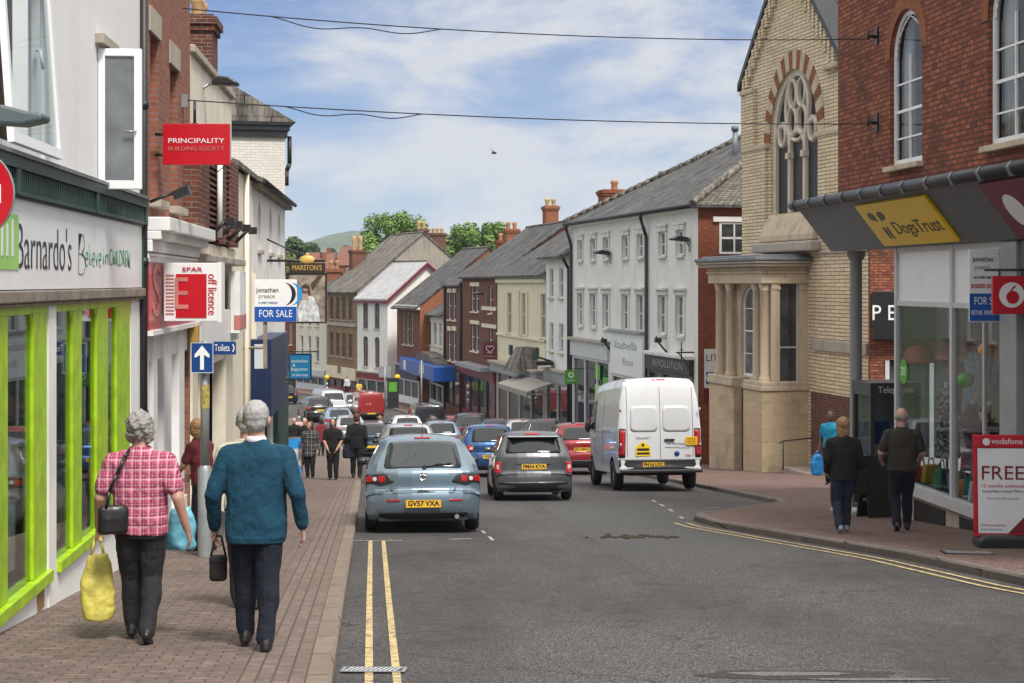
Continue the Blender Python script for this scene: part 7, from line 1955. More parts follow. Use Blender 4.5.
VAN = dict(prof=[(.10, .40), (.02, .46), (0, .52), (.03, .60), (.04, 1.0), (.05, 1.6), (.10, 2.2), (.20, 2.47), (.45, 2.52), (2.5, 2.54), (3.9, 2.48), (4.25, 2.3), (4.75, 1.55), (4.95, 1.38), (5.35, 1.15), (5.5, .9), (5.53, .5), (5.45, .3)],
    w=[(.3, .98), (.6, 1.02), (1.3, 1.02), (1.9, .97), (2.35, .88), (2.54, .74)], r=.345, axles=(1.05, 4.45), sill=.38, taper=(.985, .86), tlen=(.4, 1.3), crown=(.05, .06), arch=.07, tw=.22,
    screen=[(-.80, 1.58), (.80, 1.58), (.72, 2.2), (-.72, 2.2)], side_glass=([(3.75, 1.35), (4.62, 1.35), (4.25, 2.0), (3.75, 2.05)],), seams=([(3.7, .45), (3.7, 2.1)], [(2.5, .5), (2.5, 2.15)], [(1.2, 1.30), (3.7, 1.30)]), handles=((3.78, 1.18),),
    mirror=(4.55, 1.4), bigmirror=True, mirror_mat=None, lamp=([(.86, .78), (.84, 1.34), (.97, 1.34), (.99, .78)],), lamp_house=([(.85, .74), (.83, 1.38), (.985, 1.38), (1.0, .74)],),
    rear_dark=([(-1.0, .42), (1.0, .42), (1.0, .70), (-1.0, .70)],), rear_lines=([(0, .72), (0, 2.42)], [(-.80, .76), (-.80, 2.3)], [(.80, .76), (.80, 2.3)]), plate_z=.585, plate_x=-.18,
    head=([(.6, .95), (.9, .95), (.85, 1.15), (.6, 1.15)],), front_dark=([(-.5, .7), (.5, .7), (.5, .95), (-.5, .95)],), brake_light=[(-.16, 2.44), (.16, 2.44), (.16, 2.47), (-.16, 2.47)])
VAN['mirror_mat'] = M['plastic_black']
SMALLVAN = vary(VAN, .86, .78, .73, plate_x=0, bigmirror=False)
del SMALLVAN['seams']
G1 = 'cars queuing and parked down the street'
SILV = car_paint('paint_silverblue', (.19, .26, .315), .6, .27)
p_ = car_paint
# the pale blue hatchback in front
t, c = build_car('parked_car', 'pale metallic blue hatchback nearest in the road, yellow plate GV57 VXA', 'car', HATCH, SILV, (423.5, 23.7, -.088), 'GV57 VXA', glassm=glass_dark('glass_rear', (.035, .042, .044), .02, 1.15), group=G1)
o = MB(); o.lathe([(.060, -.003), (.045, .005), (.030, -.003)], 20, axis='y', c=(0, 0, 0)); o.tube([(-.05, 0, .03), (0, 0, -.01), (.05, 0, .03)], .007)
e = o.build('badge', M['chrome'], t); q = c.rear(.0, .84); e.location = (q.x, q.y - .012, q.z); e.scale = (1.15, 1, .9)
for x, a in ((-.52, .18), (.40, .18)):
    c.add(t, 'reflector', M['light_red'], 'rear', [(x - .02, .475), (x + a, .475), (x + a, .50), (x - .02, .50)], .012, .01)
q0, q1 = c.rear(.02, .975), c.rear(.42, 1.02); mb = MB(); mb.tube([q0 + Vector((0, -.02, 0)), q0.lerp(q1, .5) + Vector((0, -.035, .02)), q1 + Vector((0, -.03, .01))], .012); mb.cyl(q0 + Vector((0, .03, 0)), q0 + Vector((0, -.04, 0)), .03); mb.build('wiper', M['plastic_black'], t)
mb = MB(); q = c.skin(c.a_rear(1.42), 0); mb.cyl(q, q + Vector((0, -.12, .22)), .006, .003, 6); mb.build('aerial', M['black_paint'], t)
mb = MB(); mb.cyl((.50, .06, .24), (.50, .2, .24), .035); mb.build('exhaust', M['steel'], t)
c.add(t, 'release_handle', M['plastic_black'], 'rear', [(-.09, .605), (.09, .605), (.07, .635), (-.07, .635)], .008, .01)
mb = MB(); mb.box(-.55, -.12, 1.45, 1.6, .9, 1.22); mb.box(.12, .55, 1.45, 1.6, .9, 1.22)
lettering('Mazda3', t, tuple(c.rear(-.47, .66) + Vector((0, -.012, 0))), .05, M['chrome'], .17)
# the grey hatchback
t, c = build_car('parked_car', 'small dark grey hatchback with upright tail lights and plate FM54 KYA', 'car', vary(MINI, 1, 1, 1.05), p_('paint_grey', (.12, .127, .135), .6, .35), (534.5, 33.6, -.065), 'FM54 KYA', group=G1)
c.add(t, 'chrome_strip', M['rim'], 'rear', [(-.62, .375), (.62, .375), (.62, .395), (-.62, .395)], .014)
c.add(t, 'tailgate_handle', M['plastic_black'], 'rear', [(-.35, .755), (.35, .755), (.35, .775), (-.35, .775)], .012)
mb = MB(); q = c.skin(c.a_rear(1.33), 0); mb.box(-.55, .55, q.y - .12, q.y + .12, q.z - .01, q.z + .03); bevel(mb.build('roof_spoiler', bpy.data.materials['paint_grey'], t), .02)
# white panel van
WH = p_('paint_white', (.64, .65, .66), .0, .3)
t, c = build_car('parked_van', 'large white panel van parked in the bay, blank rear windows and yellow stickers', 'van', vary(VAN, 1, 1, 1.09), WH, (661.5, 38.4, -.10), 'FH16 LYC')
for x0, x1 in ((-.74, -.06), (.06, .74)): c.add(t, 'rear_panel', p_('paint_white2', (.56, .57, .58), .0, .35), 'rear', [(x0, 1.42), (x1, 1.42), (x1*.97, 2.05), (x0*.97, 2.05)], .004, .12)
y_ = c.rear(-.43, .95).y - .012
mb = MB(); mb.prism([(-.60, .84), (-.25, .84), (-.25, 1.06), (-.43, 1.2), (-.60, 1.06)], y_ - .003, y_, 'y'); so = mb.build('sticker', M['yellow'], t, fix=True)
mb = MB(); mb.box(-.58, -.27, y_ - .006, y_ - .004, .88, .93); mb.box(-.57, -.28, y_ - .006, y_ - .004, .97, 1.03); mb.box(-.46, -.40, y_ - .006, y_ - .004, 1.07, 1.14); mb.build('sticker_print', M['black_paint'], so)
mb = MB(); mb.box(.62, .90, y_ - .004, y_, 1.10, 1.30); so = mb.build('sticker', M['yellow'], t); mb = MB()
for k in range(4): mb.box(.65, .87, y_ - .006, y_ - .005, 1.13 + k*.04, 1.145 + k*.04)
mb.build('sticker_print', M['red_dark'], so)
lettering('TRANSIT', t, (-.42, y_, 1.28), .07, M['grey_mid'], .36); lettering('Van Hire Centre', t, (.40, y_, 1.14), .06, M['grey_paint'], .5); lettering('www.hire.co.uk', t, (.42, y_, 1.05), .05, M['grey_paint'], .62); lettering('350', t, (.68, y_, .86), .06, M['red_sign'], .14)
mb = MB(); mb.box(.10, .34, y_ - .03, y_, 1.20, 1.25); mb.build('door_handle', M['plastic_black'], t)
mb = MB(); mb.lathe([(.001, y_ - .01), (.06, y_ - .01), (.065, y_)], 18, axis='y', c=(.40, 0, .90)); mb.build('badge', M['blue_sign'], t)
mb = MB(); mb.box(-1.0, 1.0, -.10, .03, .44, .52); bevel(mb.build('rear_step', M['plastic_black'], t), .02)
for k in (1.05, 1.9):
    mb = MB(); mb.cyl((-.97, .02, k), (-.97, .02, k + .1), .025); mb.build('hinge', M['steel'], t); mb = MB(); mb.cyl((.97, .02, k), (.97, .02, k + .1), .025); mb.build('hinge', M['steel'], t)
# other traffic
RED = p_('paint_red', (.24, .012, .018), .3, .3); BLUE = p_('paint_blue', (.02, .075, .22), .5, .3); DARK = p_('paint_dark', (.02, .021, .024), .4, .3); SIL = p_('paint_silver', (.45, .46, .47), .7, .3); NAVY = p_('paint_navy', (.018, .03, .06), .4, .3); PBLUE = p_('paint_paleblue', (.22, .30, .38), .6, .3)
for (nm, lab, cat, S, pm, pl, plate, face, pmat) in (
    ('parked_car', 'red crossover car partly hidden behind the white van', 'car', SUV, RED, (583, 50.5, -.10), 'FE14 MWU', False, M['plate_yellow']),
    ('parked_car', 'royal blue hatchback queuing to the left of the grey hatchback', 'car', vary(POLO, 1.03, 1, 1.1), BLUE, (491.5, 48.5, -.11), 'VX08 OTC', False, None),
    ('parked_car', 'black people carrier in the queue behind the red crossover', 'car', MPV, DARK, (550, 65.5, -.13), 'WN07 BHK', False, None),
    ('parked_car', 'silver estate car half hidden beside the black people carrier', 'car', vary(ESTATE, 1, 1, 1.12), SIL, (525, 70.5, -.13), 'VO56 RLK', False, None),
    ('parked_car', 'dark estate car in the queue above the blue hatchback roof', 'car', vary(ESTATE, 1, 1, 1.05), NAVY, (499, 76.0, -.14), 'VK05 ZPE', False, None),
    ('parked_car', 'black off road car in the middle of the queue beside a red car', 'car', vary(SUV, .95, .95, 1.1), DARK, (474, 77.0, -.15), 'WR03 KXD', False, None),
    ('parked_car', 'bright red hatchback showing left of the black off road car', 'car', ESTATE, RED, (462, 83.0, -.16), 'VN09 FJC', False, None),
    ('parked_car', 'pale blue saloon with yellow plate in the left lane of the queue', 'car', vary(ESTATE, 1, 1, 1.07), PBLUE, (443, 71.0, -.13), 'VX04 GGR', False, None),
    ('parked_car', 'silver hatchback just beyond the pale metallic blue hatchback', 'car', vary(POLO, 1, 1, 1.12), SIL, (409, 42.5, -.09), 'WM02 LHU', False, None),
    ('parked_car', 'white hatchback in the parked row beyond the silver hatchback', 'car', vary(POLO, 1, 1, 1.06), WH, (401, 61.0, -.11), 'VU11 DSO', False, None),
    ('parked_car', 'white estate car further along the parked row at the left', 'car', ESTATE, WH, (408, 83.0, -.15), 'FJ10 NVB', False, None),
    ('parked_car', 'dark navy car by the left kerb beside the man in black', 'car', ESTATE, NAVY, (373, 71.0, -.12), 'VX55 HTM', False, None),
    ('parked_car', 'silver car by the left kerb beyond the dark navy car', 'car', POLO, SIL, (351, 84.0, -.18), 'WV06 EKN', False, None),
    ('parked_car', 'pale grey car at the kerb further down than the silver one', 'car', ESTATE, PBLUE, (340, 93.0, -.21), 'VA52 JYT', False, None),
    ('parked_car', 'black car at the far left kerb below the oncoming silver van', 'car', SUV, DARK, (321, 103.0, -.30), 'VX12 ROU', False, None),
    ('parked_van', 'red delivery van parked on the far bend of the street', 'van', SMALLVAN, p_('paint_postred', (.27, .014, .014), .0, .35), (371.5, 105.5, -.24), 'BX58 UAC', False, None),
    ('parked_car', 'silver car showing at the left of the red delivery van', 'car', POLO, SIL, (355, 112.0, -.35), 'HY05 TMA', False, None),
    ('parked_van', 'black van high in the queue before the low white shop', 'van', SMALLVAN, DARK, (430, 90.0, -.18), 'VT08 XKL', False, None),
    ('parked_car', 'black car at the far left edge of the bend', 'car', POLO, DARK, (289, 124.0, -.5), '', False, None)):
    build_car(nm, lab, cat, S, pm, pl, plate, pmat, det=pl[1] < 60, group=G1 if cat == 'car' else None, faceus=face)
build_car('oncoming_van', 'silver van coming up the far end of the street towards the camera', 'van', vary(SMALLVAN, 1, 1, .98), SIL, (323, 113.0, -.34), 'VE07 SLM', M['plate_white'], det=False, faceus=True)
# ================================================================== people
def fabric(name, c, var=.25, scale=6, rough=.9):
    m, nt, b = new_mat(name); v = pos(nt)
    nt.links.new(ramp(nt, noi(nt, v, scale, 6, .7), [(.3, [x*(1-var) for x in c]), (.7, [min(1, x*(1+var)) for x in c])]), b.inputs['Base Color'])
    b.inputs['Roughness'].default_value = rough; wv = noi(nt, pos(nt, (1, 1, .55)), 9, 5, .6); wn = N(nt, 'ShaderNodeMath', operation='MULTIPLY_ADD'); nt.links.new(noi(nt, v, 200, 2), wn.inputs[0]); wn.inputs[1].default_value = .06; nt.links.new(wv, wn.inputs[2]); bump(nt, b, wn.outputs[0], .7, .045); return m
def plaid(name, base, dark, light, k1=20, k2=20):
    m, nt, b = new_mat(name); t = N(nt, 'ShaderNodeTexCoord'); cur = None
    col = base
    for ax, sc, off, c, th, f in ((0, k1, 0, dark, .60, .75), (2, k2, 0, dark, .60, .75), (0, k1, .5, light, .90, .6), (2, k2, .5, light, .90, .6), (0, k1*2, .3, light, .9, .45), (2, k2*2, .3, light, .9, .45)):
        s = N(nt, 'ShaderNodeSeparateXYZ'); nt.links.new(t.outputs['Object'], s.inputs[0])
        a = N(nt, 'ShaderNodeMath', operation='MULTIPLY_ADD'); nt.links.new(s.outputs[ax], a.inputs[0]); a.inputs[1].default_value = sc/2; a.inputs[2].default_value = off + 50
        fr = N(nt, 'ShaderNodeMath', operation='FRACT'); nt.links.new(a.outputs[0], fr.inputs[0])
        g = N(nt, 'ShaderNodeMath', operation='GREATER_THAN'); nt.links.new(fr.outputs[0], g.inputs[0]); g.inputs[1].default_value = th
        mu = N(nt, 'ShaderNodeMath', operation='MULTIPLY'); nt.links.new(g.outputs[0], mu.inputs[0]); mu.inputs[1].default_value = f
        col = mixc(nt, mu.outputs[0], col, c)
    nt.links.new(col, b.inputs['Base Color']); b.inputs['Roughness'].default_value = .9; bump(nt, b, noi(nt, pos(nt, (1, 1, .55)), 9, 5, .6), .8, .05); return m
def hair_mat(name, c):
    m, nt, b = new_mat(name); v = pos(nt, (1, 1, .25))
    nt.links.new(ramp(nt, noi(nt, v, 90, 4, .7), [(.3, [x*.55 for x in c]), (.7, c)]), b.inputs['Base Color']); b.inputs['Roughness'].default_value = .6
    bump(nt, b, noi(nt, v, 110, 3), .6, .006); return m
SKIN = paint('skin', (.46, .25, .18), .55, .15, scale=12); SKIN_D = paint('skin_dark', (.12, .06, .04), .5, .15, scale=12); SKIN_P = paint('skin_pink', (.52, .29, .22), .5, .15, scale=12)
TEX = bpy.data.textures.new('folds', 'CLOUDS'); TEX.noise_scale = .16; TEX.noise_depth = 2
TEX2 = bpy.data.textures.new('curls', 'CLOUDS'); TEX2.noise_scale = .035; TEX2.noise_depth = 1
def capsule(mb, p0, r0, p1, r1, n=12):
    p0, p1 = Vector(p0), Vector(p1); d = p1 - p0; L = d.length
    if L < 1e-6: d = Vector((0, 0, 1))
    d.normalize(); a = d.orthogonal().normalized(); b = d.cross(a); rings = []
    for k in range(1, 4): t = math.pi/2*k/4; rings.append((p0 - d*r0*math.cos(t), r0*math.sin(t)))
    rings.append((p0, r0)); rings.append((p1, r1))
    for k in range(3, 0, -1): t = math.pi/2*k/4; rings.append((p1 + d*r1*math.cos(t), r1*math.sin(t)))
    R_ = [[mb._p(c + (a*math.cos(2*math.pi*k/n) + b*math.sin(2*math.pi*k/n))*r) for k in range(n)] for c, r in rings]
    s = mb._p(p0 - d*r0); e = mb._p(p1 + d*r1)
    def add(f): mb.f.append(f); mb.m.append(0); mb.sm.append(True)
    for k in range(n):
        j = (k+1) % n; add([s, R_[0][j], R_[0][k]]); add([e, R_[-1][k], R_[-1][j]])
        for A, B in zip(R_, R_[1:]): add([A[k], A[j], B[j], B[k]])
def loft(mb, secs, n=18, cap=True):
    """stack of ellipses (centre, rx, ry)"""
    R_ = []
    for c, rx, ry in secs:
        c = Vector(c); ring = []
        for k in range(n):
            t = 2*math.pi*k/n; cs, sn = math.cos(t), math.sin(t); e = .8
            ring.append(mb._p(c + Vector((math.copysign(abs(cs)**e, cs)*rx, math.copysign(abs(sn)**e, sn)*ry, 0))))
        R_.append(ring)
    def add(f): mb.f.append(f); mb.m.append(0); mb.sm.append(True)
    add(R_[0][::-1]); add(R_[-1])
    for A, B in zip(R_, R_[1:]):
        for k in range(n):
            j = (k+1) % n; add([A[k], A[j], B[j], B[k]])
def fuse(mb, name, mat, parent, vox, it=3, disp=0.0, tex=None):
    o = mb.build(name, mat, parent, uv=False)
    r = o.modifiers.new('fuse', 'REMESH'); r.mode = 'VOXEL'; r.voxel_size = vox; r.use_smooth_shade = True
    s = o.modifiers.new('soften', 'SMOOTH'); s.iterations = it; s.factor = .5
    if disp:
        d = o.modifiers.new('folds', 'DISPLACE'); d.texture = tex or TEX; d.strength = disp; d.mid_level = .5; d.texture_coords = 'LOCAL'
    return o
def person(label, px, Y, H, face, top, legs, hair, shoes, skin=SKIN, style='short', sleeves='long', stride=.0, girth=1.0, arms=None, vox=.009, ground='pave', lean=0.0, turn=0.0, skirt=None, hem=.50, collar=None, group=None, dz=0.0, lift=None, bald=False):
    """face: heading angle in degrees, 0 looks along +y (away from the camera)"""
    X = PX(px, Y); z = G(Y) + (KERB if ground == 'pave' else 0) + dz
    t = thing('person', label, 'person', (X, Y, z), R(face), group)
    arms = arms or {}
    v = lambda x, y, zz: Vector((x*H, y*H, zz*H))
    gx = girth; fine = vox < .008
    J = {}
    for sg, s in ((-1, 'L'), (1, 'R')):
        st = stride*(1 if s == 'L' else -1)
        J['hip'+s] = v(sg*.05, 0, .50); J['ank'+s] = v(sg*.052, st, .045 + (lift or {}).get(s, 0)); mid = (J['hip'+s] + J['ank'+s])/2
        J['kne'+s] = mid + v(0, .012 + abs(st)*.10 + (.05 if (lift or {}).get(s) else 0), .0)
        J['sho'+s] = v(sg*.100*min(gx, 1.16), lean*.8, .785); e, w = arms.get(s, ((sg*.142, -.03 + lean*.5, .625), (sg*.15, .035 + lean*.3, .485)))
        J['elb'+s] = v(*e); J['wri'+s] = v(*w)
    nk = v(0, lean - .008, .845); hd = v(0, lean*1.15 + .012, .927)
    # body ------------------------------------------------
    b = MB()
    loft(b, [(v(0, 0, .46), .085*H*gx, .06*H), (v(0, 0, .53), .088*H*gx, .066*H), (v(0, lean*.3, .62), .078*H*gx, .058*H), (v(0, lean*.6, .72), .092*H*gx, .064*H), (v(0, lean*.8, .79), .092*H, .055*H), (v(0, lean*.9, .83), .045*H, .04*H)])
    capsule(b, v(0, lean*.9, .80), .036*H, hd + v(0, -.006, -.03), .034*H)
    Rt = Matrix.Rotation(R(turn), 3, 'Z')
    def hp(x, y, zz): return hd + Rt @ v(x, y, zz)
    b.sphere(hd + v(0, 0, .008), 1, 18, 0, (.049*H, .058*H, .064*H)); b.sphere(hp(0, .018, -.030), 1, 14, 0, (.034*H, .040*H, .038*H))
    capsule(b, hp(0, .053, .004), .007*H, hp(0, .063, -.014), .010*H, 8)
    for sg in (-1, 1): b.sphere(hp(sg*.052, -.004, -.006), 1, 8, 0, (.008*H, .014*H, .020*H))
    for s in 'LR':
        sg = -1 if s == 'L' else 1
        capsule(b, J['sho'+s], .034*H, J['elb'+s], .026*H); capsule(b, J['elb'+s], .026*H, J['wri'+s], .017*H)
        capsule(b, J['hip'+s], .054*H, J['kne'+s], .034*H); capsule(b, J['kne'+s], .034*H, J['ank'+s], .022*H)
        w = J['wri'+s]; d = (w - J['elb'+s]).normalized(); l = Vector((0, 1, 0)); l = (l - d*l.dot(d)).normalized(); n = d.cross(l)*(1 if d.cross(l).x*sg < 0 else -1)
        k = H/1.7
        loft_c = w + d*.045*k
        capsule(b, w + d*.01*k - l*.012*k, .017*k, w + d*.075*k - l*.02*k, .015*k, 8); capsule(b, w + d*.01*k + l*.012*k, .018*k, w + d*.078*k + l*.02*k, .015*k, 8)
        for i, ln in enumerate((.062, .074, .070, .054)):
            base = w + d*.080*k + l*((1.5 - i)*.0215*k); m1 = base + (d*.94 + n*.34)*ln*.5*k; m2 = m1 + (d*.72 + n*.69)*ln*.32*k; m3 = m2 + (d*.3 + n*.95)*ln*.26*k
            capsule(b, base, .0092*k, m1, .0088*k, 7); capsule(b, m1, .0088*k, m2, .008*k, 7); capsule(b, m2, .008*k, m3, .0072*k, 7)
        q0 = w + d*.025*k + l*.026*k; q1 = q0 + (d*.62 + l*.74 + n*.2)*.042*k; q2 = q1 + (d*.9 + l*.2 + n*.35)*.034*k
        capsule(b, q0, .013*k, q1, .0105*k, 7); capsule(b, q1, .0105*k, q2, .0085*k, 7)
    fuse(b, 'body', skin, t, min(vox, .007) if fine else vox, 2)
    for sg in (-1, 1):
        e = MB(); e.sphere(hp(sg*.019, .050, .012), .0085*H, 8, 0, (1, .5, .65)); e.build('eye', M['net'], t, uv=False)
        e = MB(); e.sphere(hp(sg*.019, .0535, .012), .0045*H, 8, 0, (1, .5, 1)); e.build('iris', M['black_paint'], t, uv=False)
    e = MB(); e.sphere(hp(0, .056, -.034), 1, 8, 0, (.015*H, .004*H, .004*H)); e.build('mouth', M['red_pale'], t, uv=False)
    # hair ------------------------------------------------
    h = MB()
    if style == 'bald':
        for sg in (-1, 1): h.sphere(hp(sg*.036, -.016, .0), 1, 12, 0, (.014*H, .032*H, .030*H))
        h.sphere(hp(0, -.036, -.002), 1, 12, 0, (.036*H, .025*H, .034*H))
    else:
        h.sphere(hp(0, -.013, .020), 1, 18, 0, (.0545*H, .057*H, .060*H)); h.sphere(hp(0, -.030, -.012), 1, 14, 0, (.046*H, .036*H, .040*H))
        if style in ('curly', 'bob', 'long'):
            h.sphere(hp(0, -.016, .018), 1, 18, 0, (.060*H, .063*H, .062*H))
            for sg in (-1, 1): h.sphere(hp(sg*.038, -.012, -.016), 1, 12, 0, (.022*H, .040*H, .050*H))
        if style in ('bob', 'long'):
            L = -.075 if style == 'bob' else -.12
            loft(h, [(hp(0, -.026, L), .046*H, .026*H), (hp(0, -.026, L*.5), .056*H, .036*H), (hp(0, -.02, .02), .05*H, .045*H)])
    fuse(h, 'hair', hair, t, max(.006, vox*.8), 1, {'curly': .035, 'bob': .016, 'long': .016}.get(style, .008), TEX2)
    # clothes ---------------------------------------------
    c = MB(); a = .010
    loft(c, [(v(0, lean*.1, hem), .094*H*gx + a, .074*H*(.6 + .4*gx)), (v(0, lean*.2, .56), .092*H*gx + a, .074*H*(.6 + .4*gx)), (v(0, lean*.4, .65), .093*H*gx + a, .070*H*(.7 + .3*gx)), (v(0, lean*.65, .72), .100*H*gx + a, .074*H), (v(0, lean*.8, .775), .106*H*gx + a*.5, .066*H), (v(0, lean*.85, .812), .085*H + a, .054*H), (v(0, lean*.88, .833), .058*H, .047*H), (v(0, lean*.9, .848), .044*H, .043*H)])
    for s in 'LR':
        sh, el, wr = J['sho'+s], J['elb'+s], J['wri'+s]
        capsule(c, v(0, lean*.85, .812), .030*H, sh + v(0, 0, .004), .038*H); capsule(c, sh, .042*H, sh.lerp(el, .55), .040*H)
        if sleeves == 'long': capsule(c, sh.lerp(el, .5), .040*H, el, .036*H); capsule(c, el, .036*H, el.lerp(wr, .86), .026*H)
        elif sleeves == 'short': capsule(c, sh.lerp(el, .4), .043*H, sh.lerp(el, .72), .041*H)
    if sleeves == 'long' and not skirt and fine:
        rb = MB(); loft(rb, [(v(0, lean*.1, hem - .018), .090*H*gx + a, .071*H*(.6 + .4*gx)), (v(0, lean*.1, hem + .012), .093*H*gx + a, .0745*H*(.6 + .4*gx))], 26); fuse(rb, 'hem_band', top, t, .008, 2)
        for s in 'LR': rc = MB(); capsule(rc, J['elb'+s].lerp(J['wri'+s], .84), .026*H, J['elb'+s].lerp(J['wri'+s], .93), .023*H); fuse(rc, 'cuff', top, t, .008, 1)
    fuse(c, {'long': 'jumper', 'short': 'shirt', 'none': 'waistcoat'}[sleeves], top, t, vox, 3, .034)
    if collar:
        k = MB(); k.lathe([(.040*H, .0), (.044*H, .012*H), (.036*H, .026*H), (.030*H, .024*H)], 18, c=tuple(v(0, lean*.9 - .004, .836))); k.build('collar', collar, t, uv=False)
    g = MB()
    if skirt:
        loft(g, [(v(0, 0, skirt), .115*H*gx, .09*H), (v(0, 0, .42), .102*H*gx, .082*H), (v(0, 0, .58), .082*H*gx, .066*H)]); fuse(g, 'skirt', legs, t, vox, 3, .02)
    else:
        loft(g, [(v(0, 0, .455), .090*H*gx, .072*H), (v(0, 0, .52), .094*H*gx, .074*H), (v(0, lean*.2, .60), .086*H*gx, .066*H)])
        for s in 'LR':
            kn = J['kne'+s]; an = J['ank'+s]
            capsule(g, J['hip'+s] + v(0, 0, -.01), .064*H, kn, .046*H); capsule(g, kn, .046*H, an + v(0, 0, .012), .036*H)
        fuse(g, 'trousers', legs, t, vox, 3, .034)
    for s in 'LR':
        f = MB(); an = J['ank'+s]; lf = (lift or {}).get(s, 0)
        f.M = Matrix.Translation(an) @ Matrix.Rotation(R(-32 if lf else 0), 4, 'X')
        capsule(f, v(0, -.028, -.022), .021*H, v(0, .05, -.026), .021*H, 10); capsule(f, v(0, .04, -.028), .021*H, v(0, .085, -.032), .014*H, 10); capsule(f, v(0, -.02, -.01), .026*H, v(0, -.01, .02), .024*H, 10)
        fuse(f, 'shoe', shoes, t, min(vox, .009), 2)
    return t, J
def hand_pos(t, J, s, extra=.08):
    w = J['wri'+s]; d = (w - J['elb'+s]).normalized(); m = Matrix.Translation(t.location) @ Matrix.Rotation(t.rotation_euler.z, 4, 'Z')
    return m @ (w + d*extra)
DENIM = fabric('denim', (.013, .021, .042)); BLK = fabric('cloth_black', (.007, .007, .008)); NVY = fabric('cloth_navy', (.006, .009, .020)); CHAR = fabric('cloth_charcoal', (.016, .016, .019)); OLIVE = fabric('cloth_olive', (.040, .034, .025)); TEAL = fabric('knit_teal', (.0015, .044, .082), .2); CREAM = fabric('cloth_cream', (.52, .48, .38)); MARO = fabric('cloth_maroon', (.16, .02, .03)); PINK = fabric('cloth_pink', (.55, .36, .36)); WHT = fabric('cloth_white', (.62, .62, .63)); CYAN = fabric('cloth_cyan', (.02, .30, .50)); YEL = fabric('cloth_yellow', (.62, .45, .08))
PLD = plaid('plaid_pink', (.50, .09, .17), (.26, .02, .07), (.72, .56, .62), 34, 30); PLB = plaid('plaid_black', (.02, .02, .022), (.008, .008, .009), (.32, .31, .30), 18, 18)
HG = hair_mat('hair_grey', (.34, .32, .30)); HG2 = hair_mat('hair_silver', (.42, .41, .40)); HB = hair_mat('hair_blonde', (.34, .20, .09)); HD = hair_mat('hair_dark', (.03, .018, .012)); HR = hair_mat('hair_auburn', (.11, .035, .018)); SHB = paint('shoe_black', (.014, .013, .013), .4, .3); SHG = paint('shoe_grey', (.25, .26, .28), .5, .3)
# woman in the checked shirt
t1, J1 = person('woman in a pink checked shirt walking away with a yellow carrier bag', 140, 11.35, 1.63, 2, PLD, CHAR, HG, SHB, SKIN_P, 'curly', 'short', .10, 1.22, vox=.0075, hem=.47,
    arms={'L': ((-.168, -.02, .63), (-.190, .045, .50)), 'R': ((.170, -.045, .63), (.205, .0, .485))}, lift={'R': .012})
t2, J2 = person('elderly man in a teal jumper walking away with a camera bag', 256, 11.0, 1.70, 1, TEAL, NVY, HG2, SHB, SKIN_P, 'short', 'long', .075, 1.26, vox=.0075, hem=.45, collar=WHT,
    arms={'L': ((-.168, -.02, .625), (-.178, .06, .475)), 'R': ((.172, -.045, .63), (.188, .0, .49))})
person('elderly man in a cream shirt mostly hidden behind the teal jumper', 247, 13.4, 1.68, 3, CREAM, CHAR, HG2, SHB, SKIN_P, 'short', 'short', .05, 1.15, vox=.009)
person('blonde woman in a dark red top stooping at the shop door behind the signpost', 204, 19.4, 1.60, 65, fabric('cloth_wine', (.13, .015, .025), .6, 30), BLK, HB, SHB, SKIN, 'bob', 'short', .03, 1.05, lean=.05, vox=.01, arms={'R': ((.14, .09, .64), (.12, .20, .55)), 'L': ((-.13, .09, .66), (-.10, .20, .56))})
# oncoming walkers and others down the left pavement
person('woman in a black checked tunic walking towards us beside her friend in black', 310, 45.0, 1.60, 175, PLB, BLK, HR, SHB, SKIN, 'long', 'long', .03, 1.08, vox=.014, hem=.38, turn=-25)
person('dark haired woman in plain black walking towards us on the left pavement', 333, 43.6, 1.68, 180, BLK, BLK, HD, SHB, SKIN, 'bob', 'short', .03, 1.1, vox=.014, arms={'L': ((-.14, .02, .63), (-.07, .10, .50)), 'R': ((.14, .02, .63), (.07, .10, .50))})
person('tall man in black with a shoulder bag walking away beside the kerb', 356.5, 45.0, 1.82, 5, BLK, BLK, HR, SHB, SKIN, 'short', 'long', .07, 1.15, vox=.014)
person('balding man in a dark jacket near the teal hanging sign', 294, 66.0, 1.72, 200, BLK, CHAR, HG, SHB, SKIN_P, 'bald', 'long', .02, 1.2, vox=.018)
person('bald man in black behind the woman in the checked tunic', 305, 58.0, 1.74, 170, BLK, BLK, HG, SHB, SKIN_P, 'bald', 'long', .03, 1.15, vox=.018)
person('person in a dusty pink coat at the back of the left pavement', 299, 73.0, 1.70, 20, PINK, CHAR, HG, SHB, SKIN, 'bob', 'long', .03, 1.1, vox=.018)
person('woman in a maroon coat on the pavement beyond the two friends', 321, 70.0, 1.66, 10, MARO, BLK, HD, SHB, SKIN, 'long', 'long', .03, 1.1, vox=.018, hem=.36)
person('person in a pale pink top crossing between the cars', 380, 79.0, 1.66, -60, PINK, DENIM, HB, SHB, SKIN, 'bob', 'short', .06, 1.1, vox=.018, ground='road')
person('person in white standing before the red shop front', 347, 134.5, 1.75, 150, WHT, NVY, HD, SHB, SKIN, 'short', 'long', .02, 1.1, vox=.025)
person('person in a yellow top on the far pavement by the white gabled house', 359, 127.5, 1.62, 30, YEL, NVY, HD, SHB, SKIN, 'bob', 'short', .02, 1.1, vox=.025)
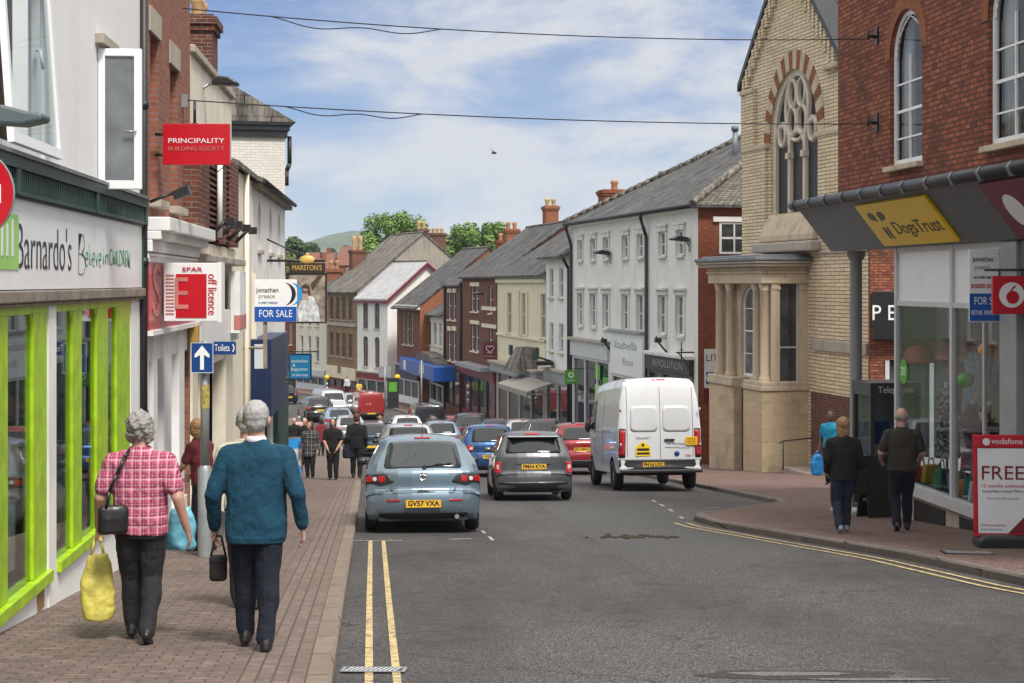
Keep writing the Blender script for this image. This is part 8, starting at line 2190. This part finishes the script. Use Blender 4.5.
# right pavement
t3, J3 = person('blonde woman in a black jacket and jeans walking away on the right pavement', 843, 22.6, 1.63, 6, BLK, DENIM, HB, SHG, SKIN, 'long', 'long', -.075, 1.12, vox=.0085, hem=.46, lift={'L': .01}, arms={'L': ((-.14, .0, .63), (-.115, .09, .52)), 'R': ((.148, -.02, .63), (.155, .05, .50))})
t4, J4 = person('balding man in an olive waistcoat passing the shop window', 902, 23.0, 1.77, -4, OLIVE, NVY, HG, SHB, SKIN_P, 'bald', 'short', -.075, 1.22, vox=.0085, hem=.49, arms={'L': ((-.168, .0, .63), (-.15, .11, .56)), 'R': ((.165, .0, .63), (.15, .10, .55))}, lift={'L': .012})
t5, J5 = person('man in a bright blue top and black trousers carrying a blue bag by the porch', 831, 37.5, 1.74, 150, CYAN, BLK, HD, SHB, SKIN_D, 'short', 'short', .03, 1.05, vox=.013, dz=.1)
c = MB(); 
# --- carried things
def bag(name, label, cat, p, w, d, h, mat, strap=None, rz=0.0, soft=.02, fold=.03, taper=.8, strapmat=None):
    t = thing(name, label, cat, p, rz)
    mb = MB(); loft(mb, [((0, 0, -h), w*.42, d*.5), ((0, 0, -h*.9), w*.5, d*.6), ((0, 0, -h*.45), w*.5, d*.55), ((0, 0, -h*.12), w*.46*taper, d*.35), ((0, 0, 0), w*.36*taper, d*.16)], 16)
    fuse(mb, 'bag_body', mat, t, .009, 2, fold)
    if strap:
        s = MB(); s.tube(strap, .011, 6); s.build('strap', strapmat or mat, t)
    return t
yb = paint('bag_yellow', (.66, .58, .12), .35, .2, scale=9, bmp=.45); 
p = hand_pos(t1, J1, 'L', .10); q = bag('carrier_bag', 'crumpled yellow plastic carrier bag held by the woman in the checked shirt', 'bag', p + Vector((0, 0, -.13)), .23, .11, .46, yb, [(-.05, 0, -.03), (-.015, 0, .13), (.015, 0, .13), (.05, 0, -.03)], R(15), fold=.055)
c_ = MB(); c_.prism([(-.02, -.28), (.07, -.24), (.06, -.17), (.0, -.2)], -.075, -.07, 'y'); 
p = hand_pos(t1, J1, 'R', .02); bag('carrier_bag', 'pale blue carrier bag at the right side of the woman in the checked shirt', 'bag', p + Vector((-.10, .22, .14)), .22, .10, .30, paint('bag_blue', (.16, .45, .58), .35, .25, scale=9), None, 0, fold=.06)
m1 = Matrix.Translation(t1.location) @ Matrix.Rotation(t1.rotation_euler.z, 4, 'Z'); H1 = 1.63
hb = bag('handbag', 'black leather shoulder bag on the hip of the woman in the checked shirt', 'handbag', m1 @ Vector((-.098*H1, -.085*H1, .605*H1)), .21, .09, .20, paint('leather_black', (.014, .014, .015), .35, .3), None, R(20), fold=.02, taper=1.1)
s = MB(); pts = [(-.05, -.02, -.02), (-.03, -.03, .10), (.02, -.04, .22), (.075, -.025, .335), (.115, .04, .38)]; s.tube(pts, .012, 6); s.build('strap', bpy.data.materials['leather_black'], hb)
p = hand_pos(t2, J2, 'L', .07); cb = thing('camera_bag', 'small black camera bag hanging from the hand of the man in teal', 'bag', p + Vector((.03, -.02, -.10)), R(8))
o = MB(); o.box(-.06, .06, -.05, .05, -.20, -.03); bevel(o.build('case', BLK, cb), .025, 3); o = MB(); o.box(-.062, .062, -.055, .052, -.08, -.025); bevel(o.build('flap', BLK, cb), .02, 3); o = MB(); o.tube([(-.055, 0, -.05), (-.02, 0, .11), (.02, 0, .11), (.055, 0, -.05)], .008, 6); o.build('strap', BLK, cb)
o = MB(); o.M = Matrix.Rotation(R(15), 4, 'Y'); o.box(-.05, .04, -.012, .0, -.04, .16); pa = o.build('leaflet', M['sign_white']); pa.location = p + Vector((.02, .03, .02)); tag(pa, 'folded white leaflet held in the left hand of the man in teal', 'leaflet')
m3 = Matrix.Translation(t3.location) @ Matrix.Rotation(t3.rotation_euler.z, 4, 'Z')
bag('handbag', 'large black handbag on the right shoulder of the blonde woman', 'handbag', m3 @ Vector((.275, .02, .88)), .26, .14, .34, BLK, [(-.06, 0, -.03), (-.08, 0, .25), (-.09, 0, .43), (-.05, .03, .30), (.05, 0, -.03)], R(10), fold=.02)
p = hand_pos(t5, J5, 'R', .08); bag('carrier_bag', 'bright blue plastic carrier bag held by the man at the porch', 'bag', p + Vector((-.05, -.05, -.06)), .30, .14, .48, paint('bag_bright', (.03, .30, .70), .35, .3, scale=8), [(-.05, 0, -.03), (0, 0, .1), (.05, 0, -.03)], 0, fold=.06)
p = Vector((PX(348.5, 45.0), 45.0, G(45) + KERB + .98)); bag('shoulder_bag', 'dark navy bag at the side of the tall man in black', 'bag', p, .34, .16, .42, NVY, [(.0, 0, 0), (.12, 0, .5)], 0, fold=.02)
# ================================================================== sky, sun, camera
W = bpy.data.worlds.new('World'); SC.world = W; W.use_nodes = True
nt = W.node_tree; bg = nt.nodes['Background']
SUN_EL, SUN_AZ = R(54), R(152)          # azimuth measured clockwise from +Y: behind the camera, to its left
sky = N(nt, 'ShaderNodeTexSky', sky_type='NISHITA'); sky.sun_disc = False; sky.sun_elevation = SUN_EL; sky.sun_rotation = SUN_AZ
sky.air_density = 1.0; sky.dust_density = .0; sky.ozone_density = 1.2
tc = N(nt, 'ShaderNodeTexCoord'); mp = N(nt, 'ShaderNodeMapping'); mp.inputs['Scale'].default_value = (1.0, 1.0, 2.6); mp.inputs['Location'].default_value = (.35, .1, .25)
nt.links.new(tc.outputs['Generated'], mp.inputs[0])
n1 = N(nt, 'ShaderNodeTexNoise', Scale=8.5, Detail=11.0, Roughness=.6, Distortion=.25); nt.links.new(mp.outputs[0], n1.inputs['Vector'])
n2 = N(nt, 'ShaderNodeTexNoise', Scale=1.7, Detail=4.0, Roughness=.5); nt.links.new(mp.outputs[0], n2.inputs['Vector'])
ad = N(nt, 'ShaderNodeMath', operation='MULTIPLY_ADD'); nt.links.new(n1.outputs['Fac'], ad.inputs[0]); ad.inputs[1].default_value = .75
sc_ = N(nt, 'ShaderNodeMath', operation='MULTIPLY'); nt.links.new(n2.outputs['Fac'], sc_.inputs[0]); sc_.inputs[1].default_value = .45; nt.links.new(sc_.outputs[0], ad.inputs[2])
cov = ramp(nt, ad.outputs[0], [(.47, (.06, .06, .06)), (.56, (.30, .30, .30)), (.68, (.95, .95, .95))])
cl = mixc(nt, cov, mixc(nt, 1.0, sky.outputs[0], (.37, .49, .74), 'MULTIPLY'), (5.7, 5.9, 6.3))
# bright white layer added overhead, out of view, as fill for the facades
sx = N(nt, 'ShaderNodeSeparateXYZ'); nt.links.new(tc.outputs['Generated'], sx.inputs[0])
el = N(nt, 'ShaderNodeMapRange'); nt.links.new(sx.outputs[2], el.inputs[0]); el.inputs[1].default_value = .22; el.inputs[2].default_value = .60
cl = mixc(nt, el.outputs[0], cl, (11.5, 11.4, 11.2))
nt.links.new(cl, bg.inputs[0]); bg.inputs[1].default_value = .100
L = bpy.data.lights.new('sun', 'SUN'); L.energy = 3.6; L.angle = R(14); L.color = (1, .95, .88)
lo = bpy.data.objects.new('sun', L); link(lo)
dv = Vector((math.sin(SUN_AZ)*math.cos(SUN_EL), math.cos(SUN_AZ)*math.cos(SUN_EL), math.sin(SUN_EL)))
lo.rotation_euler = (-dv).to_track_quat('-Z', 'Y').to_euler(); lo.location = dv*60
hz_ = MB(); hz_.box(-1600, 1600, -70, 3300, -12, 140)
ho = tag(hz_.build('haze', bpy.data.materials.new('haze'), uv=False), kind='stuff'); hmt = ho.data.materials[0]; hmt.use_nodes = True; hn = hmt.node_tree; hn.nodes.remove(hn.nodes['Principled BSDF'])
pv = N(hn, 'ShaderNodeVolumePrincipled'); pv.inputs['Color'].default_value = (.80, .88, 1, 1); pv.inputs['Density'].default_value = .00016; hn.links.new(pv.outputs[0], hn.nodes['Material Output'].inputs['Volume'])
cam = bpy.data.cameras.new('camera'); co = bpy.data.objects.new('camera', cam); link(co)
co.location = (0, 0, 0); co.rotation_euler = (R(90), 0, 0)
cam.sensor_width = 36; cam.lens = F/1024*36; cam.shift_y = -(341.5 - HY)/1024; cam.clip_start = .1; cam.clip_end = 9000
SC.camera = co
SC.view_settings.view_transform = 'Standard'; SC.view_settings.look = 'None'; SC.view_settings.gamma = 1; SC.view_settings.exposure = 0.30
fit_letters()
